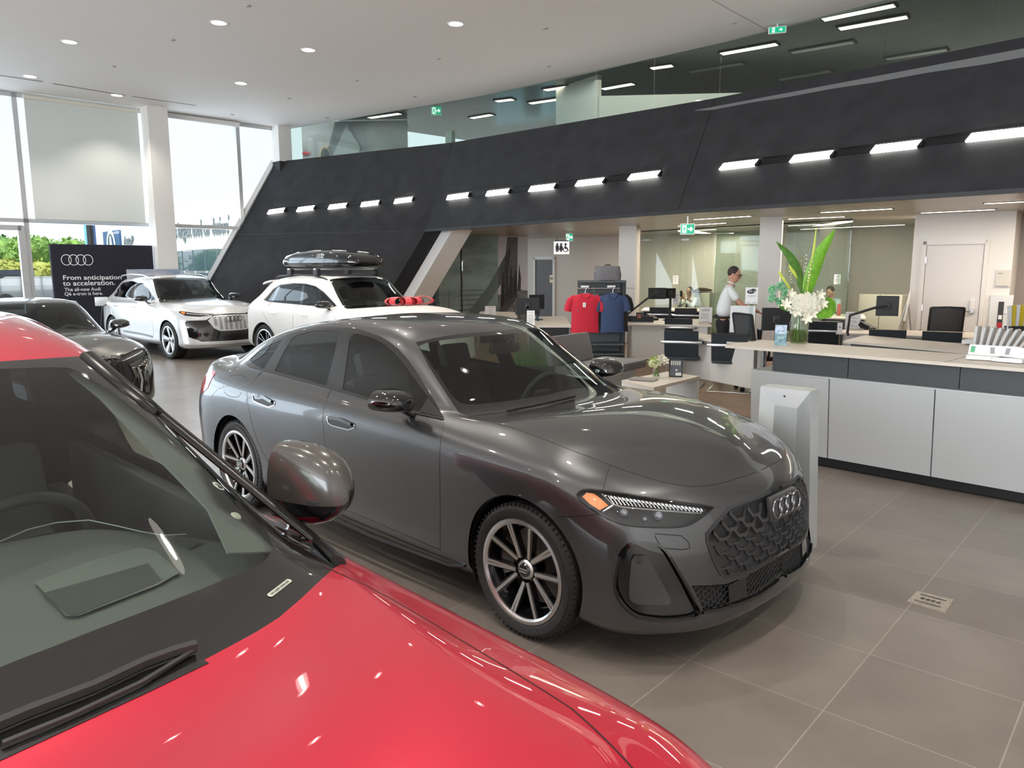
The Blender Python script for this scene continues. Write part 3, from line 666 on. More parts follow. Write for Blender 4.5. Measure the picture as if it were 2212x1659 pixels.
# white door on the right with keypad lock
def on_wall(p0, n, u, v):
    d = ray(u, v); t = (p0 - EYE).dot(n) / d.dot(n); return EYE + d * t
dwp = Vector((dw0.x, dw0.y, 0)) + dwn * .0
a = on_wall(dwp, dwn, 2006, 537); b = on_wall(dwp, dwn, 2129, 536); DWW = (b - a).length; DH = a.z
t = thing('door_3', None, None, (((a + b) / 2).x, ((a + b) / 2).y, 0), math.atan2(dwd.y, dwd.x)); struct(t); s_ = -1
q = MB(); q.box((0, s_ * .012, DH / 2), (DWW, .02, DH)); q.build('leaf', mat('door_white', (.70, .675, .65), .5), t)
q = MB(); q.box((-DWW / 2 - .04, s_ * .02, DH / 2 + .03), (.06, .05, DH + .08)); q.box((DWW / 2 + .04, s_ * .02, DH / 2 + .03), (.06, .05, DH + .08)); q.box((0, s_ * .02, DH + .04), (DWW + .12, .05, .06)); q.build('frame', mat('door_frame', (.72, .69, .65), .5), t)
q = MB(); q.box((DWW / 2 - .09, s_ * .04, 1.16), (.07, .04, .18), bev=.012); q.build('keypad_lock', M_white, t)
q = MB(); q.box((DWW / 2 - .09, s_ * .04, 1.06), (.07, .05, .07), bev=.01); q.cyl((DWW / 2 - .09, s_ * .08, 1.06), (DWW / 2 - .22, s_ * .08, 1.06), .011); q.cyl((DWW / 2 - .09, s_ * .03, 1.06), (DWW / 2 - .09, s_ * .09, 1.06), .012); q.build('handle', M_steel, t)
q = MB(); q.box((-DWW / 2 - .005, s_ * .03, 1.88), (.02, .03, .1)); q.box((-DWW / 2 - .005, s_ * .03, 1.1), (.02, .03, .1)); q.build('hinges', M_steel, t)

# everything above was laid out at a trial scale; bring the whole shell (not the floor) to its true size about the eye
KS = 1.14
KM = Matrix.Translation(EYE) @ Matrix.Scale(KS, 4) @ Matrix.Translation(-EYE)
bpy.context.view_layer.update()
for o in list(bpy.data.objects):
    if o in ROOM_BEFORE or o.parent or o.name.startswith('floor') and o.name != 'floor_gallery': continue
    o.matrix_world = KM @ o.matrix_world
def K(p): return KM @ Vector(p)
# ================================================================ CAR BUILDER
import numpy as np
def pchip(xs, ys, x):
    """monotone-ish cubic through sparse knots"""
    n = len(xs)
    if n == 1: return ys[0]
    h = [xs[i + 1] - xs[i] for i in range(n - 1)]; d = [(ys[i + 1] - ys[i]) / h[i] for i in range(n - 1)]
    m = [0.0] * n
    for i in range(1, n - 1): m[i] = (d[i - 1] * h[i] + d[i] * h[i - 1]) / (h[i] + h[i - 1])
    m[0] = d[0] if n == 2 else 1.5 * d[0] - .5 * m[1]; m[-1] = d[-1] if n == 2 else 1.5 * d[-1] - .5 * m[-2]
    i = 0
    while i < n - 2 and x > xs[i + 1]: i += 1
    t = (x - xs[i]) / h[i]; a = ys[i]; b = ys[i + 1]
    return (2 * t ** 3 - 3 * t ** 2 + 1) * a + (t ** 3 - 2 * t * t + t) * h[i] * m[i] + (-2 * t ** 3 + 3 * t * t) * b + (t ** 3 - t * t) * h[i] * m[i + 1]

class Car:
    """rows[k] = {u: (x, w, z)}; rows 0-5 run from the rear centre (u=-5) round the side to the front centre (u=N+5);
    rows 6-10 run over the glasshouse between u=0 and u=N. w = distance from the centre plane. Built on the right side (y = -w), mirrored later."""
    def __init__(s, rows, N, creases=(), levels=3, fit=4):
        s.N = N; P = {}
        for k in range(11):
            R_ = rows[k]; us = sorted(R_)
            rng_ = range(-5, N + 6) if k <= 5 else range(1, N)
            for u in rng_: P[(k, u)] = Vector([pchip(us, [R_[q][c] for q in us], u) for c in range(3)])
        for j in range(6, 11): P[(j, N)] = P[(5, N + j - 5)]; P[(j, 0)] = P[(5, -(j - 5))]
        idx = {}; vs = []; key = []
        def vid(k):
            if k not in idx: idx[k] = len(vs); p = P[k]; vs.append(Vector((p.x, -p.y, p.z))); key.append(k)
            return idx[k]
        fs = []
        for u in range(-5, N + 5):
            for k in range(5): fs.append((vid((k, u)), vid((k, u + 1)), vid((k + 1, u + 1)), vid((k + 1, u))))
        def up(k, u):
            if k > 5 and u == N: return vid((5, N + k - 5))
            if k > 5 and u == 0: return vid((5, -(k - 5)))
            return vid((k, u))
        for u in range(0, N):
            for k in range(5, 10): fs.append((up(k, u), up(k, u + 1), up(k + 1, u + 1), up(k + 1, u)))
        # mirror to a full shell so that the centre line stays smooth
        n0 = len(vs); mir = {}
        for i in range(n0):
            if abs(vs[i].y) < 1e-6: mir[i] = i
            else: mir[i] = len(vs); vs.append(Vector((vs[i].x, -vs[i].y, vs[i].z)))
        fs += [tuple(mir[i] for i in f[::-1]) for f in fs]
        target = [v.copy() for v in vs]; cage = [v.copy() for v in vs]
        me = bpy.data.meshes.new('cage'); me.from_pydata([tuple(v) for v in cage], [], fs)
        cr = me.attributes.new('crease_edge', 'FLOAT', 'EDGE')
        inv = {tuple(sorted((idx[a], idx[b]))): w for a, b, w in creases if a in idx and b in idx}
        for e_ in me.edges:
            a, b = e_.vertices
            for q in ((a, b),):
                kk = tuple(sorted(q))
                if kk in inv: cr.data[e_.index].value = inv[kk]
        minv = {tuple(sorted((mir[a], mir[b]))): w for (a, b), w in inv.items()}
        for e_ in me.edges:
            kk = tuple(sorted(e_.vertices))
            if kk in minv: cr.data[e_.index].value = minv[kk]
        ob = bpy.data.objects.new('cage', me); COL.objects.link(ob); md = ob.modifiers.new('s', 'SUBSURF'); md.levels = md.render_levels = 1; md.boundary_smooth = 'PRESERVE_CORNERS' if hasattr(md, 'boundary_smooth') else md.boundary_smooth
        for it in range(fit):
            md.levels = 2; dg = bpy.context.evaluated_depsgraph_get(); dg.update(); ev = ob.evaluated_get(dg); em = ev.to_mesh()
            for i in range(len(vs)):
                cage[i] += (target[i] - Vector(em.vertices[i].co)) * .85
            ev.to_mesh_clear()
            for i, v in enumerate(cage): me.vertices[i].co = v
            me.update()
        md.levels = levels; dg = bpy.context.evaluated_depsgraph_get(); dg.update(); ev = ob.evaluated_get(dg); em = ev.to_mesh()
        bm = bmesh.new(); bm.from_mesh(em); ev.to_mesh_clear(); bpy.data.objects.remove(ob); bpy.data.meshes.remove(me)
        bm.normal_update()
        # outward normals
        c = sum((f.normal.dot(Vector((f.calc_center_median().x + 1.4, f.calc_center_median().y, f.calc_center_median().z - .6))) for f in bm.faces))
        if c < 0: bmesh.ops.reverse_faces(bm, faces=bm.faces[:]); bm.normal_update()
        nl = bm.verts.layers.float_vector.new('n0')
        for v in bm.verts: v[nl] = v.normal
        # keep the right half
        bmesh.ops.bisect_plane(bm, geom=bm.verts[:] + bm.edges[:] + bm.faces[:], plane_co=(0, 0, 0), plane_no=(0, 1, 0), clear_outer=True, dist=1e-6)
        s.bm = bm; s.reg = bm.faces.layers.int.new('reg'); s.nl = nl; s.names = {}
        s.bvh = BVHTree.FromBMesh(bm)
    # ---- projections: name -> (direction into the body, map to 2D, plane maker)
    def ortho(s, d):
        d = Vector(d).normalized()
        if abs(d.z) > .9: ax, ay = Vector((1, 0, 0)), Vector((0, 1, 0))
        else: ay = Vector((0, 0, 1)); ax = Vector((1, 0, 0)) if abs(d.y) > .9 else (Vector((0, 1, 0)) if abs(d.x) > .9 else ay.cross(d).normalized())
        def to2(p): return (p.dot(ax), p.dot(ay))
        def plane(a, b):
            A = ax * a[0] + ay * a[1]; B = ax * b[0] + ay * b[1]; return A, (B - A).cross(d).normalized()
        def cast(a):
            o = ax * a[0] + ay * a[1] - d * 6; return s.bvh.ray_cast(o, d)
        return dict(to2=to2, plane=plane, cast=cast, face=lambda f: f.normal.dot(d) < -.02)
    def camera(s, Mw):
        """the photograph's own view, for a car whose matrix is Mw"""
        inv = Mw.inverted(); eye = inv @ EYE; R3 = inv.to_3x3()
        def to2(p): return proj(Mw @ p)
        def plane(a, b):
            r1, r2 = R3 @ ray(*a), R3 @ ray(*b); return eye, r1.cross(r2).normalized()
        def cast(a): return s.bvh.ray_cast(eye, (R3 @ ray(*a)).normalized())
        return dict(to2=to2, plane=plane, cast=cast, face=lambda f: f.normal.dot(eye - f.calc_center_median()) > 0)
    def cut(s, P, poly, name, only=None, dense=None, filt=None):
        """knife the outline poly into the shell and name the faces inside"""
        bm = s.bm; n = len(poly)
        if dense is None: dense = True
        reg_ids = None if only is None else [s.names.get(x, 0) if x else 0 for x in ([only] if not isinstance(only, (list, tuple)) else only)]
        xs = [p[0] for p in poly]; ys = [p[1] for p in poly]; bx = (min(xs), max(xs), min(ys), max(ys)); pad = (bx[1] - bx[0]) * .02 + 1e-3
        def ok(f): return P['face'](f) and (reg_ids is None or f[s.reg] in reg_ids) and (filt is None or filt(f.calc_center_median()))
        cache = {}
        def p2(v):
            k = v.index
            if k < 0 or k not in cache or True: return P['to2'](v.co)
        for i in range(n):
            a, b = poly[i], poly[(i + 1) % n]
            x0, x1, y0, y1 = min(a[0], b[0]) - 1e-4, max(a[0], b[0]) + 1e-4, min(a[1], b[1]) - 1e-4, max(a[1], b[1]) + 1e-4
            sel = []
            if i == 0:
                cand = []
                for f in bm.faces:
                    if not ok(f): continue
                    q = [P['to2'](v.co) for v in f.verts]
                    if max(t[0] for t in q) < bx[0] or min(t[0] for t in q) > bx[1] or max(t[1] for t in q) < bx[2] or min(t[1] for t in q) > bx[3]: continue
                    cand.append(f)
                for f in bm.faces: f.tag = False
                for f in cand: f.tag = True
            for f in [f for f in cand if f.is_valid]:
                q = [P['to2'](v.co) for v in f.verts]
                if max(t[0] for t in q) < x0 or min(t[0] for t in q) > x1 or max(t[1] for t in q) < y0 or min(t[1] for t in q) > y1: continue
                sel.append(f)
            if not sel: continue
            co, no = P['plane'](a, b)
            if no.length < .5: continue
            es = {e for f in sel for e in f.edges}; vv = {v for f in sel for v in f.verts}
            bmesh.ops.bisect_plane(bm, geom=list(vv) + list(es) + sel, plane_co=co, plane_no=no, dist=1e-6)
            nc = []
            seen = set()
            # new faces neighbour the tagged ones: collect all faces touching the edited vertices
            for f in cand:
                if f.is_valid and f not in seen: seen.add(f); nc.append(f)
            for f in list(nc):
                for e in f.edges:
                    for g in e.link_faces:
                        if g not in seen and g.is_valid:
                            seen.add(g)
                            if ok(g): nc.append(g)
            cand = nc
        rid = s.names.setdefault(name, len(s.names) + 1)
        cnt = 0
        for f in bm.faces:
            if not ok(f): continue
            x, y = P['to2'](f.calc_center_median())
            if x < bx[0] - pad or x > bx[1] + pad or y < bx[2] - pad or y > bx[3] + pad: continue
            ins = False; j = n - 1
            for i in range(n):
                if (poly[i][1] > y) != (poly[j][1] > y) and x < (poly[j][0] - poly[i][0]) * (y - poly[i][1]) / (poly[j][1] - poly[i][1]) + poly[i][0]: ins = not ins
                j = i
            if ins: f[s.reg] = rid; cnt += 1
        return cnt
    def assign(s, name, fn, only=0):
        rid = s.names.setdefault(name, len(s.names) + 1)
        for f in s.bm.faces:
            if f[s.reg] == only and fn(f.calc_center_median(), f): f[s.reg] = rid
    def arch(s, cx_, cz_, r, name='arch'):
        P = s.ortho((0, 1, 0)); poly = [(cx_ + r * math.cos(a), cz_ + r * math.sin(a)) for a in [math.pi * 2 * k / 40 for k in range(40)]]
        poly = [(x, max(z, -.2)) for x, z in poly]
        s.cut(P, poly, name, filt=lambda c: abs(c.y) > .35)
    # ---- meshes out
    def part(s, name, parent, m, oname, side='R', off=0.0, both=False, thick=0.0):
        """mesh of one region; side R (as built), L (mirrored) or both halves in one"""
        rid = s.names.get(name, -1) if name != 0 else 0
        vmap = {}; vs = []; ns = []; fs = []
        for f in s.bm.faces:
            if f[s.reg] != rid: continue
            t = []
            for v in f.verts:
                if v not in vmap:
                    vmap[v] = len(vs); n = Vector(v[s.nl]); n = n.normalized() if n.length > 0 else v.normal; vs.append(v.co + n * off); ns.append(n)
                t.append(vmap[v])
            fs.append(tuple(t))
        if not fs: return None
        def flip(V): return [Vector((v.x, -v.y, v.z)) for v in V]
        if side == 'L': vs, ns, fs = flip(vs), flip(ns), [f[::-1] for f in fs]
        if side == 'B':
            k = len(vs); m2 = {}; vv = flip(vs); nn = flip(ns)
            for i in range(k):
                if abs(vs[i].y) < 1e-5: m2[i] = i
                else: m2[i] = len(vs); vs.append(vv[i]); ns.append(nn[i])
            fs = fs + [tuple(m2[i] for i in f[::-1]) for f in fs]
        if thick:
            k = len(vs); from collections import Counter
            ec = Counter()
            for f in fs:
                for i in range(len(f)): ec[tuple(sorted((f[i], f[(i + 1) % len(f)])))] += 1
            rim = []
            for f in fs:
                for i in range(len(f)):
                    a, b = f[i], f[(i + 1) % len(f)]
                    if ec[tuple(sorted((a, b)))] == 1: rim.append((a, b))
            vs2 = vs + [v - n * thick for v, n in zip(vs, ns)]
            o = mk(oname, vs2, fs + [tuple(i + k for i in f[::-1]) for f in fs] + [(b, a, a + k, b + k) for a, b in rim], m, parent, True, angle=30)
            return o
        return mk(oname, vs, fs, m, parent, True, normals=ns)
    def surf(s, P, a, off=0.0):
        loc, n, i, d = P['cast'](a)
        if loc is None: return None, None
        return loc + n * off, n
    def drape(s, P, pts, step=None, off=.001, closed=False):
        """points of a drawn polyline laid on the shell"""
        out = []; Q = pts + ([pts[0]] if closed else [])
        for a, b in zip(Q, Q[1:]):
            L = math.dist(a, b); k = max(1, int(L / step)) if step else 1
            for i in range(k):
                t = i / k; p, n = s.surf(P, (a[0] + (b[0] - a[0]) * t, a[1] + (b[1] - a[1]) * t), off)
                if p is not None: out.append((p, n))
        if not closed:
            p, n = s.surf(P, Q[-1], off)
            if p is not None: out.append((p, n))
        return out
    def ribbon(s, P, pts, w, step, off=.0012, closed=False, depth=.004, mb=None):
        """thin raised band following the shell (seam, trim, chrome line)"""
        mb = mb or MB(); D = s.drape(P, pts, step, off, closed)
        if len(D) < 2: return mb
        n_ = len(D); g = []
        for i in range(n_):
            p, n = D[i]; a = D[(i - 1) % n_][0] if (closed or i > 0) else p; b = D[(i + 1) % n_][0] if (closed or i < n_ - 1) else p
            t = (b - a); t = t.normalized() if t.length > 1e-8 else Vector((1, 0, 0)); q = t.cross(n).normalized()
            g.append([p + q * w / 2 - n * depth, p + q * w / 2, p - q * w / 2, p - q * w / 2 - n * depth])
        if closed: g.append(g[0])
        mb.sheet(g); return mb
def mirror_mb(mb):
    o = MB(); o.v = [Vector((v.x, -v.y, v.z)) for v in mb.v]; o.f = [f[::-1] for f in mb.f]; return o
def both(mb):
    o = mirror_mb(mb); n = len(mb.v); r = MB(); r.v = mb.v + o.v; r.f = mb.f + [tuple(i + n for i in f) for f in o.f]; return r
def rings(mb, M, R0, r, gap=.74, n=24, m=6, flat=1.0):
    for k in range(4): mb.torus(((k - 1.5) * R0 * 2 * gap, 0, 0), R0, r, n, m, M @ Matrix.Diagonal((1, 1, flat, 1)))
    return mb

# ---------------------------------------------------------------- wheels
def wheel(parent, c, side, Rt, Rr, w, style, hero=False, phase=0.0, face_mat=None, dark=None, lettering=None):
    """road wheel; side -1 = right of the car. child of the car with tyre, rim, spokes, hub cap, brake disc, caliper"""
    W_ = bpy.data.objects.new('wheel', None); COL.objects.link(W_); W_.parent = parent; W_.location = c; W_.empty_display_size = .1
    # local z axis of the lathe points out of the car
    M = Matrix.Rotation(R(90) * (1 if side < 0 else -1), 4, 'X')
    n = 72 if hero else 40
    def B(): q = MB(); q.M = M; return q
    t = B(); h = w / 2
    prof = [(Rr - .004, -h * .80), (Rr + .012, -h * .93), (Rr + (Rt - Rr) * .5, -h * 1.03), (Rt - .028, -h * .93), (Rt - .008, -h * .78)]
    if hero:
        for g in (-.55, -.2, .2, .55): prof += [(Rt, h * (g - .13)), (Rt, h * (g - .03)), (Rt - .008, h * (g - .02)), (Rt - .008, h * (g + .02)), (Rt, h * (g + .03))]
    else: prof += [(Rt, -h * .6), (Rt, h * .6)]
    prof += [(Rt - .004, h * .78), (Rt - .016, h * .88), (Rt - .028, h * .93), (Rr + (Rt - Rr) * .62, h * 1.01), (Rr + (Rt - Rr) * .35, h * 1.01), (Rr + .014, h * .955), (Rr + .008, h * .93), (Rr - .002, h * .90)]
    t.lathe(prof, n, cap=False)
    t.build('tyre', M_rubber, W_, True, 28)
    if hero:
        q = B()
        for k in range(72):   # shoulder tread blocks
            a = 2 * math.pi * (k + .5) / 72; q.box((Rt - .0115, 0, h * .80), (.012, .0045, h * .22), rot('Z', a) @ T(Rt - .0115, 0, h * .8) @ rot('Y', R(12)) @ T(-(Rt - .0115), 0, -h * .8))
        q.build('tread_grooves', M_black, W_)
    r = B()
    r.lathe([(Rr - .03, -h * .8), (Rr - .035, -.02), (Rr - .05, h * .35), (Rr - .028, h * .70), (Rr - .022, h * .86)], n, cap=False)
    r.build('barrel', dark or M_gblack, W_, True, 40)
    r = B(); r.lathe([(Rr - .024, h * .80), (Rr - .022, h * .90), (Rr - .012, h * .965), (Rr + .004, h * .95), (Rr + .006, h * .90)], n, cap=False)
    r.build('rim_lip', face_mat or M_alu, W_, True, 40)
    S = B(); D = B(); zf = h * .88; zi = h * .62
    if style in ('v5', 'v5b'):
        for k in range(5):
            a0 = phase + 2 * math.pi * k / 5
            for sgn in (-1, 1):
                # two legs that start together at the hub and part outwards; one leg is hollow (double line), the other a blade
                r0, r1 = .062, Rr - .018; off0 = .010 * sgn; off1 = .076 * sgn * (Rr / .25)
                p0 = (r0, off0); p1 = (math.sqrt(r1 * r1 - off1 * off1), off1); m_ = rot('Z', a0)
                dx, dy = p1[0] - p0[0], p1[1] - p0[1]; L = math.hypot(dx, dy); nx, ny = -dy / L, dx / L
                for (wf, wo, e0, e1) in ((.0095, .0, 0, 1),) if sgn > 0 else ((.0065, -.009, .0, 1), (.0065, .009, .0, 1)):
                    q0 = (p0[0] + nx * wo * .4, p0[1] + ny * wo * .4); q1 = (p1[0] + nx * wo, p1[1] + ny * wo)
                    hw0, hw1 = wf * .75, wf * (1.0 if sgn < 0 else .8)
                    poly = [(q0[0] - nx * hw0, q0[1] - ny * hw0), (q1[0] - nx * hw1, q1[1] - ny * hw1), (q1[0] + nx * hw1, q1[1] + ny * hw1), (q0[0] + nx * hw0, q0[1] + ny * hw0)]
                    vs = [(x, y, zi + (zf - zi) * (math.hypot(x, y) / Rr) ** 1.2 + .004) for x, y in poly]
                    S.add(vs + [(x, y, z - .012) for x, y, z in vs], [(0, 1, 2, 3), (7, 6, 5, 4), (0, 4, 5, 1), (1, 5, 6, 2), (2, 6, 7, 3), (3, 7, 4, 0)], m_)
                hw0, hw1 = .015, .019
                poly = [(p0[0] - nx * hw0, p0[1] - ny * hw0), (p1[0] - nx * hw1, p1[1] - ny * hw1), (p1[0] + nx * hw1, p1[1] + ny * hw1), (p0[0] + nx * hw0, p0[1] + ny * hw0)]
                vs = [(x, y, zi + (zf - zi) * (math.hypot(x, y) / Rr) ** 1.2) for x, y in poly]
                D.add(vs + [(x, y, z - .035) for x, y, z in vs], [(0, 1, 2, 3), (7, 6, 5, 4), (0, 4, 5, 1), (1, 5, 6, 2), (2, 6, 7, 3), (3, 7, 4, 0)], m_)
        S.lathe([(.034, zi + .012), (.042, zi + .011), (.050, zi + .002), (.054, zi - .02)], 30, cap=False)
    else:
        ns, wd, tw = {'blade5': (5, .058, .35), 'twin10': (10, .0075, 0), 'star': (5, .045, 0)}[style]
        for k in range(ns):
            a0 = phase + 2 * math.pi * k / ns
            if style == 'twin10': a0 += .13 * (1 if k % 2 else -1)
            r0, r1 = .055, Rr - .016; m_ = rot('Z', a0)
            sh = math.tan(tw) * (r1 - r0) * .5
            poly = [(r0, -wd * .35), (r1, -wd * .8 + sh), (r1, wd * .9 + sh), (r0, wd * .35)] if style == 'blade5' else [(r0, -wd), (r1, -wd), (r1, wd), (r0, wd)]
            vs = [(x, y, zi + (zf - zi) * (x / Rr) ** 1.3) for x, y in poly]
            F = [(0, 1, 2, 3), (7, 6, 5, 4), (0, 4, 5, 1), (1, 5, 6, 2), (2, 6, 7, 3), (3, 7, 4, 0)]
            S.add(vs + [(x, y, z - .014) for x, y, z in vs], F, m_)
            poly = [(x, y * 1.5 + (.0 if style != 'blade5' else .02)) for x, y in poly]
            vs = [(x, y, zi + (zf - zi) * (x / Rr) ** 1.3 - .008) for x, y in poly]
            D.add(vs + [(x, y, z - .03) for x, y, z in vs], F, m_)
        S.lathe([(.034, zi + .010), (.06, zi + .004), (.07, zi - .02)], 24, cap=False)
    D.build('spoke_backs', dark or M_gblack, W_, False)
    S.build('spokes', face_mat or M_alu, W_, True, 30)
    q = B(); q.lathe([(.0, zi + .022), (.030, zi + .021), (.035, zi + .014)], 24, cap=False); q.build('hub_cap', M_gblack, W_, True)
    q = B(); rings(q, T(0, 0, zi + .0225), .0085, .0011, n=14, m=4); q.build('hub_emblem', M_chrome, W_)
    if hero:
        q = B()
        for k in range(5): q.lathe([(.0, zi + .0), (.008, zi - .001), (.011, zi - .012)], 10, rot('Z', phase + .63 + 2 * math.pi * k / 5) @ T(.052, 0, 0), cap=False)
        q.build('wheel_bolts', M_black, W_)
    q = B(); q.lathe([(.05, -.035), (Rr - .065, -.035), (Rr - .065, -.01), (.05, -.01)], n, cap=False); q.build('brake_disc', mat('disc_steel', (.28, .27, .26), .35, 1.0), W_, True, 30)
    q = B(); q.prism([(math.cos(a) * (Rr - .04), math.sin(a) * (Rr - .04)) for a in [R(150 + 6 * k) for k in range(10)]] + [(math.cos(a) * .12, math.sin(a) * .12) for a in [R(204 - 6 * k) for k in range(10)]], -.05, .035); q.build('brake_caliper', mat('caliper', (.30, .29, .28), .4, .5), W_)
    if lettering:
        q = B()
        for txt, size, a_mid, rr in lettering:
            vs, fs, wd = text_mesh(txt, size, .0006, 1.12)
            out = []
            for x, y, z in vs:
                a = a_mid - (x - wd / 2) / rr; rad = rr + y; zz = h * 1.012 + z - abs(rad - (Rr + (Rt - Rr) * .5)) * .12
                out.append((rad * math.cos(a), rad * math.sin(a), zz + .0012))
            q.add(out, fs)
        q.build('tyre_lettering', M_ink, W_)
    return W_
# ================================================================ GREY SEDAN
A5N = 15
A5 = {
 0: {-5: (-3.84, 0, .24), -3: (-3.80, .42, .24), -1: (-3.64, .72, .24), 0: (-3.50, .80, .24), 3: (-2.9, .83, .20), 7: (-1.3, .835, .175), 12: (.1, .83, .18), 14: (.34, .82, .165), 15: (.44, .80, .15), 17: (.62, .62, .14), 18: (.70, .44, .14), 20: (.77, 0, .14)},
 1: {-5: (-3.92, 0, .34), -3: (-3.88, .42, .34), -1: (-3.74, .76, .34), 0: (-3.58, .86, .33), 3: (-2.9, .895, .29), 7: (-1.3, .895, .245), 12: (.1, .905, .25), 14: (.36, .895, .225), 15: (.49, .865, .215), 16: (.62, .79, .205), 17: (.74, .66, .205), 18: (.82, .47, .195), 19: (.862, .23, .20), 20: (.875, 0, .20)},
 2: {-5: (-3.93, 0, .46), -3: (-3.89, .42, .46), -1: (-3.74, .75, .46), 0: (-3.58, .87, .46), 3: (-2.9, .905, .42), 7: (-1.3, .895, .37), 12: (.1, .912, .38), 14: (.36, .90, .36), 15: (.49, .87, .35), 16: (.61, .80, .35), 17: (.72, .67, .35), 18: (.81, .47, .34), 19: (.865, .23, .33), 20: (.88, 0, .33)},
 3: {-5: (-3.94, 0, .66), -3: (-3.91, .42, .66), -1: (-3.76, .74, .66), 0: (-3.61, .865, .66), 3: (-2.9, .925, .64), 7: (-1.3, .915, .60), 12: (.1, .922, .60), 14: (.35, .905, .58), 15: (.47, .88, .56), 16: (.58, .81, .55), 17: (.70, .68, .54), 18: (.79, .48, .53), 19: (.862, .24, .52), 20: (.885, 0, .52)},
 4: {-5: (-3.92, 0, .88), -3: (-3.90, .42, .88), -1: (-3.76, .70, .88), 0: (-3.62, .82, .87), 3: (-2.9, .925, .855), 5: (-2.1, .920, .845), 7: (-1.3, .917, .83), 10: (-.5, .918, .815), 12: (.1, .918, .79), 14: (.34, .885, .76), 15: (.44, .85, .745), 16: (.54, .78, .735), 17: (.64, .65, .725), 18: (.735, .47, .72), 19: (.81, .24, .715), 20: (.835, 0, .72)},
 5: {-5: (-3.86, 0, 1.05), -3: (-3.84, .40, 1.045), -1: (-3.74, .66, 1.02), 0: (-3.60, .75, 1.0), 1: (-3.40, .80, .995), 3: (-2.9, .855, .985), 5: (-2.1, .868, .965), 7: (-1.3, .872, .945), 9: (-.75, .870, .93), 10: (-.5, .868, .915), 12: (.1, .865, .875), 13: (.22, .845, .86), 14: (.33, .81, .845), 15: (.40, .77, .835), 16: (.47, .69, .83), 17: (.565, .57, .825), 18: (.65, .40, .815), 19: (.705, .20, .80), 20: (.725, 0, .795)},
 6: {1: (-3.50, .65, 1.035), 2: (-3.22, .72, 1.045), 3: (-2.95, .775, 1.045), 5: (-2.1, .79, 1.03), 7: (-1.3, .79, 1.005), 9: (-.75, .775, .985), 10: (-.56, .755, .975), 11: (-.25, .755, .965), 12: (.05, .76, .935), 13: (.20, .745, .91), 14: (.32, .70, .885)},
 7: {1: (-3.52, .58, 1.06), 2: (-3.22, .64, 1.11), 3: (-2.95, .675, 1.17), 4: (-2.6, .69, 1.225), 5: (-2.1, .70, 1.25), 7: (-1.3, .70, 1.22), 8: (-1.02, .705, 1.12), 9: (-.78, .715, 1.02), 10: (-.55, .70, .985), 11: (-.22, .68, .985), 12: (.09, .66, .96), 13: (.26, .63, .93), 14: (.38, .56, .895)},
 8: {1: (-3.55, .48, 1.07), 2: (-3.22, .53, 1.17), 3: (-2.95, .55, 1.26), 4: (-2.6, .565, 1.345), 5: (-2.1, .57, 1.405), 6: (-1.7, .575, 1.41), 7: (-1.3, .58, 1.375), 8: (-1.04, .615, 1.235), 9: (-.80, .645, 1.09), 10: (-.54, .60, .995), 11: (-.18, .53, 1.005), 12: (.14, .50, .98), 13: (.32, .46, .945), 14: (.45, .39, .90)},
 9: {1: (-3.58, .28, 1.075), 2: (-3.22, .30, 1.20), 3: (-2.95, .31, 1.295), 4: (-2.6, .32, 1.368), 5: (-2.1, .325, 1.435), 6: (-1.7, .33, 1.447), 7: (-1.26, .335, 1.42), 8: (-.98, .35, 1.31), 9: (-.72, .37, 1.16), 10: (-.44, .34, 1.01), 11: (-.12, .29, 1.02), 12: (.19, .27, .995), 13: (.39, .24, .95), 14: (.56, .20, .895)},
 10: {1: (-3.60, 0, 1.075), 2: (-3.22, 0, 1.21), 3: (-2.95, 0, 1.305), 4: (-2.6, 0, 1.38), 5: (-2.1, 0, 1.446), 6: (-1.7, 0, 1.459), 7: (-1.22, 0, 1.428), 8: (-.93, 0, 1.335), 9: (-.66, 0, 1.19), 10: (-.38, 0, 1.015), 11: (-.07, 0, 1.025), 12: (.22, 0, 1.0), 13: (.43, 0, .955), 14: (.61, 0, .89)},
}
# ================================================================ SHARED CAR PIECES
M_int = mat('interior_dark', (.028, .028, .029), .7); M_int2 = mat('interior_grey', (.06, .06, .062), .6)
M_cglass = glass('car_glass', (.50, .56, .52), 1.5); M_cglass2 = glass('car_glass_clear', (.66, .73, .69), 1.5); M_privacy = glass('privacy_glass', (.10, .11, .12), 1.55)
M_frit = mat('glass_border', (.014, .014, .014), .05, 0, .6, .02)
M_lens = glass('lamp_lens', (.92, .94, .95), 1.5)
M_red = mat('tail_red', (.35, .01, .012), .15, 0, 1); M_amber = mat('amber', (.85, .22, .02), .2, 0, 1, emis=(.9, .2, .0), es=.15)
def liner(parent, cx_, cz_, r, w0, w1, side):
    q = MB(); n = 22; g = []
    for i in range(n + 1):
        a = R(-25) + (math.pi + R(50)) * i / n; x, z = cx_ + r * math.cos(a), cz_ + r * math.sin(a); g.append([(x, side * w0, z), (x, side * w1, z)])
    q.sheet(g, -.004 * side); q.add([(cx_ + r * math.cos(R(-25) + (math.pi + R(50)) * i / n), side * w0, cz_ + r * math.sin(R(-25) + (math.pi + R(50)) * i / n)) for i in range(n + 1)], [tuple(range(n + 1))])
    return q.build('wheel_arch_liner', M_black, parent, True)
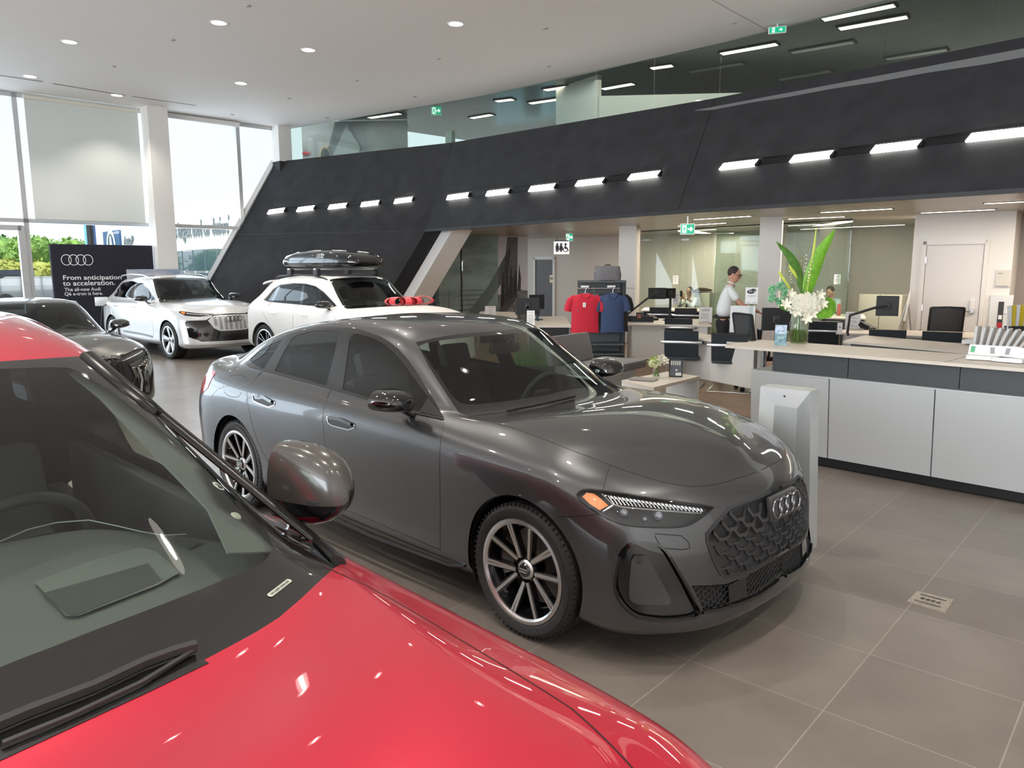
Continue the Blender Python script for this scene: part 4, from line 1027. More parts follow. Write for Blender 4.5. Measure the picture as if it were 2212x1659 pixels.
def seat(parent, x, y, z, s=1.0, m=None, lean=R(18)):
    t = bpy.data.objects.new('seat', None); COL.objects.link(t); t.parent = parent; t.location = (x, y, z)
    MB().box((.02, 0, .09), (.50 * s, .50, .15), bev=.05).build('cushion', m or M_int, t, True)
    q = MB(); q.M = T(-.25 * s, 0, .14) @ rot('Y', -lean); q.box((0, 0, .28), (.13, .48, .58), bev=.05); q.build('backrest', m or M_int, t, True)
    q = MB(); q.M = T(-.25 * s, 0, .14) @ rot('Y', -lean); q.box((.0, 0, .66), (.09, .26, .17), bev=.035); q.build('headrest', m or M_int, t, True)
    return t
def interior(parent, xd, zd, w, x_f, x_r, zs=.28, drive=1, roofz=1.3, m=None, wheel_r=.185):
    """dash from xd, driver on the +y side"""
    m = m or M_int
    q = MB(); g = []
    for y in [-w, -w * .6, -w * .2, w * .2, w * .45, w * .6, w * .8, w]:
        hump = .05 if .15 < y / w < .85 else 0
        g.append([(xd + .42 - abs(y / w) ** 2 * .16, y, zd - .05), (xd + .18, y, zd), (xd - .02, y, zd + hump * .8), (xd - .12, y, zd + hump * .5 - .03), (xd - .16, y, zd - .16), (xd - .12, y, zd - .45)])
    q.sheet(g, .01); q.build('dashboard', m, parent, True, 50)
    st = bpy.data.objects.new('steering_wheel', None); COL.objects.link(st); st.parent = parent; st.location = (xd - .30, drive * .37, zd - .03)
    Ms = rot('Y', R(-65) + math.pi / 2 * 0) ; Ms = rot('Y', R(-68))
    q = MB(); q.torus((0, 0, 0), wheel_r, .017, 36, 8, Ms); q.build('wheel_rim', M_int2, st, True)
    q = MB(); q.box((0, 0, 0), (.12, .15, .04), Ms, bev=.015); q.box((0, .12, 0), (.03, .11, .02), Ms); q.box((0, -.12, 0), (.03, .11, .02), Ms); q.box((-.1, 0, 0), (.13, .03, .02), Ms); q.build('wheel_hub', M_int2, st, True)
    for y in (-.37, .37): seat(parent, x_f, y, zs, 1, m)
    q = MB(); q.box((x_r + .02, 0, zs + .1), (.5, w * 1.55, .16), bev=.05); q.box((0, 0, .28), (.13, w * 1.55, .56), T(x_r - .25, 0, zs + .12) @ rot('Y', -R(22)), bev=.05)
    for y in (-.38, 0, .38): q.box((0, 0, .62), (.09, .24, .13), T(x_r - .25, y, zs + .12) @ rot('Y', -R(22)), bev=.03)
    q.build('rear_bench', m, parent, True)
    q = MB(); q.box(((xd + x_r) / 2 - .1, 0, zs - .02), (abs(xd - x_r) + .9, w * 1.9, .03)); q.box(((xd + x_f) / 2, 0, zs + .12), (.7, .22, .26), bev=.03); q.build('cabin_floor', M_int, parent)
def plain_mirror(parent, name, c, side, m_cap, m_low=None, s=1.0, ang=0.0):
    """door mirror: rounded cap, lower shell, glass on the rear face, foot"""
    t = bpy.data.objects.new(name, None); COL.objects.link(t); t.parent = parent; t.location = c; t.rotation_euler = (0, 0, side * ang)
    # outline in the y-z plane, swept towards the front
    n = 28; L, H, D = .235 * s, .152 * s, .155 * s
    def ring(k, f):   # superellipse, tapering towards the outer end
        g = []
        for i in range(n):
            a = 2 * math.pi * i / n; y = math.copysign(abs(math.cos(a)) ** .72, math.cos(a)); z = math.copysign(abs(math.sin(a)) ** .8, math.sin(a))
            yy = y * L / 2 * f; zz = z * H / 2 * f * (1 - .16 * y) + .012 * y
            if z < 0: zz *= .62
            g.append((yy, zz))
        return g
    cap, low = MB(), MB()
    secs = [(-.02, .985), (.0, 1.0), (D * .3, .985), (D * .58, .90), (D * .8, .73), (D * .93, .50), (D, .2), (D * 1.01, .01)]
    G = [[Vector((x, side * y, z)) for y, z in ring(0, f)] for x, f in secs]
    top = [i for i in range(n) if i <= n // 2]; bot = [i % n for i in range(n // 2, n + 1)]
    if side > 0: cap.sheet([[r[i] for i in top] for r in G], 0); low.sheet([[r[i] for i in bot] for r in G], 0)
    else: cap.sheet([[r[i] for i in top][::-1] for r in G], 0); low.sheet([[r[i] for i in bot][::-1] for r in G], 0)
    cap.build('mirror_cap', m_cap, t, True, 60); low.build('mirror_underside', m_low or M_gblack, t, True, 60)
    q = MB(); q.add([p + Vector((.006, 0, 0)) for p in G[0]], [tuple(range(n))]); q.build('mirror_glass', mat('mirror_glass', (.55, .58, .6), .02, 1), t)
    q = MB(); a = Vector((.05, -side * L * .30, -H * .30)); q.tube([a, a + Vector((.02, -side * .05, -.035)), a + Vector((.03, -side * .12, -.045))], .028, 8, flat=.6); q.build('mirror_foot', M_gblack, t, True)
    q = MB(); q.box((D * .45, side * 0, -H * .04), (D * .6, L * .9, .007)); q.build('turn_signal_strip', M_dark, t)
    return t
# ================================================================ GREY SEDAN (nearest full car)
M_grey = paint('grey_metallic_paint', (.082, .084, .088), .75, .34, 1.0)
def build_a5():
    t = thing('car', 'dark grey metallic sedan with hexagonal grille in front of the reception counter', 'car', (.6715, 4.0940, 0), R(-44.15))
    bpy.context.view_layer.update(); Mw = Matrix.Translation((.6715, 4.0940, 0)) @ Matrix.Rotation(R(-44.15), 4, 'Z')
    c = Car(A5, A5N)
    side = c.ortho((0, 1, 0)); top = c.ortho((0, 0, -1)); cm = c.camera(Mw)
    c.arch(0, .34, .372); c.arch(-2.9, .34, .372)
    dlo = [(525.8, 776), (546, 758), (571.9, 739.5), (593, 729), (615.3, 721), (656, 708.3), (694, 702.9), (745.5, 704.5), (775, 708), (799.7, 716.4), (823, 725), (843, 737), (862, 753), (881, 774), (901, 803), (921.8, 836), (941, 869), (959.7, 903), (908.2, 892.7), (850, 876), (791.6, 858.8), (718.3, 837), (655, 820), (593.6, 803.2), (567.8, 796.5), (539.3, 788.3), (529, 783)]
    c.cut(cm, dlo, 'trim', only=None)
    c.cut(cm, [(757.7, 717.8), (780, 720.5), (799.7, 726), (818, 734), (835, 745), (850, 758.5), (864.8, 774.8), (880, 794), (894.6, 815.4), (910, 836), (924.5, 857), (905, 888), (850, 872), (791.6, 855), (740, 838.5)], 'glass_f', 'trim')
    c.cut(cm, [(734.6, 713.7), (712, 711), (691, 711.5), (673, 713), (658.7, 716.4), (645, 720.5), (633, 726), (615, 754), (593.6, 798), (655, 815), (704.8, 830.4)], 'glass_r', 'trim')
    c.cut(cm, [(610, 731), (597, 735), (582.7, 742), (569, 749.5), (555.6, 759), (541, 771), (543, 778), (553, 785), (570, 792.5), (589, 764)], 'glass_q', 'trim')
    ws = [(899, 738), (913, 764), (927, 791), (954, 834), (972, 862), (989.5, 888.7), (1013, 899.5), (1033, 898), (1052, 896), (1117, 888.7), (1171, 880.5), (1253, 863), (1310, 851), (1345, 844), (1306.8, 804.6), (1252.6, 764), (1198, 731), (1160, 712), (1144, 711.5), (1062.7, 715), (981, 722), (940, 728.5)]
    c.cut(cm, ws, 'windshield_border', 0)
    c.cut(cm, [(905, 747), (923, 772), (940, 799), (958, 826), (972, 848), (983, 861), (995, 869.5), (1010, 873), (1025, 873), (1060, 870.5), (1100, 866), (1171, 856), (1274, 832), (1310, 812), (1180, 722), (1110, 722), (1060, 724), (1016, 727), (960, 733), (920, 740)], 'windshield', 'windshield_border')
    c.cut(top, [(-2.58, .02), (-2.62, -.40), (-2.72, -.50), (-3.2, -.50), (-3.38, -.42), (-3.42, .02)], 'rear_window', 0)
    hood = [(1013, 899.5), (1052, 908), (1098, 922), (1144, 937.5), (1185, 953.5), (1225, 970), (1280, 991), (1315, 1005.5), (1361, 1022), (1400, 1035), (1430, 1043.5), (1460, 1049.5), (1480, 1052.5), (1498, 1053.7), (1520, 1053), (1539, 1050.5), (1570, 1043.5), (1607, 1032), (1640, 1021), (1661, 1013), (1702, 990), (1760, 880), (1345, 835), (1310, 850), (1253, 862), (1171, 880), (1117, 888), (1052, 895.5)]
    c.cut(cm, hood, 'hood', 0)
    hl = [(1243.4, 1069.5), (1250, 1061.5), (1260, 1057.8), (1272, 1057), (1308.5, 1061.4), (1350, 1068), (1389.9, 1074.9), (1430, 1081), (1471, 1087.1), (1510, 1093), (1541.7, 1098.5), (1525, 1113), (1503.8, 1127.8), (1493, 1134), (1482, 1138.7), (1464, 1141.5), (1444, 1142.7), (1410, 1142), (1376.3, 1140), (1354, 1137.5), (1335.6, 1133.3), (1313, 1124), (1292.2, 1112.9), (1272, 1100), (1254.2, 1085.8)]
    c.cut(cm, hl, 'lamp', 0)
    gr = [(1574.5, 1099.9), (1548, 1129), (1524.4, 1156.8), (1525, 1172), (1531, 1191), (1538, 1210.8), (1546, 1228), (1555, 1243.6), (1567, 1249.5), (1590, 1245), (1615, 1237.8), (1645, 1222), (1673, 1205), (1721, 1174), (1750, 1145), (1765, 1114), (1752, 1040), (1738.5, 1029.5), (1692, 1052.6), (1634, 1079.6)]
    c.cut(cm, gr, 'grille', 0)
    ac = [(1336, 1201), (1343, 1189), (1354, 1178.5), (1368, 1174), (1388, 1174), (1406, 1176.6), (1421, 1180.5), (1433, 1188.8), (1442, 1200), (1449.5, 1213), (1467, 1243), (1484.8, 1273), (1500, 1300), (1513, 1324.5), (1510, 1332), (1498, 1338), (1465, 1343), (1430.5, 1344.8), (1402, 1342.5), (1376, 1337), (1357, 1325.5), (1341, 1309), (1330, 1292), (1324.8, 1275), (1326, 1252), (1330, 1230)]
    c.cut(cm, ac, 'duct', 0)
    c.cut(cm, [(1368, 1205), (1390, 1205), (1397, 1210), (1403.4, 1218.7), (1414, 1237), (1425, 1256.6), (1437, 1278), (1448, 1300), (1448, 1307), (1443, 1311), (1410, 1311), (1373.6, 1309.5), (1361, 1304), (1356, 1295), (1356, 1273), (1359, 1240), (1362, 1215)], 'duct_panel', 'duct')
    low = [(1490, 1267.5), (1530, 1267), (1566, 1264.8), (1600, 1252), (1630, 1237), (1661, 1218.7), (1705, 1190), (1748, 1159), (1755, 1184), (1701.8, 1235), (1668, 1264), (1634, 1287), (1595, 1303), (1552.6, 1315), (1516, 1322), (1503, 1294)]
    c.cut(cm, low, 'intake', 0)
    fd = [(714, 840.5), (706, 858), (700.7, 875), (697.5, 892), (697, 910), (699.5, 943), (703.4, 975.5), (706, 1030), (711, 1084), (828, 1134), (948.5, 1187), (949, 1097.5), (948.4, 1002.6), (949, 975), (951.6, 948.3), (958.4, 911.7), (958, 904), (908.2, 893.2), (850, 876), (791.6, 859)]
    c.cut(cm, fd, 'front_door', 0)
    rd = [(567, 797.5), (556, 809), (544.8, 823.6), (535, 834), (533, 845), (535.5, 872), (543.4, 910.4), (555.6, 948.3), (573, 986), (594, 1020), (620, 1045), (711, 1084), (706, 1030), (703.4, 975.5), (699.5, 943), (697, 910), (697.5, 892), (700.7, 875), (706, 858), (714, 840.5), (655, 820.5), (593.6, 803.7)]
    c.cut(cm, rd, 'rear_door', 0)
    c.cut(cm, [(436, 815), (447, 803), (463, 795.5), (467, 801), (457, 815), (449, 834), (436, 846)], 'tail_lamp', 0)
    c.assign('sill', lambda p, f: p.z < .275 and -2.5 < p.x < -.38 and abs(p.y) > .5)
    c.assign('rear_skirt', lambda p, f: p.x < -3.2 and p.z < .37)
    P = lambda *a, **k: c.part(*a, **k)
    P(0, t, M_grey, 'body', side='B'); P('hood', t, M_grey, 'hood', side='B')
    P('windshield_border', t, M_frit, 'windshield_border', side='B'); P('windshield', t, M_cglass, 'windshield', side='B')
    P('rear_window', t, M_privacy, 'rear_window', side='B'); P('rear_skirt', t, M_black, 'rear_skirt', side='B')
    P('intake', t, M_black, 'lower_intake_back', side='B', off=-.03)
    for sd in 'RL':
        sg = -1 if sd == 'R' else 1
        P('trim', t, M_frit, 'window_trim', side=sd); P('glass_q', t, M_cglass, 'quarter_glass', side=sd, off=-.002)
        d = P('front_door', t, M_grey, 'front_door', side=sd); P('glass_f', d, M_cglass2, 'window', side=sd, off=-.002)
        r = P('rear_door', t, M_grey, 'rear_door', side=sd); P('glass_r', r, M_cglass2, 'window', side=sd, off=-.002)
        P('sill', t, M_grey, 'side_sill', side=sd); P('tail_lamp', t, M_red, 'tail_lamp', side=sd, off=.003, thick=.02)
        # headlamp: recessed black housing, lens, light bars, amber corner
        h = P('lamp', t, M_lens, 'headlamp', side=sd, off=.0005)
        P('lamp', h, M_black, 'housing', side=sd, off=-.045)
        P('duct', t, M_gblack, 'air_curtain', side=sd, off=-.028); P('duct_panel', t, mat('matt_grey_panel', (.055, .057, .06), .42), 'air_curtain_panel', side=sd, off=-.012, thick=.03)
        def MBx(mb): return mb if sd == 'R' else mirror_mb(mb)
        def fan(poly, off, name, m, par, thick=.006):
            """filled outline laid under the lens"""
            D = [c.surf(cm, p, off) for p in poly]; D = [p for p, n in D if p is not None]
            q = MB(); q.add(D, [tuple(range(len(D)))]); return MBx(q).build(name, m, par)
        fan([(1254, 1072), (1264, 1062), (1281, 1064), (1296, 1076), (1312, 1091), (1292, 1102), (1270, 1089)], -.02, 'amber_reflector', M_amber, h)
        q = MB()
        for k in range(24):
            u = 1312 + k * 8.6; v = 1067 + k * 1.33; L = 21 - k * .42
            for (a, b) in (((u, v + 2), (u + L * .62, v + L)),):
                D = c.drape(cm, [a, b], 6, -.014)
                if len(D) > 1: q.tube([p for p, n in D], .0018, 4)
            D = c.drape(cm, [(u + 5, v + 3), (u + 9, v + 9)], 6, -.012)
            if len(D) > 1: q.tube([p for p, n in D], .003, 4)
        MBx(q).build('light_bars', mat('lamp_bars', (.85, .86, .88), .15, .9, emis=(1, 1, 1), es=.25), h)
        q = MB(); q.tube([p for p, n in c.drape(cm, [(1298, 1066), (1322, 1090), (1345, 1096), (1420, 1103), (1515, 1112)], 12, -.012)], .004, 6); q.tube([p for p, n in c.drape(cm, [(1322, 1092), (1300, 1106)], 12, -.012)], .004, 6)
        MBx(q).build('chrome_strip', M_chrome, h, True)
        q = MB()
        for (u, v, r_) in ((1347, 1107, .022), (1425, 1114, .024), (1395, 1122, .012)):
            p, n = c.surf(cm, (u, v), -.03)
            if p is not None: q.ball(p, r_, 12, 8)
        MBx(q).build('projector_lenses', mat('projector', (.3, .32, .36), .05, .6, 1.0), h, True)
        q = c.ribbon(cm, hl, .006, 14, .001, True); MBx(q).build('lamp_seal', M_black, h)
        q = MB(); q.sheet([[c.surf(cm, p, -.028)[0], c.surf(cm, p, -.0)[0]] for p in ac + [ac[0]]]); MBx(q).build('duct_edge', M_gblack, t, True)
        q = c.ribbon(cm, ac, .012, 12, .002, True, .006); MBx(q).build('duct_rim', M_gblack, t, True)
        p, n = c.surf(cm, (1381, 1212), -.008); q = MB(); q.cyl(p, p + n * .004, .013, n=14); MBx(q).build('parking_sensor', M_dark, t)
        p, n = c.surf(cm, (1238, 1175), .0); q = MB(); q.cyl(p - n * .003, p + n * .0015, .012, n=14); MBx(q).build('parking_sensor', M_grey, t)
        # panel gaps
        G = MB()
        for L in ([(714, 840.5), (706, 858), (700.7, 875), (697.5, 892), (697, 910), (699.5, 943), (703.4, 975.5), (706, 1030), (711, 1084)], [(958.4, 911.7), (951.6, 948.3), (949, 975), (948.4, 1002.6), (949, 1097.5), (948.5, 1187)],
                  [(567, 797.5), (556, 809), (544.8, 823.6), (535, 834), (533, 845), (535.5, 872), (543.4, 910.4), (555.6, 948.3), (573, 986), (594, 1020)], [(1316.6, 1006.5), (1308, 1032), (1301, 1059)], [(1200, 1117), (1245, 1116.5), (1287, 1112.9)], hood[:24],
                  [(711, 1084), (828, 1134), (948.5, 1187)], [(1412, 1159), (1418, 1171), (1427, 1186), (1472, 1190), (1488, 1187), (1484, 1173), (1470, 1160), (1412, 1155)]):
            c.ribbon(cm, L, .0045, 8, .0006, False, .002, G)
        c.ribbon(cm, [(505, 806), (520, 806), (530, 811), (533, 820), (528, 832), (521, 845), (515, 853), (505, 854), (492, 850), (484, 842), (483, 828), (490, 816), (498, 808)], .004, 8, .0006, True, .002, G)
        MBx(G).build('panel_gaps', M_black, t)
        # chrome-edged flush handles
        for (u0, v0, u1, v1, dr) in ((544.8, 848, 594, 868, r), (706, 897, 766, 918, d)):
            H = bpy.data.objects.new('handle', None); COL.objects.link(H); H.parent = dr
            pl = [(u0, v0 + 1), (u0 + 4, v0 - 1), (u1 - 6, v1 - 6), (u1, v1 - 1), (u1 - 1, v1 + 4), (u1 - 14, v1 + 8), (u0 + 12, v1 - 1), (u0 + 3, v0 + 14)]
            q = MB(); D = [c.surf(cm, p, .001)[0] for p in pl]; q.add(D, [tuple(range(len(D)))]); MBx(q).build('recess', M_black, H)
            q = c.ribbon(cm, pl, .007, 6, .004, True, .005); MBx(q).build('surround', M_chrome, H, True)
            q = c.ribbon(cm, [(u0 + 6, v0 + 2), ((u0 + u1) / 2, (v0 + v1) / 2 - 4), (u1 - 5, v1 - 3)], .020, 6, .016, False, .012); MBx(q).build('grip', M_gblack, H, True)
        if 1:   # door trim strip below the glass and side skirt blade
            q = c.ribbon(cm, [(539, 790), (567.8, 798), (593.6, 804.5), (655, 821.5), (718.3, 838.5), (791.6, 860.3), (850, 877.5), (908.2, 894.2), (957, 905.5)], .010, 14, .004, False, .006); MBx(q).build('belt_strip', M_frit, t, True)
            q = MB(); q.tube([(-2.45, sg * .905, .30), (-1.9, sg * .915, .235), (-1.2, sg * .92, .215), (-.5, sg * .91, .225), (-.40, sg * .90, .25)], .016, 6, flat=.5); q.build('skirt_blade', M_gblack, t, True)
            liner(t, 0, .34, .372, .58, .895, sg); liner(t, -2.9, .34, .372, .58, .89, sg)
        plain_mirror(t, 'door_mirror', (-.955, sg * .965, 1.047), sg, M_gblack, None, 1.04, R(-8))
        q = MB(); a, b_, d_ = c.surf(cm, (925, 858), .003)[0], c.surf(cm, (956, 901), .003)[0], c.surf(cm, (906, 889), .003)[0]; q.add([a, b_, d_], [(0, 1, 2)]); MBx(q).build('mirror_triangle', M_gblack, t)
        tb = [(('BRIDGESTONE'), .034, R(112), .272), ('BRIDGESTONE', .034, R(-68), .272), ('TURANZA', .024, R(15), .285)]
        Mf = mat('machined_alloy', (.62, .61, .60), .28, 1.0)
        wheel(t, (0, sg * .795, .335), sg, .335, .254, .245, 'v5', True, R(-86), Mf, None, tb if sg < 0 else None)
        wheel(t, (-2.9, sg * .79, .335), sg, .335, .254, .245, 'v5', True, R(10), Mf, None, tb if sg < 0 else None)
    # grille: dark back plate, mesh of raised hexagon chevrons, frame, rings
    gb = P('grille', t, mat('grille_grey', (.035, .036, .038), .42), 'grille', side='B', off=-.012)
    fr_ = c.ortho((-1, 0, 0))
    # chevrons in front projection (y, z), built on the right half and mirrored
    upb, lob = MB(), MB()
    mat_g = M_dark
    px_, pz_ = .108, .064
    for j in range(-1, 12):
        for i in range(-1, 8):
            y0 = -(i * px_ + (px_ / 2 if j % 2 else 0)); z0 = .40 + j * pz_ * .5 * 1.08
            hw, hh = px_ * .47, pz_ * .5
            tst = [(y0 - hw * .5, z0 - hh * .6), (y0 + hw * .5, z0 - hh * .6), (y0, z0 + hh)]
            def inside(y, z):
                p, n, ii, dd_ = fr_['cast']((y, z))
                if p is None or p.x < .4: return None
                u, v = proj(Mw @ p); X = False; jj = len(gr) - 1
                for ii in range(len(gr)):
                    if (gr[ii][1] > v) != (gr[jj][1] > v) and u < (gr[jj][0] - gr[ii][0]) * (v - gr[ii][1]) / (gr[jj][1] - gr[ii][1]) + gr[ii][0]: X = not X
                    jj = ii
                return (p, n) if X else None
            if y0 > .02: continue
            C_ = inside(y0, z0)
            if C_ is None or not inside(y0 - hw, z0) : continue
            if abs(y0) < .12 and z0 > .60: continue
            top_ = z0 > .575
            tgt = upb if top_ else lob
            if not top_:
                pts = [(y0 - hw, z0 + hh * .3), (y0 - hw * .55, z0 - hh * .9), (y0 + hw * .55, z0 - hh * .9), (y0 + hw, z0 + hh * .3)]
            else:
                pts = [(y0 - hw, z0 + hh * .2), (y0 - hw * .5, z0 - hh), (y0 + hw * .5, z0 - hh), (y0 + hw, z0 + hh * .2)]
            g = []
            for (y, z) in pts:
                y = min(y, -.0005); p, n, ii, dd_ = fr_['cast']((y, z))
                if p is None: break
                lift = .004 if top_ else -.002; dn_ = -.02 if top_ else -.014; hgt = .018 if top_ else .008
                g.append([p + n * dn_ + Vector((0, 0, .004)), p + n * lift + Vector((0, 0, hgt * .5)), p + n * lift + Vector((0, 0, -hgt * .4)), p + n * dn_ + Vector((0, 0, -hgt))])
            if len(g) == 4:
                tgt.sheet(g)
                if top_:   # black hole above the chevron
                    pass
    both(upb).build('upper_honeycomb', mat('grille_bar', (.06, .06, .062), .35), gb); both(lob).build('lower_honeycomb', mat('grille_bar2', (.05, .052, .056), .4), gb)
    P_up = [(1580, 1112), (1530, 1160), (1531, 1174), (1600, 1165), (1680, 1125), (1750, 1085), (1748, 1042), (1735, 1036), (1640, 1083)]
    c.cut(cm, P_up, 'grille_hole', 'grille'); P('grille_hole', gb, M_black, 'upper_opening', side='B', off=-.010)
    q = c.ribbon(cm, gr[:12] + [(1690, 1196)], .014, 14, .004, False, .012); both(q).build('grille_frame', M_dark, gb, True)
    q = c.ribbon(cm, [(1574.5, 1099.9), (1634, 1079.6), (1692, 1052.6)], .012, 14, .004, False, .01); both(q).build('grille_top_edge', M_dark, gb, True)
    q = MB(); Mr = T(.885, 0, .655) @ rot('Y', R(90 - 8)) @ rot('Z', R(90)); q.box((0, 0, -.018), (.27, .12, .035), Mr, bev=.016); q.build('emblem_block', mat('grille_bar', (.06, .06, .062), .35), gb, True)
    q = MB(); rings(q, Mr @ T(0, 0, .004), .043, .0055, .78); q.build('emblem_rings', mat('emblem_dark_chrome', (.30, .30, .31), .25, 1), gb, True)
    # lower intake: mesh, radar box, splitter lip
    lp = [(1490, 1267.5), (1530, 1267), (1566, 1264.8), (1600, 1252), (1630, 1237), (1661, 1218.7), (1700, 1193)]
    q = MB()
    for k in range(34):
        for j in range(6):
            y0 = -.02 - k * .020; z0 = .262 + j * .026 + (.013 if k % 2 else 0)
            hit = fr_['cast']((y0, z0))
            if hit[0] is None: continue
            u, v = proj(Mw @ hit[0]); X = False; jj = len(low) - 1
            for ii in range(len(low)):
                if (low[ii][1] > v) != (low[jj][1] > v) and u < (low[jj][0] - low[ii][0]) * (v - low[ii][1]) / (low[jj][1] - low[ii][1]) + low[ii][0]: X = not X
                jj = ii
            if not X: continue
            pp = []
            for a in range(4):
                y, z = y0 + .014 * math.cos(R(60 * a + 180)), z0 + .014 * math.sin(R(60 * a + 180)); h_ = fr_['cast']((min(y, -.001), z))
                if h_[0] is not None: pp.append(h_[0] + Vector((-.012, 0, 0)))
            if len(pp) > 1: q.tube(pp, .0022, 4)
    both(q).build('lower_mesh', M_dark, t)
    q = c.ribbon(cm, [(1514, 1326), (1552.6, 1318), (1595, 1306), (1634, 1290), (1668, 1267), (1700, 1238)], .014, 12, .010, False, .02); both(q).build('splitter_edge', M_gblack, t, True)
    fan2 = [c.surf(cm, p, -.004)[0] for p in [(1572, 1268), (1611, 1250), (1611, 1292), (1574, 1308)]]
    q = MB(); q.add([p for p in fan2 if p is not None], [(0, 1, 2, 3)]); q.build('radar_cover', M_gblack, t); mirror_mb(q).build('radar_cover', M_gblack, t)
    # wiper, underbody, interior
    q = MB(); q.tube([p for p, n in c.drape(cm, [(1095, 893), (1117, 888), (1150, 882), (1210, 869), (1250, 859)], 10, .014)], .008, 6); q.build('wiper', M_black, t, True)
    q = MB(); q.box((-1.45, 0, .26), (4.3, 1.30, .12)); q.box((-1.45, 0, .26), (2.1, 1.66, .10)); q.box((.45, 0, .30), (.5, 1.25, .25)); q.box((-3.5, 0, .35), (.4, 1.4, .2)); q.build('underbody', M_black, t)
    interior(t, -.72, .93, .72, -1.45, -2.35, .36)
    q = MB(); q.box((-1.00, 0, 1.27), (.05, .24, .065), bev=.02); q.cyl((-1.0, 0, 1.28), (-.93, 0, 1.33), .012); q.build('inner_mirror', M_int, t, True)
    return t
hero = build_a5()
# ================================================================ SUV SHAPES
def pw(x, K):
    for (a, A), (b, B) in zip(K, K[1:]):
        if x <= b or (b, B) == K[-1]: return A + (B - A) * (x - a) / (b - a)
def morph(src, xs, ws, zk, over):
    out = {}
    for k in src:
        out[k] = {u: (pw(p[0], xs), p[1] * ws(k, u), pw(p[2], zk)) for u, p in src[k].items()}
    for k in over: out[k].update(over[k])
    return out
ZK = [(0, .06), (.17, .26), (.35, .42), (.60, .72), (.83, 1.00), (.95, 1.09), (1.0, 1.13), (1.2, 1.36), (1.41, 1.60), (1.46, 1.655), (1.6, 1.8)]
XK = [(-3.94, -3.97), (-2.9, -2.995), (-1.3, -1.42), (-.5, -.66), (0, -.0), (.88, .95)]
WS = lambda k, u: 1.07 if k <= 6 else 1.07 + .03 * max(0, k - 6) / 2
SUV_OVER = {
 3: {-5: (-3.93, 0, .74), -3: (-3.90, .5, .74), -1: (-3.80, .82, .74), 0: (-3.62, .93, .74)},
 4: {-5: (-3.96, 0, .98), -3: (-3.93, .5, .98), -1: (-3.82, .80, .98), 0: (-3.66, .90, .99)},
 5: {-5: (-3.86, 0, 1.15), -3: (-3.84, .5, 1.15), -1: (-3.74, .76, 1.14), 0: (-3.60, .86, 1.12), 1: (-3.40, .90, 1.11), 3: (-2.98, .925, 1.09)},
 6: {1: (-3.55, .76, 1.20), 2: (-3.28, .82, 1.17), 3: (-3.0, .85, 1.155)},
 7: {1: (-3.52, .68, 1.30), 2: (-3.26, .73, 1.31), 3: (-3.0, .755, 1.36), 4: (-2.7, .77, 1.41), 5: (-2.2, .78, 1.42)},
 8: {1: (-3.50, .56, 1.40), 2: (-3.30, .60, 1.50), 3: (-3.05, .625, 1.555), 4: (-2.75, .64, 1.59), 5: (-2.2, .65, 1.61), 6: (-1.75, .65, 1.605), 7: (-1.40, .655, 1.565)},
 9: {1: (-3.52, .33, 1.42), 2: (-3.36, .35, 1.555), 3: (-3.10, .36, 1.60), 4: (-2.75, .37, 1.635), 5: (-2.2, .38, 1.655), 6: (-1.75, .385, 1.65), 7: (-1.36, .39, 1.605)},
 10: {1: (-3.53, 0, 1.42), 2: (-3.38, 0, 1.57), 3: (-3.12, 0, 1.62), 4: (-2.75, 0, 1.65), 5: (-2.2, 0, 1.672), 6: (-1.75, 0, 1.668), 7: (-1.33, 0, 1.62)},
}
SUV = morph(A5, XK, WS, ZK, SUV_OVER)
# ================================================================ RED CAR (foreground, left half seen from above its hood)
M_redp = paint('red_paint', (.60, .010, .042), .45, .36, 1.0, flake=.0)
RED_OVER = dict(SUV_OVER)
RED_OVER[6] = {**SUV_OVER[6], 7: (-1.42, .86, 1.13), 9: (-.95, .86, 1.115), 10: (-.72, .855, 1.10), 11: (-.33, .83, 1.09)}
RED_OVER[7] = {**SUV_OVER[7], 7: (-1.47, .725, 1.39), 8: (-1.18, .76, 1.265), 9: (-.93, .80, 1.165), 10: (-.61, .805, 1.112), 11: (-.27, .76, 1.115)}
RED_OVER[8] = {**SUV_OVER[8], 6: (-1.83, .62, 1.59), 7: (-1.46, .615, 1.548), 8: (-1.16, .66, 1.40), 9: (-.86, .70, 1.245), 10: (-.49, .655, 1.118), 11: (-.17, .60, 1.128)}
RED_OVER[9] = {**SUV_OVER[9], 7: (-1.42, .37, 1.582), 8: (-1.06, .385, 1.44), 9: (-.76, .40, 1.28), 10: (-.38, .38, 1.122), 11: (-.06, .33, 1.138)}
RED_OVER[10] = {**SUV_OVER[10], 7: (-1.40, 0, 1.597), 8: (-1.03, 0, 1.46), 9: (-.72, 0, 1.295), 10: (-.34, 0, 1.125), 11: (-.02, 0, 1.142)}
RED = morph(A5, XK, WS, ZK, RED_OVER)
def carbon():
    m = mat('carbon_weave', (.05, .045, .042), .3, 0, .9, .12); n, l, b = nodes_of(m)
    t = n.new('ShaderNodeTexCoord'); w = n.new('ShaderNodeTexWave'); w.inputs['Scale'].default_value = 95; w.bands_direction = 'DIAGONAL'; r = n.new('ShaderNodeValToRGB')
    r.color_ramp.elements[0].color = (.022, .02, .019, 1); r.color_ramp.elements[1].color = (.085, .075, .066, 1); l.new(t.outputs['Object'], w.inputs[0]); l.new(w.outputs[0], r.inputs[0]); l.new(r.outputs[0], b.inputs['Base Color']); return m
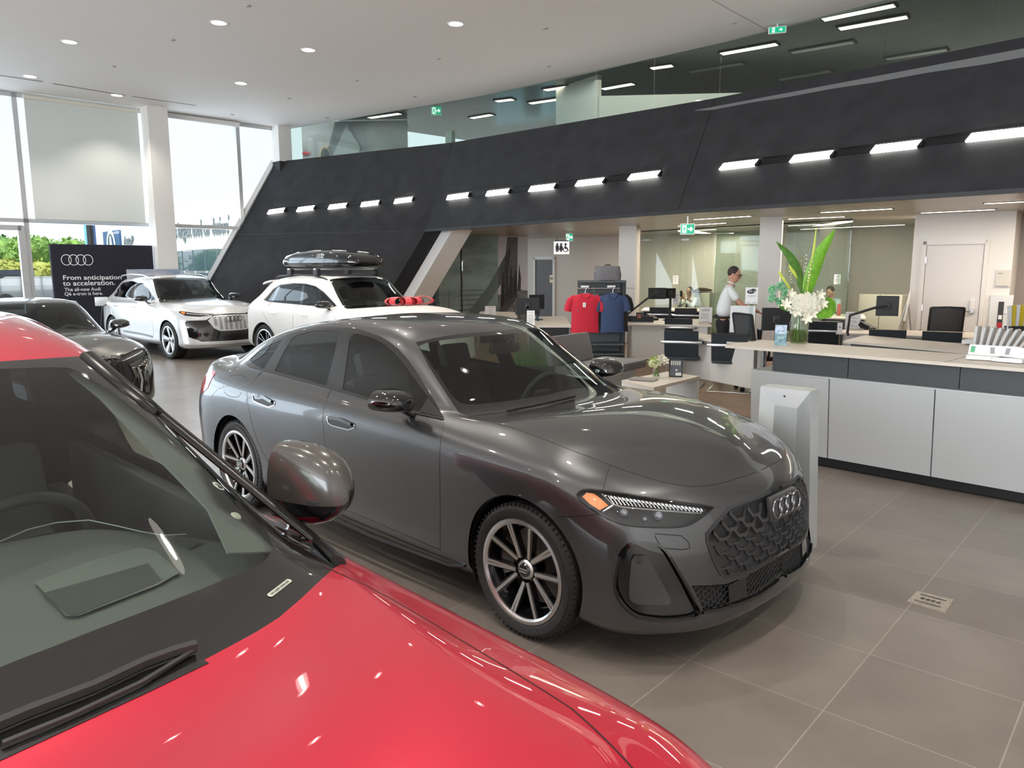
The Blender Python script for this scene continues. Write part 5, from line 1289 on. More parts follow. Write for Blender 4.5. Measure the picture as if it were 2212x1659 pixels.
def build_red():
    loc, hd = (-.535, .608, 0), R(-44)
    t = thing('car', 'bright red car in the foreground with carbon door mirror and long hood', 'car', loc, hd)
    Mw = Matrix.Translation(loc) @ Matrix.Rotation(hd, 4, 'Z'); Mm_ = Mw @ Matrix.Diagonal((1, -1, 1, 1))
    c = Car(RED, A5N); cm = c.camera(Mm_); side = c.ortho((0, 1, 0))
    c.arch(0, .385, .42); c.arch(-2.995, .385, .42)
    dl = [(-3.25, 1.20), (-3.0, 1.40), (-2.75, 1.485), (-2.3, 1.52), (-1.9, 1.515), (-1.6, 1.475), (-1.35, 1.38), (-1.15, 1.27), (-.95, 1.155), (-1.05, 1.125), (-2.0, 1.15), (-3.0, 1.17)]
    far = lambda p: abs(p.y) > .5
    base = [(722, 1222), (690, 1250), (647, 1290), (600, 1330), (552, 1360), (500, 1388), (450, 1414), (400, 1439), (300, 1486), (200, 1531), (100, 1576), (0, 1620), (-200, 1712), (-900, 2050)]
    ws = [(188, 762), (0, 773), (-200, 784), (-900, 800)] + base[::-1] + [(700, 1187), (600, 1098), (480, 999), (330, 880), (255, 820)]
    c.cut(cm, ws, 'windshield_border', filt=lambda p: p.z > 1.09)
    clear = [(168, 795), (150, 788), (110, 786), (0, 789), (-200, 800), (-900, 830), (-900, 1800), (-200, 1512), (0, 1432), (50, 1412), (100, 1394), (200, 1355), (300, 1318), (400, 1280), (500, 1240), (548, 1220), (570, 1206), (583, 1190), (587, 1172), (580, 1152), (560, 1122), (520, 1080), (450, 1010), (380, 950), (300, 886), (230, 832), (190, 808)]
    c.cut(cm, clear, 'windshield', 'windshield_border')
    pil = [(188, 762), (255, 820), (330, 880), (480, 999), (600, 1098), (700, 1187), (722, 1222), (738, 1214), (744, 1203), (690, 1152), (640, 1106), (520, 1002), (440, 936), (355, 870), (270, 806), (205, 760)]
    c.cut(cm, pil, 'pillar_trim', 0)
    c.cut(side, dl, 'dlo', 0, filt=far)
    for nm, pl in (('g1', [(-1.88, 1.155), (-1.93, 1.50), (-1.62, 1.463), (-1.38, 1.37), (-1.18, 1.265), (-1.04, 1.16)]), ('g2', [(-2.85, 1.175), (-2.72, 1.475), (-2.3, 1.505), (-2.0, 1.503), (-1.96, 1.16)]), ('g3', [(-3.18, 1.20), (-2.98, 1.385), (-2.80, 1.455), (-2.92, 1.185)])):
        c.cut(side, pl, nm, 'dlo', filt=far)
    hood = base[::-1] + [(738, 1216), (800, 1243), (900, 1295), (1000, 1350), (1100, 1407), (1200, 1467), (1300, 1531), (1380, 1585), (1480, 1659), (1600, 1760), (1500, 2600), (-900, 6000)]
    c.cut(c.ortho((0, 0, -1)), [(-.75, .03), (-.75, -.80), (-.40, -.825), (.1, -.80), (.35, -.74), (.52, -.58), (.66, -.35), (.74, .03)], 'hood', 0, filt=lambda p: p.z > .95)
    c.cut(c.ortho((-1, 0, 0)), [(.02, .52), (-.36, .55), (-.50, .72), (-.40, .88), (.02, .90)], 'grille', 0)
    c.cut(c.ortho((-1, .6, 0)), [(-.62, .80), (-.35, .76), (-.30, .84), (-.65, .92)], 'lampx', 0)
    P = lambda *a, **k: c.part(*a, **k)
    P(0, t, M_redp, 'body', side='B'); P('hood', t, M_redp, 'hood', side='B', off=.0); P('windshield_border', t, M_frit, 'windshield_border', side='B')
    P('windshield', t, glass('windscreen_near', (.80, .86, .82), 1.5), 'windshield', side='B'); P('grille', t, M_black, 'grille', side='B')
    for sd in 'RL':
        sg = -1 if sd == 'R' else 1
        fx = (lambda mb: mb) if sd == 'R' else mirror_mb
        P('pillar_trim', t, M_gblack, 'pillar_trim', side=sd, off=.001); P('dlo', t, M_gblack, 'window_trim', side=sd)
        for g in ('g1', 'g2', 'g3'): P(g, t, M_cglass2 if g == 'g1' else M_privacy, {'g1': 'front_window', 'g2': 'rear_window', 'g3': 'quarter_window'}[g], side=sd)
        P('lampx', t, M_lens, 'headlamp', side=sd)
        q = MB(); g = []
        D = c.drape(cm, [(188, 764), (255, 822), (330, 883), (480, 1002), (600, 1101), (705, 1192), (726, 1214)], 18, .0)
        for p, n in D: g.append(p + n * .006)
        q.tube(g, .021, 12, flat=.5, up=(0, 0, 1)); fx(q).build('pillar_strip', mat('satin_black', (.03, .03, .03), .25, .6), t, True)
        G = MB(); c.ribbon(c.ortho((0, 0, -1)), [(-.62, -.803), (-.40, -.825), (.1, -.80), (.35, -.74), (.52, -.58), (.66, -.35), (.74, 0)], .005, .03, .0005, False, .002, G); fx(G).build('hood_gap', mat('deep_red_gap', (.05, .0, .003), .6), t)
        plain_mirror(t, 'door_mirror', (-1.04, sg * .975, 1.178), sg, carbon(), M_gblack, 1.2, R(12)).scale = (1.1, .55, 1.42)
        liner(t, 0, .385, .42, .60, .93, sg); liner(t, -2.995, .385, .42, .6, .93, sg)
        for x in (0, -2.995): wheel(t, (x, sg * .84, .385), sg, .385, .29, .29, 'v5b', False, .3, M_gblack)
        # door card and suede pillar inside
        R3_ = Mm_.inverted().to_3x3()
        def deep(p, k):
            for dx in (0, -4, -8, -14, -22, -32):      # step inwards if the sight line just misses the shell
                h = c.surf(cm, (p[0] + dx, p[1]))[0]
                if h is not None: return h + (R3_ @ ray(p[0] + dx, p[1])).normalized() * k
        q = MB(); D = [deep(p, .012) for p in [(200, 775), (262, 828), (335, 890), (482, 1006), (602, 1108), (690, 1195)]]; E = [deep(p, .075) for p in [(150, 800), (213, 852), (300, 945), (375, 1020), (447, 1095), (490, 1190)]]
        q.sheet([[a, a.lerp(b, .5) + Vector((0, 0, .006)), b] for a, b in zip(D, E)], .004); fx(q).build('pillar_lining', mat('suede_grey', (.13, .14, .133), .9), t, True)
        q = MB(); q.box((-1.6, sg * .83, .86), (1.7, .06, .50), bev=.02); q.build('door_card', M_int2, t, True)
        if sg > 0:
            n_ = c.surf(cm, (470, 1046), -.040)
            for (u, v, kind) in ((470, 1046, 'sticker'), (508, 1110, 'screw_cap')):
                _, n = c.surf(cm, (u, v)); p = deep((u, v), .030); p = Vector((p.x, -p.y, p.z)); n = Vector((n.x, -n.y, n.z))
                F = frame(p, Vector((.2, 1, -.3)), n) @ rot('Z', R(-62)); q = MB()
                if kind == 'sticker':
                    q.lathe([(0, .0012), (.0165, .001)], 28, F); q.build('sticker', mat('sticker_white', (.8, .8, .78), .6), t)
                    text('sticker_number', '18', .022, F @ T(0, -.0075, .002) , M_ink, t, .0003, 1, True, .0006)
                else: q.lathe([(0, .004), (.010, .003), (.013, 0)], 20, F); q.build('screw_cap', mat('cap_beige', (.45, .43, .38), .5), t, True)
    # VIN window in the black border
    p, n = c.surf(cm, (601, 1267), .0008); p2, _ = c.surf(cm, (623, 1250), .0008); p1, _ = c.surf(cm, (576, 1286), .0008)
    mv = lambda a: Vector((a.x, -a.y, a.z)); p, n, p1, p2 = mv(p), mv(n), mv(p1), mv(p2); L = (p2 - p1).length; F = frame(p, p2 - p1, n)
    q = MB(); q.prism([(L / 2 * math.cos(a) * 1.0 if 0 else (L / 2 - .006) * (1 if math.cos(a) > 0 else -1) + .006 * math.cos(a), .006 * math.sin(a)) for a in [2 * math.pi * k / 20 + .01 for k in range(20)]], 0, .0006, F); q.build('vin_plate', mat('vin_plate', (.45, .50, .42), .5), t)
    text('vin_lettering', 'WU1ARBF11SD041358', .0078, F @ T(0, -.0028, .0008), M_ink, t, .0002, .9, True)
    # wipers on the border
    q = MB(); q.tube([mv(p) for p, n in c.drape(cm, [(418, 1405), (370, 1418), (310, 1440), (200, 1492), (60, 1545), (-100, 1612), (-300, 1700)], 30, .014)], .007, 6, flat=1.6)
    q.tube([mv(p) for p, n in c.drape(cm, [(412, 1410), (300, 1478), (150, 1548), (0, 1608)], 30, .008)], .005, 6); q.build('wiper', mat('wiper_black', (.03, .03, .03), .45), t, True)
    # black cowl gap under the rear edge of the hood
    q = MB(); c.ribbon(cm, [(440, 1424), (300, 1490), (200, 1535), (100, 1580), (0, 1625), (-200, 1716)], .016, 30, .0012, False, .004, q); mirror_mb(q).build('cowl_gap', M_black, t)
    # dashboard seen through the glass (left-hand drive)
    inv = Mw.inverted(); I = lambda u, v, z: inv @ pz(u, v, z)
    m_d = mat('dash_grey', (.105, .115, .108), .75, bump=(900, .25, .001)); m_d2 = mat('dash_dark', (.05, .055, .052), .7)
    # sheet rows run from the glass towards the driver
    q = MB()
    rows_ = [[I(-700, 1900, 1.06), I(-250, 1560, 1.07), I(0, 1440, 1.075), I(200, 1360, 1.08), I(400, 1285, 1.08), I(500, 1243, 1.08), I(585, 1205, 1.075)],
             [I(-700, 1500, 1.075), I(-250, 1310, 1.085), I(0, 1260, 1.09), I(200, 1225, 1.095), I(385, 1195, 1.095), I(480, 1192, 1.09), I(560, 1185, 1.085)],
             [I(-700, 1290, 1.08), I(-250, 1190, 1.10), I(0, 1160, 1.115), I(190, 1118, 1.125), I(300, 1140, 1.11), I(400, 1148, 1.095), I(485, 1165, 1.085)]]
    rows_.append([p + Vector((-.03, 0, -.02)) for p in rows_[-1]]); rows_.append([p + Vector((-.05, 0, -.22)) for p in rows_[-1]])
    q.sheet(rows_, 0); o = q.build('dashboard', m_d, t, True, 70); sb = o.modifiers.new('s', 'SUBSURF'); sb.levels = sb.render_levels = 2
    lift = Vector((0, 0, .006))
    hud = [I(72, 1256, 1.094) + lift, I(190, 1212, 1.096) + lift, I(300, 1180, 1.096) + lift, I(335, 1190, 1.096) + lift, I(386, 1237, 1.09) + lift, I(340, 1263, 1.088) + lift, I(165, 1330, 1.085) + lift, I(140, 1330, 1.085) + lift]
    q = MB(); q.add(hud, [tuple(range(8))]); q.build('display_recess', mat('recess_green', (.13, .145, .135), .6), t)
    q = MB(); l2 = lift * 1.35; q.add([I(90, 1282, 1.09) + l2, I(318, 1218, 1.092) + l2, I(347, 1255, 1.088) + l2, I(330, 1264, 1.087) + l2, I(160, 1331, 1.084) + l2, I(143, 1330, 1.084) + l2], [tuple(range(6))]); q.build('display_glass', m_d2, t)
    q = MB(); q.tube([p for p in [I(-250, 1194, 1.106), I(-60, 1176, 1.118), I(0, 1161, 1.122), I(60, 1136, 1.128), I(120, 1122, 1.131), I(190, 1117, 1.131), I(250, 1130, 1.124), I(300, 1142, 1.117), I(350, 1151, 1.108), I(400, 1149, 1.102)]], .0016, 5); q.build('stitching', mat('stitch', (.30, .32, .30), .8), t)
    q = MB(); q.add([I(367, 1158, 1.104), I(392, 1152, 1.104), I(432, 1168, 1.10), I(406, 1181, 1.10)], [(0, 1, 2, 3)]); q.build('speaker_grille', m_d2, t)
    st = bpy.data.objects.new('steering_wheel', None); COL.objects.link(st); st.parent = t; cw = I(90, 1120, 1.08); st.location = (cw.x - .17, cw.y - .02, .96)
    q = MB(); q.torus((0, 0, 0), .185, .018, 44, 10, rot('Y', R(-66))); q.build('wheel_rim', M_int2, st, True); q = MB(); q.box((0, 0, 0), (.12, .16, .05), rot('Y', R(-66)), bev=.02); q.box((0, 0, 0), (.03, .34, .02), rot('Y', R(-66))); q.build('wheel_hub', M_int2, st, True)
    for y in (-.40, .40): seat(t, -1.75, y, .50, 1.05, mat('seat_dark', (.05, .055, .055), .7))
    q = MB(); q.box((-1.5, 0, .40), (4.2, 1.4, .14)); q.box((-1.6, 0, .42), (2.1, 1.7, .12)); q.box((.5, 0, .5), (.5, 1.3, .4)); q.build('underbody', M_black, t)
    q = MB(); q.box((-2.9, 0, .62), (.5, 1.4, .16), bev=.05); q.box((-3.1, 0, .9), (.14, 1.4, .56), bev=.05); q.build('rear_bench', M_int, t, True)
    p, n = c.surf(cm, (60, 800), -.03); 
    return t
red = build_red()
# ================================================================ THE OTHER SHOWROOM CARS
SUV_DLO = [(-3.25, 1.20), (-3.0, 1.40), (-2.75, 1.485), (-2.3, 1.52), (-1.9, 1.515), (-1.6, 1.475), (-1.35, 1.38), (-1.15, 1.27), (-.95, 1.155), (-1.05, 1.125), (-2.0, 1.15), (-3.0, 1.17)]
SUV_G = [[(-1.88, 1.155), (-1.93, 1.50), (-1.62, 1.463), (-1.38, 1.37), (-1.18, 1.265), (-1.04, 1.16)], [(-2.85, 1.175), (-2.72, 1.475), (-2.3, 1.505), (-2.0, 1.503), (-1.96, 1.16)], [(-3.18, 1.20), (-2.98, 1.385), (-2.80, 1.455), (-2.92, 1.185)]]
def build_car(rows, loc, hd, label, pm, wr=.385, wx=-2.995, wy=.84, zc=.385, arch_r=.42, sc=1.0, zf=1.0, kind='suv', wstyle='twin10', wface=None, priv=True, mirror=(-1.03, 1.02, 1.165), scl=None):
    t = thing('car', label, 'car', loc, R(hd)); c = Car(rows, A5N, levels=2, fit=3)
    side, top, fr = c.ortho((0, 1, 0)), c.ortho((0, 0, -1)), c.ortho((-1, 0, 0)); dg = c.ortho((-1, .7, 0)); rr = c.ortho((1, .7, 0))
    c.arch(0, zc, arch_r); c.arch(wx, zc, arch_r); far = lambda p: abs(p.y) > .48
    if kind == 'suv':
        dlo, gl = SUV_DLO, SUV_G; wsp = [(-.36, .02), (-.41, -.38), (-.52, -.62), (-.66, -.765), (-1.05, -.69), (-1.40, -.60), (-1.37, -.30), (-1.34, .02)]; inn = [(-.56, .02), (-.60, -.38), (-.69, -.60), (-.78, -.695), (-1.06, -.635), (-1.36, -.56), (-1.335, -.30), (-1.30, .02)]
        hd_ = [(-.60, .03), (-.68, -.80), (-.40, -.825), (.1, -.80), (.35, -.74), (.52, -.58), (.66, -.35), (.74, .03)]
        rw = [(-3.42, .03), (-3.42, -.45), (-3.52, -.60), (-3.7, -.62), (-3.9, .03)]
    else:
        q = sc; dlo = [(x * q, z * q) for x, z in [(-3.14, 1.07), (-2.79, 1.20), (-2.5, 1.28), (-2.24, 1.335), (-1.74, 1.365), (-1.47, 1.35), (-1.27, 1.31), (-1.1, 1.23), (-.93, 1.09), (-.78, .96), (-.9, .955), (-1.4, .98), (-2.5, 1.03), (-2.9, 1.045)]]
        gl = [[(x * q, z * q) for x, z in g] for g in ([(-1.70, 1.0), (-1.78, 1.345), (-1.47, 1.332), (-1.27, 1.285), (-1.1, 1.205), (-.93, 1.06), (-.90, .975)], [(-2.5, 1.05), (-2.42, 1.28), (-2.2, 1.325), (-1.86, 1.345), (-1.78, 1.01)])]
        wsp = [(x * q, y * q) for x, y in [(-.38, .02), (-.43, -.35), (-.50, -.55), (-.57, -.69), (-.9, -.63), (-1.24, -.55), (-1.16, -.3), (-1.10, .02)]]; inn = [(x * q, y * q) for x, y in [(-.50, .02), (-.54, -.35), (-.60, -.52), (-.68, -.63), (-.92, -.58), (-1.20, -.515), (-1.13, -.3), (-1.07, .02)]]
        hd_ = [(x * q, y * q) for x, y in [(-.50, .03), (-.56, -.72), (-.1, -.75), (.3, -.70), (.48, -.58), (.62, -.35), (.68, .03)]]
        rw = [(x * q, y * q) for x, y in [(-2.58, .02), (-2.62, -.40), (-2.72, -.50), (-3.2, -.50), (-3.38, -.42), (-3.42, .02)]]
    c.cut(top, wsp, 'wsb', 0, filt=lambda p: p.z > .9 * sc and p.x > -1.6); c.cut(top, inn, 'ws', 'wsb')
    c.cut(side, dlo, 'dlo', 0, filt=far)
    for i, g in enumerate(gl): c.cut(side, g, 'g%d' % i, 'dlo', filt=far)
    c.cut(top, hd_, 'hood', 0, filt=lambda p: p.z > .8 * sc); c.cut(top, rw, 'rw', 0, filt=lambda p: p.z > .95 * sc)
    # door outlines
    for i, d in enumerate([[(-.70, .34), (-.70, .95), (-.92, 1.12), (-1.95, 1.145), (-2.0, .7), (-1.93, .34)], [(-1.93, .34), (-2.0, .7), (-1.95, 1.145), (-2.9, 1.17), (-2.98, 1.0), (-2.75, .78), (-2.5, .50), (-2.42, .34)]]):
        d = [(x * (sc if kind != 'suv' else 1), z * (.88 * sc if kind != 'suv' else 1)) for x, z in d]; c.cut(side, d, 'door%d' % i, 0, filt=far)
    t['c'] = 1; del t['c']
    P = lambda *a, **k: c.part(*a, **k)
    return t, c, P, dict(side=side, top=top, fr=fr, dg=dg, rr=rr), (wr, wx, wy, zc, arch_r, sc, kind, wstyle, wface, priv, mirror, dlo, gl, pm)
def finish_car(t, c, P, pj, A, int_kw, black_low=None):
    wr, wx, wy, zc, ar, sc, kind, wstyle, wface, priv, mirror, dlo, gl, pm = A
    P(0, t, pm, 'body', side='B'); P('hood', t, pm, 'hood', side='B'); P('wsb', t, M_frit, 'windshield_border', side='B'); P('ws', t, M_cglass, 'windshield', side='B'); P('rw', t, M_privacy, 'rear_window', side='B')
    for sd in 'RL':
        sg = -1 if sd == 'R' else 1; fx = (lambda mb: mb) if sd == 'R' else mirror_mb
        P('dlo', t, M_gblack, 'window_trim', side=sd)
        d0 = P('door0', t, pm, 'front_door', side=sd); d1 = P('door1', t, pm, 'rear_door', side=sd)
        P('g0', d0 or t, M_cglass2, 'window', side=sd); P('g1', d1 or t, M_privacy if priv else M_cglass, 'window', side=sd)
        if len(gl) > 2: P('g2', t, M_privacy, 'quarter_window', side=sd)
        liner(t, 0, zc, ar, .6, wy + .08, sg); liner(t, wx, zc, ar, .6, wy + .08, sg)
        plain_mirror(t, 'door_mirror', (mirror[0], sg * mirror[1], mirror[2]), sg, M_gblack, None, 1.08 * sc, R(-6))
        for x in (0, wx): wheel(t, (x, sg * wy, wr), sg, wr, wr * .745, .27 * sc, wstyle, False, .25, wface or M_steel, M_gblack)
        G = MB(); S = pj['side']; q = 1.0 if kind == 'suv' else sc; zq = 1.0 if kind == 'suv' else .88 * sc
        for L in ([(-.70, .34), (-.70, .95), (-.92, 1.12)], [(-1.93, .34), (-2.0, .7), (-1.95, 1.145)], [(-2.9, 1.17), (-2.98, 1.0), (-2.75, .78), (-2.5, .50), (-2.42, .34)]):
            c.ribbon(S, [(x * q, z * zq) for x, z in L], .006, .06, .0006, False, .002, G)
        fx(G).build('panel_gaps', M_black, t)
        H = MB()
        for x, par in ((-1.72, d0), (-2.68, d1)):
            pts = c.drape(S, [(x * q, .985 * zq), ((x + .2) * q, .975 * zq)], .05, .018); H = MB()
            if len(pts) > 1: H.tube([p for p, n in pts], .014, 8, flat=.6); fx(H).build('handle', pm, par or t, True)
    q = MB(); q.box((wx / 2, 0, .30 * sc), (abs(wx) + 1.3, 1.3 * sc, .12)); q.box((wx / 2, 0, .30 * sc), (abs(wx) * .72, 1.7 * sc, .1)); q.build('underbody', M_black, t)
    interior(t, **int_kw)
def rails(c, t, S, m, zoff=.03):
    for sg in (-1, 1):
        q = MB(); q.tube([(-3.1, sg * .60, 1.60), (-3.0, sg * .61, 1.635), (-2.4, sg * .635, 1.668), (-1.8, sg * .635, 1.652), (-1.5, sg * .625, 1.605), (-1.42, sg * .62, 1.575)], .016, 6); q.build('roof_rail', m, t, True)

# ---- white SUV with roof box
Mwh = paint('white_paint', (.74, .76, .77), .0, .3, 1.0); Mwh2 = paint('white_silver_paint', (.66, .67, .68), .25, .3, 1.0)
SL_ = lambda L: L
def mount(mb): return mb
def q8():
    t, c, P, pj, A = build_car(SUV, (-1.70, 12.65, 0), -42, 'white sport utility car with a black roof box and a red bow on its hood', Mwh, wstyle='twin10', wface=M_steel)
    c.cut(pj['rr'], [(.2, .95), (.75, .95), (.75, 1.07), (.2, 1.03)], 'tail', 0, filt=lambda p: p.x < -3.55)
    c.cut(pj['side'], [(-3.95, .94), (-3.66, .99), (-3.62, 1.05), (-3.95, 1.06)], 'tail', 0)
    finish_car(t, c, P, pj, A, dict(xd=-.85, zd=1.03, w=.78, x_f=-1.6, x_r=-2.6, zs=.5)); P('tail', t, M_red, 'tail_lamp', side='B', off=.004)
    rails(c, t, None, M_black)
    q = MB(); q.prism([(-1.60, -.42), (-1.55, .42), (-2.15, .44), (-2.15, -.44)], 1.655, 1.662); q.build('sunroof', M_gblack, t)
    q = MB(); q.sheet([[(-3.30, y, 1.60 - abs(y) * .06), (-3.50, y, 1.575 - abs(y) * .07), (-3.62, y * .97, 1.55 - abs(y) * .08)] for y in (-.6, -.4, -.2, 0, .2, .4, .6)], .03); q.build('roof_spoiler', Mwh, t, True)
    b = thing('roof_box', 'glossy black roof box with ring emblem on the roof bars of the white car', 'roof box', (-1.70, 12.65, 0), R(-42))
    for x in (-1.72, -2.55):
        q = MB(); q.box((x, 0, 1.765), (.07, 1.36, .028), bev=.01); q.build('cross_bar', M_alu, b)
        for sg in (-1, 1):
            q = MB(); q.box((x, sg * .63, 1.71), (.14, .075, .13), bev=.02); q.build('bar_foot', M_black, b, True)
    # box: long, bevelled, pointed towards the front
    g = []; X = [-3.38, -3.34, -3.2, -2.9, -2.4, -1.9, -1.5, -1.25, -1.14, -1.10]; H = [.02, .15, .25, .31, .335, .325, .28, .20, .11, .02]; Wd = [.30, .38, .43, .45, .46, .455, .43, .38, .32, .25]; n = 24
    for x, h, w in zip(X, H, Wd):
        r = []
        for i in range(n):
            a = 2 * math.pi * i / n; y = math.copysign(abs(math.cos(a)) ** .5, math.cos(a)) * w; z = math.copysign(abs(math.sin(a)) ** .62, math.sin(a)); z = 1.875 + (z * h * .72 if z > 0 else z * .085 * min(1, h / .15))
            r.append((x, y * .96 + .06, z))
        r.append(r[0]); g.append(r)
    q = MB(); q.sheet(g); q.add([g[0][i] for i in range(n)], [tuple(range(n))]); q.add([g[-1][i] for i in range(n)], [tuple(range(n))[::-1]]); q.build('shell', M_gblack, b, True, 55)
    q = MB(); q.tube([(x, w * .96 * s_ + .06, 1.872) for s_ in (-1,) for x, w in zip(X, Wd)], .006, 5); q.build('seam', M_black, b)
    q = MB(); rings(q, T(-1.95, -.395, 2.0) @ rot('X', R(78)), .034, .004, .76); q.build('ring_emblem', M_chrome, b, True)
    # red bow made of loops
    bw = thing('bow', 'big red fabric bow lying on the hood of the white car with the roof box', 'bow', (-1.70, 12.65, 0), R(-42))
    random.seed(3)
    for k in range(9):
        a = k * .72; r = .17 + .03 * (k % 3); cx_, cy_ = -.28 + math.cos(a) * .14, .22 + math.sin(a) * .30
        q = MB(); n = 14; g = []
        for i in range(n + 1):
            th = math.pi * 2 * i / n; u = math.cos(th) * r * .9; v = .085 + math.sin(th) * (.075 if math.sin(th) > 0 else .055)
            dx, dy = math.cos(a), math.sin(a); g.append([(cx_ + dx * u - dy * s, cy_ + dy * u + dx * s, 1.13 + v + .02 * math.cos(a) * (k % 2)) for s in (-.055, 0, .055)])
        q.sheet(g, .004); q.build('loop', mat('red_satin', (.62, .008, .02), .5, sheen=.4), bw, True)
    return t
q8()
# ---- white electric SUV in front of the window
def q6():
    over = dict(SUV_OVER); rows = morph(A5, [(-3.94, -3.86), (-2.9, -2.89), (-1.3, -1.38), (-.5, -.62), (.88, .88)], lambda k, u: 1.035 if k <= 6 else 1.05, [(a, b * .985) for a, b in ZK], {k: {u: (p[0] * .97, p[1] * .965, p[2] * .985) for u, p in v.items()} for k, v in SUV_OVER.items()})
    t, c, P, pj, A = build_car(rows, (-6.2, 15.70, 0), -42.8, 'white electric car with pale slatted grille and open charge flap near the banner', Mwh2, wr=.375, wx=-2.89, wy=.82, zc=.375, arch_r=.405, wstyle='blade5', wface=mat('pale_alloy', (.75, .76, .78), .3, .6))
    fr, dg = pj['fr'], pj['dg']
    c.cut(fr, [(.02, .36), (-.62, .37), (-.80, .46), (-.83, .74), (-.80, .78), (-.50, .785), (-.40, .84), (-.36, .885), (.02, .895)], 'mask', 0)
    c.cut(fr, [(.02, .56), (-.28, .565), (-.38, .62), (-.47, .77), (-.40, .835), (-.34, .865), (.02, .87)], 'grille', 'mask')
    c.cut(dg, [(-.16, .895), (.1, .915), (.46, .965), (.50, .94), (.36, .875), (.1, .85), (-.10, .87)], 'lamp', 0)
    c.cut(fr, [(.02, .24), (-.86, .25), (-.86, .30), (.02, .285)], 'lip', 0)
    finish_car(t, c, P, pj, A, dict(xd=-.82, zd=1.02, w=.75, x_f=-1.55, x_r=-2.5, zs=.48))
    P('mask', t, M_gblack, 'front_mask', side='B', off=-.01); g = P('grille', t, Mwh2, 'grille', side='B', off=.006); P('lip', t, Mwh2, 'front_lip', side='B', off=.012)
    q = MB()
    for i in range(5):
        for j in range(9):
            z = .60 + j * .028; y = -.03 - i * .095
            D = c.drape(fr, [(y - .0, z), (y - .055, z + .003)], .03, .009)
            if len(D) > 1 and D[-1][0].x > .3 and abs(y) + .05 < .30 + (z - .56) * .55: q.tube([p for p, n in D], .0055, 4)
    both(q).build('grille_slots', M_black, g)
    for sd in 'RL':
        fx = (lambda mb: mb) if sd == 'R' else mirror_mb
        h = P('lamp', t, M_lens, 'headlamp', side=sd, off=.002); P('lamp', h, M_black, 'housing', side=sd, off=-.02)
        q = MB(); D = c.drape(dg, [(-.08, .885), (.12, .895), (.34, .925)], .05, -.006); q.tube([p for p, n in D], .007, 5) if len(D) > 1 else 0; fx(q).build('light_bar', mat('lamp_bars', (.85, .86, .88), .15, .9), h)
        q = MB(); D = [c.surf(dg, a, .003)[0] for a in [(.36, .94), (.46, .955), (.44, .925), (.38, .90)]]; q.add([d for d in D if d], [tuple(range(len([d for d in D if d])))]); fx(q).build('amber_reflector', M_amber, h)
        q = c.ribbon(pj['side'], [(-2.3, .44), (-1.2, .42), (-.75, .40)], .05, .2, .004, False, .01); fx(q).build('sill_trim', M_gblack, t, True)
    q = MB(); rings(q, T(.915, 0, .80) @ rot('Y', R(90)) @ rot('Z', R(90)), .052, .007, .74); q.build('ring_emblem', M_black, t, True)
    rails(c, t, None, M_alu)
    q = MB(); q.box((0, 0, 0), (.26, .02, .2), T(-3.23, -1.02, 1.06) @ rot('Z', R(70)), bev=.03); q.build('charge_flap', Mwh2, t, True)
    cb = MB(); cb.tube([(-3.15, -.93, 1.0), (-3.12, -1.05, .95), (-3.1, -1.12, .5), (-3.0, -1.15, .1), (-2.6, -1.2, .02), (-1.8, -1.25, .015), (-.9, -1.3, .015), (-.3, -1.25, .015)], .012, 6)
    o = cb.build('charging_cable', M_black, None, True); o.location = t.location; o.rotation_euler = t.rotation_euler; tag(o, 'black charging cable running from the white electric car to the floor', 'cable')
    return t
q6()
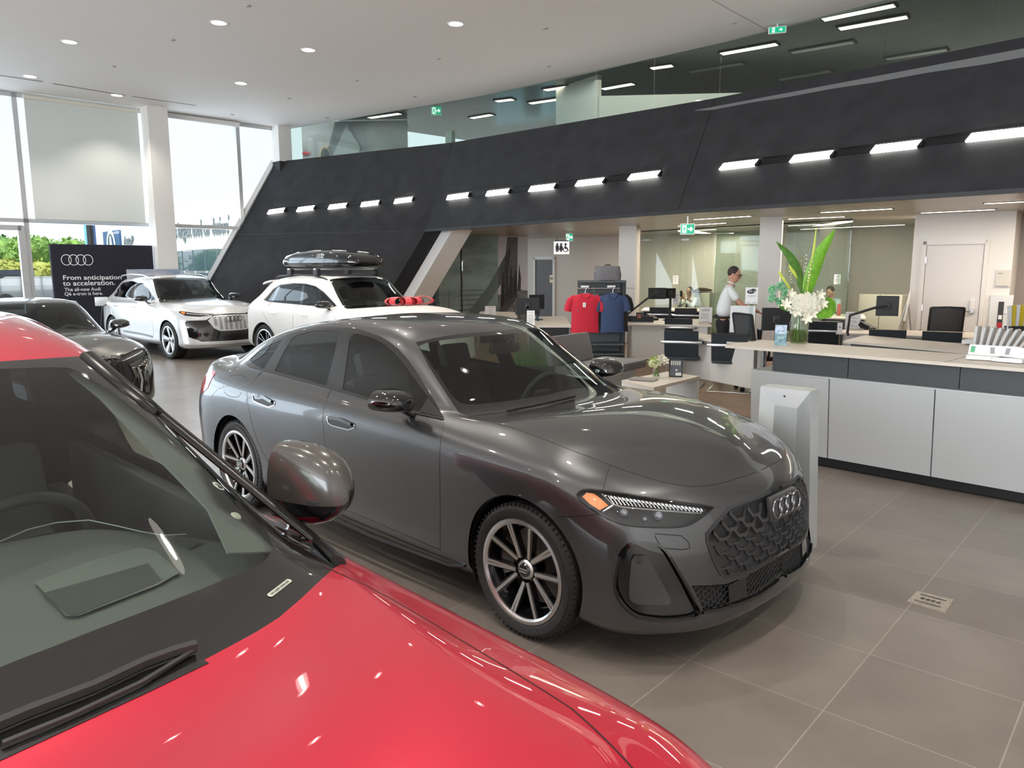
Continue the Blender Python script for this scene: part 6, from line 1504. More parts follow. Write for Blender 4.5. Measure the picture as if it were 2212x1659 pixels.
# ---- dark grey sport saloon behind the red car
def rs():
    s = .945
    rows = {k: {u: (p[0] * s, p[1] * (s + .02), p[2] * (s + .015)) for u, p in v.items()} for k, v in A5.items()}
    t, c, P, pj, A = build_car(rows, (-5.42, 9.12, 0), -43, 'dark grey sport saloon with black hexagon-mesh grille behind the red car roof', paint('warm_dark_paint', (.10, .097, .092), .7, .32, 1.0), wr=.335, wx=-2.9 * s, wy=.77, zc=.34, arch_r=.37, sc=s, kind='sedan', wstyle='twin10', priv=True, mirror=(-.80, .93, 1.03), wface=M_gblack)
    fr, dg = pj['fr'], pj['dg']
    c.cut(fr, [(.02, .30), (-.40, .31), (-.52, .50), (-.46, .68), (-.33, .735), (.02, .745)], 'grille', 0)
    c.cut(fr, [(.02, .20), (-.84, .21), (-.86, .52), (-.80, .62), (-.55, .60), (-.46, .31), (.02, .29)], 'mask', 0)
    c.cut(dg, [(-.14, .70), (-.05, .755), (.2, .79), (.42, .80), (.46, .765), (.34, .70), (.12, .655), (-.06, .655)], 'lamp', 0)
    finish_car(t, c, P, pj, A, dict(xd=-.68, zd=.90, w=.70, x_f=-1.4, x_r=-2.2, zs=.36))
    P('mask', t, M_gblack, 'front_mask', side='B'); g = P('grille', t, M_black, 'grille', side='B', off=-.012)
    q = MB()
    for i in range(9):
        for j in range(8):
            y, z = -.02 - i * .058, .33 + j * .055 + (.027 if i % 2 else 0)
            D = []
            for a in range(7):
                h = fr['cast']((min(-.001, y + .03 * math.cos(R(60 * a))), z + .027 * math.sin(R(60 * a))))
                if h[0] is not None and h[0].x > .4: D.append(h[0] + Vector((.002, 0, 0)))
            if len(D) == 7 and abs(y) < .30 + (z - .3) * .35: q.tube(D, .004, 4)
    both(q).build('honeycomb', M_gblack, g)
    for sd in 'RL':
        fx = (lambda mb: mb) if sd == 'R' else mirror_mb
        h = P('lamp', t, M_lens, 'headlamp', side=sd, off=.002); P('lamp', h, M_black, 'housing', side=sd, off=-.02)
        q = MB(); D = c.drape(dg, [(-.08, .70), (.1, .735), (.36, .775)], .05, -.006); q.tube([p for p, n in D], .006, 5) if len(D) > 1 else 0; fx(q).build('light_bar', mat('lamp_bars', (.85, .86, .88), .15, .9), h)
        q = MB(); D = c.drape(fr, [(-.56, .28), (-.60, .45), (-.57, .60)], .04, .012); q.tube([p for p, n in D], .014, 5, flat=.5) if len(D) > 1 else 0; fx(q).build('intake_blade', mat('satin_grey', (.3, .3, .3), .3, .8), t, True)
    q = MB(); q.tube([(-2.5 * s, .555, 1.36 * s), (-1.9 * s, .575, 1.42 * s), (-1.4 * s, .575, 1.415 * s), (-1.15 * s, .565, 1.33 * s)], .010, 5); both(q).build('roof_strip', M_chrome, t, True)
    return t
rs()
# ================================================================ FURNITURE
M_top = mat('pale_worktop', (.66, .60, .52), .45, noise=(14, .04)); M_panel = mat('anodised_panel', (.58, .60, .61), .42, .25, noise=(400, .03)); M_antra = mat('anthracite_panel', (.085, .092, .096), .45)
M_deskw = mat('desk_white', (.70, .68, .64), .5); M_blackc = mat('black_leather', (.022, .028, .034), .5); M_tube = mat('satin_tube', (.60, .60, .60), .25, 1.0)
def V2(p): return Vector((p.x, p.y, 0))
# ---- reception counter
c0 = V2(pz(1622, 808, .80)); cu = (V2(pz(2212, 874, .80)) - c0).normalized(); cn = Vector((-cu.y, cu.x, 0))
if cn.y < 0: cn = -cn
CA = math.atan2(cu.y, cu.x)
ct = thing('reception_counter', 'long reception counter with silver lower panels, dark band and pale worktop', 'counter', c0, CA)
for i, (a, b) in enumerate([(0, .735), (.745, 1.575), (1.585, 2.42), (2.43, 3.27), (3.28, 4.1)]):
    q = MB(); q.add([(a, .06, .10), (b, .06, .10), (b, 0, .815), (a, 0, .815), (a, .10, .10), (b, .10, .10), (b, .04, .815), (a, .04, .815)], [(0, 1, 2, 3), (7, 6, 5, 4), (3, 2, 6, 7), (0, 4, 5, 1), (1, 5, 6, 2), (0, 3, 7, 4)]); q.build('front_panel', M_panel, ct)
q = MB(); q.box((2.05, .36, .46), (4.1, .6, .70)); q.build('carcass', M_antra, ct)
q = MB(); q.box((2.05, .38, .055), (4.06, .5, .09)); q.build('plinth', M_black, ct)
q = MB(); q.box((2.05, .33, .822), (4.1, .66, .012)); q.build('ledge', M_panel, ct)
for a, b in ((.17, .86), (.866, 1.72), (1.726, 2.6), (2.606, 4.1)): q = MB(); q.box(((a + b) / 2, .34, .925), (b - a, .52, .19)); q.build('dark_band', M_antra, ct)
q = MB(); q.box((1.93, .26, 1.036), (4.30, .72, .026)); q.build('worktop', M_top, ct)
q = MB(); q.cyl((-.10, .42, 0), (-.10, .42, 1.03), .018); q.build('leg', M_tube, ct)
q = MB(); q.box((1.66, .26, 1.0496), (.004, .72, .001)); q.build('worktop_joint', M_dark, ct)
def CT(u, v, z=1.05): return pz(u, v, z)
# ---- silver info pedestal
pa, pb = V2(pz(1643, 838, 1.02)), V2(pz(1751, 850, 1.02)); pu = (pb - pa).normalized(); PW = (pb - pa).length
pd = thing('info_pedestal', 'slim silver faceted information pedestal standing between grey sedan and counter', 'pedestal', pa, math.atan2(pu.y, pu.x))
W2, H2 = PW, 1.02
o_ = [(-.02, 0, 0), (W2 + .045, -.0, 0), (W2, 0, H2), (0, 0, H2)]; i_ = [(W2 * .22, .05, 0), (W2 * .74, .05, 0), (W2 * .70, .05, H2 - .125), (W2 * .24, .05, H2 - .12)]
bk = [(x, .14, z) for x, y, z in o_]
q = MB(); q.add(o_ + i_ + bk, [(0, 4, 7, 3), (4, 5, 6, 7), (5, 1, 2, 6), (9, 8, 11, 10), (0, 3, 11, 8), (1, 9, 10, 2), (3, 2, 10, 11)]); q.build('body', mat('pedestal_silver', (.60, .63, .63), .38, .5, noise=(300, .02)), pd)
q = MB(); q.add([o_[3], o_[2], i_[2], i_[3]], [(0, 3, 2, 1)]); q.build('top_facet', mat('pedestal_white', (.80, .81, .82), .4), pd)
q = MB(); q.ball((W2 * .48, .012, H2 - .05), .006, 8, 6); q.build('sensor', M_black, pd)
# ---- generic desk from four top corners
def desk(label, px, z=.74, panel=True, legs=True, mtop=None, front=None, name='desk'):
    P = [V2(pz(u, v, z)) for u, v in px]; c = sum(P, Vector()) / 4; t = thing(name, label, 'desk', c)
    L = [p - c for p in P]; q = MB(); q.prism([(p.x, p.y) for p in L], z - .03, z); q.build('worktop', mtop or M_top, t)
    if panel:
        a, b = L[0], L[1]; d = (b - a).normalized(); n = Vector((-d.y, d.x, 0)); n = n if n.dot(-a) > 0 else -n; a = a + n * .10 + d * .05; b = b + n * .10 - d * .05
        q = MB(); q.box((0, 0, (z - .03 + .12) / 2), ((b - a).length, .02, z - .15), T(((a + b) / 2)) @ rot('Z', math.atan2(d.y, d.x))); q.build('modesty_panel', front or M_deskw, t)
    if legs:
        for p in L:
            q = MB(); k = p * .93; q.box((k.x, k.y, (z - .03) / 2), (.04, .04, z - .03)); q.build('leg', M_tube, t)
    return t
desk('pale desk with white front panel behind the two nearest black chairs', [(1464, 727), (1640, 750), (1662, 742), (1494, 720.5)])
desk('pale desk in the second row by the left white column', [(1352, 701), (1539, 705.5), (1518, 692), (1366, 689)])
desk('dark-fronted desk at the left with leaning white card', [(1138, 704), (1236, 705), (1222, 684), (1150, 684)], front=M_black)
desk('pale desk under the bridge mural with framed card', [(1030, 681), (1118, 684), (1112, 674), (1040, 672)], front=M_black)
desk('pale desk on the right in front of the white door', [(1806, 723), (2129, 739), (2126, 726), (1832, 714)], front=M_deskw)
desk('office desk behind the glass in front of the man with a phone', [(1385, 672), (1520, 674), (1510, 668), (1395, 666)], z=.76, front=M_black)
desk('office desk behind glass on the right of the flowers', [(1770, 690), (1872, 693), (1868, 684), (1780, 682)], z=.76, front=M_black)
t = desk('long pale back counter behind the reception worktop', [(1822, 741), (2215, 778), (2240, 764), (1869, 729.5)], z=.84, front=M_antra, legs=False, name='back_counter')
# ---- cantilever chair
def make_chair():
    t = thing('cantilever_chair', 'x', 'chair')
    q = MB(); g = [[(x, -.235 - .02 * math.cos(x * 3) + (z - .62) * -.22 - .0, z) for z in (.44, .50, .62, .74, .85)] for x in [-.25 + .05 * k for k in range(11)]]; q.sheet(g, .022); q.build('backrest', M_blackc, t, True)
    q = MB(); q.box((0, .0, .435), (.49, .46, .045), bev=.018); q.build('seat', M_blackc, t, True)
    q = MB(); q.tube([(-.30, -.27, .68), (-.2, -.305, .685), (0, -.315, .688), (.2, -.305, .685), (.30, -.27, .68)], .016, 8, flat=1.4); q.build('back_band', mat('band_alu', (.62, .63, .64), .3, .8), t, True)
    for s in (-1, 1):
        q = MB(); q.box((s * .29, .0, .672), (.035, .48, .022), bev=.008); q.build('armrest', M_blackc, t, True)
        q = MB(); q.tube([(s * .29, -.20, .665), (s * .29, .19, .665), (s * .29, .235, .64), (s * .29, .25, .59), (s * .29, .25, .10), (s * .29, .235, .04), (s * .29, .19, .012), (s * .29, -.27, .012)], .0125, 8); q.build('frame', M_tube, t, True)
    MB().cyl((-.29, -.27, .012), (.29, -.27, .012), .0125).build('crossbar', M_tube, t, True); MB().cyl((-.29, .18, .42), (.29, .18, .42), .0125).build('seat_rail', M_tube, t, True)
    return t
ch0 = make_chair()
def place(px, Y, rz, label, grp=None):
    global ch0, used
    o = ch0 if not used else copy_tree(ch0); used = True
    o.location = ((px - 1106) / CAM_F * Y * .99, Y, 0); o.rotation_euler = (0, 0, R(rz)); o['label'] = label
    if grp: o['group'] = grp
    return o
used = False
G_ = 'black cantilever visitor chairs'
place(1483, 11.35, -22, 'black cantilever chair with silver band, left one of the two nearest the coffee table', G_)
place(1588, 10.85, -24, 'black cantilever chair with silver band, nearest one just left of the counter', G_)
place(1392, 14.8, -20, 'black cantilever chair in the second row directly right of the shirt rack', G_)
place(1474, 14.1, -20, 'black cantilever chair in the second row, left of the standing man', G_)
place(1433, 18.0, -20, 'small black chair seen behind the monitors in the third row', G_)
place(1488, 17.6, -20, 'small black chair in front of the man holding a phone', G_)
place(1930, 11.4, -30, 'black chair back rising behind the worktop, below the monitor on the right', G_)
place(2047, 11.0, -30, 'black chair back in front of the mesh office chair and white door', G_)
place(1790, 13.2, -25, 'dark chair seen through the flowers in front of the seated man on the right', G_)
place(1842, 13.0, -160, 'dark chair beside the white framed card on the right', G_)
# ---- office chair
def office_chair(px, Y, rz, label, m=None):
    t = thing('office_chair', label, 'chair', ((px - 1106) / CAM_F * Y, Y, 0), R(rz))
    q = MB(); g = [[(x * (1 - .12 * abs(z - .85)), -.22 - (z - .5) * .18 + .05 * (x / .24) ** 2, z) for z in (.55, .7, .85, 1.0, 1.10)] for x in (-.24, -.16, -.08, 0, .08, .16, .24)]; q.sheet(g, .01); q.build('mesh_back', mat('grey_mesh', (.05, .052, .055), .7), t, True)
    q = MB()
    for s in (-1, 1): q.tube([(s * .245, -.17 - (z - .5) * .18, z) for z in (.52, .7, .9, 1.11)], .018, 6)
    q.tube([(-.24, -.28, 1.11), (0, -.33, 1.12), (.24, -.28, 1.11)], .016, 6); q.build('back_frame', M_black, t, True)
    q = MB(); q.box((0, .03, .48), (.5, .48, .07), bev=.03); q.build('seat', M_black, t, True)
    for s in (-1, 1): q = MB(); q.tube([(s * .24, .0, .48), (s * .31, -.02, .55), (s * .31, -.02, .68), (s * .30, .15, .70), (s * .30, -.12, .70)], .016, 6, flat=1.5); q.build('armrest', M_black, t, True)
    q = MB(); q.cyl((0, 0, .1), (0, 0, .45), .03)
    for k in range(5): a = 2 * math.pi * k / 5; q.tube([(0, 0, .11), (.3 * math.cos(a), .3 * math.sin(a), .07)], .018, 6)
    q.build('base', M_tube, t, True)
    for k in range(5): a = 2 * math.pi * k / 5; q = MB(); q.cyl((.3 * math.cos(a) - .02, .3 * math.sin(a), .032), (.3 * math.cos(a) + .02, .3 * math.sin(a), .032), .03); q.build('castor', M_black, t, True)
office_chair(2036, 12.6, -18, 'black mesh office chair in front of the white door'); office_chair(1640, 10.9, -75, 'dark office chair turned sideways beside the standing man')
office_chair(1510, 20.2, 165, 'black office chair of the man holding a phone')
# ---- upright white screen panel
def card(name, label, u0, v0, u1, v1, z_foot, m, cat, lean=.0, thick=.012, Y=None, rz=None):
    """upright sheet whose foot stands at height z_foot; spans the given picture box at that depth"""
    b = pz((u0 + u1) / 2, v1, z_foot) if Y is None else pY((u0 + u1) / 2, v1, Y)
    Y = b.y; Wd = (u1 - u0) / CAM_F * Y * 1.0; H_ = (v1 - v0) / CAM_F * Y * 1.0; a = math.atan2(b.x, b.y) if rz is None else rz
    t = thing(name, label, cat, b, -a if rz is None else rz)
    q = MB(); q.M = rot('X', -lean); q.box((0, 0, H_ / 2), (Wd, thick, H_)); q.build('panel', m, t)
    return t, Wd, H_
t, w_, h_ = card('screen_panel', 'tall white screen panel standing on the desk in front of the standing man', 1577, 664, 1629, 727, .74, mat('white_screen', (.74, .76, .77), .5), 'panel', .12)
def lines(t, w, h, rows, m=M_ink, y=-.0068, x0=-.38, x1=.38, name='print'):
    q = MB()
    for (z, a, b, th) in rows: q.box(((a + b) / 2 * w, y, z * h), ((b - a) * w, .0012, th * h))
    return q.build(name, m, t)
M_grtxt = mat('grey_print', (.32, .32, .34), .7)
# wi-fi sign (its square code left out)
t, w_, h_ = card('wifi_sign', 'white framed wifi sign standing beside the middle white column', 1611, 625, 1637, 660, .74, M_paper, 'sign', 0, .01, Y=10.6)
q = MB(); q.box((0, .01, -(t.location.z - .74) / 2), (.05, .02, t.location.z - .74)); q.build('stand', M_glass, t)
q = MB(); q.prism([(math.cos(a) * w_ * .30 - .012, math.sin(a) * w_ * .17) for a in [2 * math.pi * k / 18 for k in range(18)]], 0, .001, T(0, -.0062, h_ * .74) @ rot('X', R(90))); q.prism([(math.cos(a) * w_ * .22 + .02, math.sin(a) * w_ * .14 + .018) for a in [2 * math.pi * k / 18 for k in range(18)]], 0, .001, T(0, -.0062, h_ * .74) @ rot('X', R(90))); q.build('logo', M_ink, t)
text('logo_lettering', 'Wi', .042, T(-.045, -.0085, h_ * .70) @ rot('X', R(90)), M_paper, t, .0004); text('logo_lettering', 'Fi', .034, T(.022, -.0085, h_ * .72) @ rot('X', R(90)), M_paper, t, .0004)
lines(t, w_, h_, [(.50, -.3, .3, .02), (.45, -.26, .26, .02), (.08, -.4, -.1, .03), (.08, .1, .4, .03)], M_grtxt)
for lab, box, zf, Yv, kind in (('white price sheet in a clear stand on the second-row desk', (1511, 667, 1538, 700), .74, None, 'text'), ('framed white sheet on the right desk beside the monitor arm', (1827, 679, 1857, 715), .74, None, 'map'),
                               ('small framed sheet standing on the far left desk', (1049, 661, 1072, 683), .74, None, 'map'), ('narrow white card standing on the right desk', (1809, 702, 1819, 726), .74, 11.6, 'logo'), ('white sheet stuck on the office glass beside the man with a phone', (1455, 598, 1466, 616.5), 0, 19.0, 'text'),
                               ('white notice stuck on the office glass behind the flowers', (1803, 598, 1816, 619), 0, 15.6, 'text'), ('pale card hanging by the left monitors', (1454.5, 636, 1468, 660), 0, 15.6, 'text')):
    t, w_, h_ = card('card_stand', lab, *box, zf, M_paper, 'sign', .0, .008, Y=Yv)
    if kind == 'text': lines(t, w_, h_, [(.9, -.15, .3, .025), (.83, -.4, .35, .04), (.77, -.3, .3, .04)] + [(.62 - .06 * k, -.38, .3 - .05 * (k % 3), .022) for k in range(7)] + [(.08, -.2, .3, .04)], M_grtxt, -.0048)
    elif kind == 'map': lines(t, w_, h_, [(.9, -.3, .3, .05), (.7, -.35, .1, .03), (.62, -.1, .3, .03), (.45, -.3, .2, .03), (.38, 0, .3, .03), (.2, -.3, .1, .03), (.12, -.1, .35, .02)], mat('rose_print', (.50, .38, .38), .7), -.0048)
    else: lines(t, w_, h_, [(.6, -.2, .2, .12)], M_grtxt, -.0048)
t, w_, h_ = card('card_stand', 'white leaflet leaning back on the dark-fronted left desk', 1139, 670, 1156, 703, .74, M_paper, 'sign', .35, .008)
lines(t, w_, h_, [(.85, -.3, .3, .03)] + [(.7 - .08 * k, -.35, .3, .02) for k in range(7)], M_grtxt, -.0048)
# brochure holder on the worktop
t, w_, h_ = card('brochure_holder', 'clear brochure holder with blue car leaflet left of the flower vase', 1674, 706, 1698, 750, 1.05, mat('blue_leaflet', (.40, .52, .68), .4, noise=(30, .5)), 'brochure holder', .06, .02)
lines(t, w_, h_, [(.9, -.35, .1, .03), (.84, -.35, .3, .03), (.78, -.35, .3, .03), (.60, -.2, .35, .10), (.38, -.3, .3, .12), (.10, -.2, .2, .02)], mat('pale_print', (.75, .82, .90), .5), -.0115)
q = MB(); q.box((0, -.018, h_ * .3), (w_ * 1.08, .002, h_ * .6)); q.box((0, .0, .004), (w_ * 1.08, .06, .006)); q.box((0, .016, h_ * .5), (w_ * 1.08, .002, h_)); q.build('clear_holder', M_glass, t)
# ---- glass vase with flowers on the worktop
vb = CT(1724, 745, 1.05); VS = vb.y / CAM_F   # metres per pixel there
t = thing('flower_vase', 'tall ribbed glass vase with white lilies and long green leaves on the worktop', 'vase', vb, 0)
hV = 70 * VS; rV = 19 * VS
def ribbed(r0, r1, z0, z1, n=36):
    q = MB(); vs = []; fs = []; prof = [(r0 * .86, z0), (r0, z0 + .02), (r0 * 1.02, (z0 + z1) / 2), (r1 * .92, z1 - .03), (r1, z1)]
    for r, z in prof:
        for k in range(n): a = 2 * math.pi * k / n; rr = r * (1 + .035 * math.cos(a * 12)); vs.append((rr * math.cos(a), rr * math.sin(a), z))
    for i in range(len(prof) - 1):
        for k in range(n): fs.append((i * n + k, i * n + (k + 1) % n, (i + 1) * n + (k + 1) % n, (i + 1) * n + k))
    q.add(vs, fs + [tuple(range(n))[::-1]]); return q
ribbed(rV, rV * .82, .002, hV).build('glass', glass('vase_glass', (.90, .94, .92), 1.5), t, True, 60)
MB().lathe([(rV * .8, .008), (rV * .95, .02), (rV * .98, hV * .42), (0, hV * .42)], 28).build('water', glass('vase_water', (.62, .70, .42), 1.33), t, True, 40)
M_stem = mat('stem_green', (.16, .27, .06), .5); M_leaf = mat('leaf_green', (.17, .42, .03), .4, noise=(20, .25)); M_leafd = mat('leaf_dark', (.07, .19, .025), .45, noise=(18, .25)); M_petal = mat('petal_cream', (.86, .83, .68), .6, sss=.0); M_bud = mat('bud_green', (.52, .60, .10), .5); M_mint = mat('mint_flower', (.24, .52, .30), .6)
random.seed(11); q = MB()
for k in range(16): a = random.random() * 6.28; b = a + 2.6 + random.random(); q.tube([(rV * .6 * math.cos(a), rV * .6 * math.sin(a), .02), (0, 0, hV * .7), (rV * .6 * math.cos(b), rV * .6 * math.sin(b), hV + .04)], .0045, 5)
q.build('stems', M_stem, t, True)
def px2(u, v, dy=0.0): return Vector(((u - 1724) * VS, dy, (745 - v) * VS))
def blade(path, wid, m, name, fold=.25, nrm=(0, -1, 0)):
    """long leaf along a path with a folded midrib"""
    P_ = [Vector(p) for p in path]; n = 14; g = []; N = Vector(nrm)
    for i in range(n + 1):
        s = i / n * (len(P_) - 1); k = min(int(s), len(P_) - 2); f = s - k; p = P_[k].lerp(P_[k + 1], f); d = (P_[k + 1] - P_[k]).normalized(); sd = d.cross(N).normalized()
        w = wid * (math.sin(math.pi * min(1, (i / n) * .92 + .08)) ** .75) * (1 if i < n else .02)
        g.append([p - sd * w + N * w * -fold, p - sd * w * .5 + N * w * -fold * .3, p, p + sd * w * .5 + N * w * -fold * .3, p + sd * w + N * w * -fold])
    return g
for path, w, m in (([px2(1735, 660, .02), px2(1744, 610), px2(1760, 555, -.01), px2(1789, 503, -.02)], .066, M_leaf), ([px2(1730, 640, .02), px2(1718, 590, .01), px2(1700, 562), px2(1665, 528, -.01)], .042, M_leafd)):
    q = MB(); q.sheet(blade(path, w, m, ''), .002); q.build('long_leaf', m, t, True, 60)
q = MB(); q.tube([px2(1736, 660), px2(1742, 590), px2(1748, 540), px2(1750, 500)], .008, 6, rs=[.004, .005, .012, .004]); q.build('pod', M_bud, t, True)
for (u, v, r, m, asp) in ((1768, 668, .155, M_leaf, 1), (1698, 662, .095, M_leafd, 1.1)):
    q = MB(); n = 20; c = px2(u, v, -.03); vs = [c + Vector((0, 0, 0))]
    for k in range(n): a = 2 * math.pi * k / n; rr = r * (.72 + .28 * abs(math.cos(a * .5 + .3))) * (1 + .03 * (k % 2)); vs.append(c + Vector((rr * math.cos(a) * asp, .03 * math.cos(2 * a) - .0, rr * .72 * math.sin(a))))
    q.add(vs, [(0, 1 + k, 1 + (k + 1) % n) for k in range(n)]); q.build('broad_leaf', m, t, True)
q = MB(); twig = MB()
for k in range(26):
    a = random.uniform(-1, 1); h = random.uniform(.35, .62); x = a * .20; p0 = px2(1728, 668, .03); p1 = p0 + Vector((x * .5, random.uniform(-.04, .06), h * .5)); p2 = p0 + Vector((x + .03, random.uniform(-.05, .08), h)); twig.tube([p0, p1, p2], .0016, 4)
    for j in range(5):
        f = .3 + .14 * j; p = p1.lerp(p2, f)
        if k % 3 == 0: q.ball(p + Vector((random.uniform(-.01, .01), -.01, 0)), .0065, 6, 5)
twig.build('twigs', mat('twig', (.25, .24, .08), .7), t); q.build('berries', M_petal, t, True)
q = MB()
for (u, v, du, dv) in ((1672, 590, -12, -14), (1680, 600, -10, -20), (1700, 585, 2, -22), (1694, 578, -4, -22), (1688, 612, -12, -8)):
    p0, p1 = px2(u + 14, v + 22, -.02), px2(u, v, -.03); q.tube([p0, p0.lerp(p1, .4), p0.lerp(p1, .8), p1], .02, 7, rs=[.004, .014, .012, .003])
q.build('lily_buds', M_bud, t, True)
# white blooms: ruffled hydrangea ball and star lilies
q = MB()
for k in range(260):
    u, v = random.gauss(0, 1), random.gauss(0, 1); 
    if u * u + v * v > 4: continue
    c = px2(1730 + u * 20, 660 - v * 13, -.06 - .05 * max(0, 1 - (u * u + v * v) / 4) + random.uniform(-.01, .01)); r = random.uniform(.016, .026)
    for j in range(4):
        a = j * math.pi / 2 + random.random(); d = Vector((math.cos(a), -.35, math.sin(a))) * r; e = Vector((-math.sin(a), 0, math.cos(a))) * r * .5; q.add([c, c + d * .6 + e, c + d + Vector((0, .006, 0)), c + d * .6 - e], [(0, 1, 2, 3)])
q.build('white_hydrangea', M_petal, t, True)
def lily(c, r, m, par, ax=(0, -1, 0), name='lily'):
    q = MB(); ax = Vector(ax).normalized(); a0 = Vector((1, 0, 0)); a0 = (a0 - ax * a0.dot(ax)).normalized(); b0 = ax.cross(a0)
    for k in range(6):
        a = k * math.pi / 3 + .3; d = a0 * math.cos(a) + b0 * math.sin(a); g = []
        s = d.cross(ax).normalized()
        for i in range(6):
            f = i / 5; w = r * .24 * math.sin(math.pi * (f * .9 + .08)); p = c + d * r * f + ax * (r * .55 * math.sin(f * 2.0)) ; g.append([p - s * w, p + ax * -.25 * w, p + s * w])
        q.sheet(g, 0)
    q.build(name, m, par, True)
for u, v in ((1695, 640), (1688, 662), (1758, 641), (1765, 660), (1745, 680), (1712, 676), (1735, 690)): lily(px2(u, v, -.06), .062, M_petal, t, (random.uniform(-.4, .4), -1, random.uniform(-.2, .4)))
for (u, v) in ((1662, 630), (1680, 622), (1662, 648), (1690, 636), (1680, 655)):
    q = MB(); c = px2(u, v, -.02)
    for k in range(50):
        a, b = random.random() * 6.28, math.acos(random.uniform(-1, 1)); d = Vector((math.sin(b) * math.cos(a), math.sin(b) * math.sin(a), math.cos(b))); q.tube([c, c + d * .044], .006, 4, rs=[.003, .008])
    q.build('mint_bloom', M_mint, t, True)
# ---- low coffee table and what is on it
tp = [pz(1343, 823, .45), pz(1412, 839, .45), pz(1511, 815.5, .45), pz(1441, 805, .45)]; c = V2(sum(tp, Vector()) / 4)
t = thing('coffee_table', 'low white waterfall coffee table with small flower vase', 'table', c); L = [V2(p) - c for p in tp]
q = MB(); q.prism([(p.x, p.y) for p in L], .415, .45); q.build('table_top', M_top, t)
q = MB(); q.prism([(L[2].x, L[2].y), (L[2].x * .93, L[2].y * .93 - .01), (L[3].x * .93, L[3].y * .93), (L[3].x, L[3].y)], 0, .416); q.build('end_panel', M_deskw, t)
q = MB(); q.prism([(L[0].x, L[0].y), (L[0].x * .9, L[0].y * .9), (L[1].x * .9, L[1].y * .9), (L[1].x, L[1].y)], 0, .416); q.build('end_panel', M_deskw, t)
q = MB(); q.prism([(p.x * .8, p.y * .8) for p in L], .12, .14); q.build('lower_shelf', M_deskw, t)
fb = pz(1418, 817, .45); t = thing('flower_vase', 'small glass vase with pale green and white flowers on the coffee table', 'vase', fb)
MB().lathe([(.050, .001), (.055, .01), (.058, .06), (.05, .11)], 20, cap=False).build('glass', MATS['vase_glass'], t, True)
q = MB()
for k in range(14): a = k * .9; q.tube([(.035 * math.cos(a), .035 * math.sin(a), .01), (0, 0, .1), (.06 * math.cos(a + 2), .06 * math.sin(a + 2), .16)], .004, 4)
q.build('stems', M_stem, t)
q = MB()
for k in range(90): a = random.random() * 6.28; b = random.uniform(0, 1.5); r = .10; p = Vector((r * math.cos(a) * math.sin(b), r * math.sin(a) * math.sin(b), .15 + r * .7 * math.cos(b))); d = (p - Vector((0, 0, .14))).normalized(); s = d.cross(Vector((0, 0, 1))).normalized(); q.add([p, p + d * .03 + s * .014, p + d * .045, p + d * .03 - s * .014], [(0, 1, 2, 3)])
q.build('foliage', mat('lime_leaf', (.42, .55, .12), .5), t, True)
for k in range(5): lily(Vector((.05 * math.cos(k * 1.3) + .03, -.06, .20 + .03 * math.sin(k * 2.1))), .06, M_petal, t, (random.uniform(-.4, .4), -1, .5))
q = MB(); q.ball((-.07, -.04, .17), (.04, .04, .045), 10, 7); q.ball((-.03, -.06, .15), (.03, .03, .035), 10, 7); q.build('pale_blooms', mat('pale_bloom', (.62, .66, .38), .7), t, True)
t, w_, h_ = card('photo_frame', 'black framed leaflet with a group photo on the coffee table', 1445, 777, 1474, 817, .45, M_black, 'frame', .15, .014)
q = MB(); q.M = rot('X', -.15); q.box((0, -.0085, h_ * .5), (w_ * .86, .002, h_ * .88)); q.build('print', mat('dark_leaflet', (.12, .13, .15), .5), t)
q = MB(); q.M = rot('X', -.15)
for k in range(5): q.box((-w_ * .32 + w_ * .15 * k, -.011, h_ * .76), (w_ * .09, .002, h_ * .22))
q.box((.2 * w_, -.011, h_ * .16), (w_ * .42, .002, h_ * .16)); q.box((.05 * w_, -.011, h_ * .38), (w_ * .12, .002, h_ * .10)); q.build('print_light', M_paper, t)
bk = pz(1390, 822, .455); t = thing('book', 'flat grey book lying on the coffee table', 'book', bk, R(-30)); MB().box((0, 0, .008), (.30, .20, .016), bev=.002).build('cover', mat('book_grey', (.28, .27, .25), .5), t); MB().box((.003, 0, .008), (.298, .196, .011)).build('pages', M_paper, t)
# ---- sofa bench
sa, sb = V2(pz(1312, 808, .38)), V2(pz(1397, 790, .38)); sd = (sb - sa).normalized(); sn = Vector((-sd.y, sd.x, 0))
if sn.x > 0: sn = -sn
t = thing('sofa_bench', 'grey upholstered bench sofa with angled backrest beside the coffee table', 'sofa', sa, math.atan2(sd.y, sd.x)); m_s = mat('grey_upholstery', (.15, .14, .135), .9, sheen=.3, noise=(160, .12), bump=(500, .2, .001)); LS = (sb - sa).length
q = MB(); q.box((LS / 2 - .1, .36, .40), (LS + .2, .72, .12), bev=.03); q.build('seat', m_s, t, True)
q = MB(); q.box((0, 0, .20), (1.05, .10, .40), T(.15, .66, .46) @ rot('X', R(-14)), bev=.03); q.build('backrest', m_s, t, True)
q = MB(); q.box((LS / 2 - .1, .36, .17), (LS - .1, .5, .34)); q.build('base', M_panel, t)
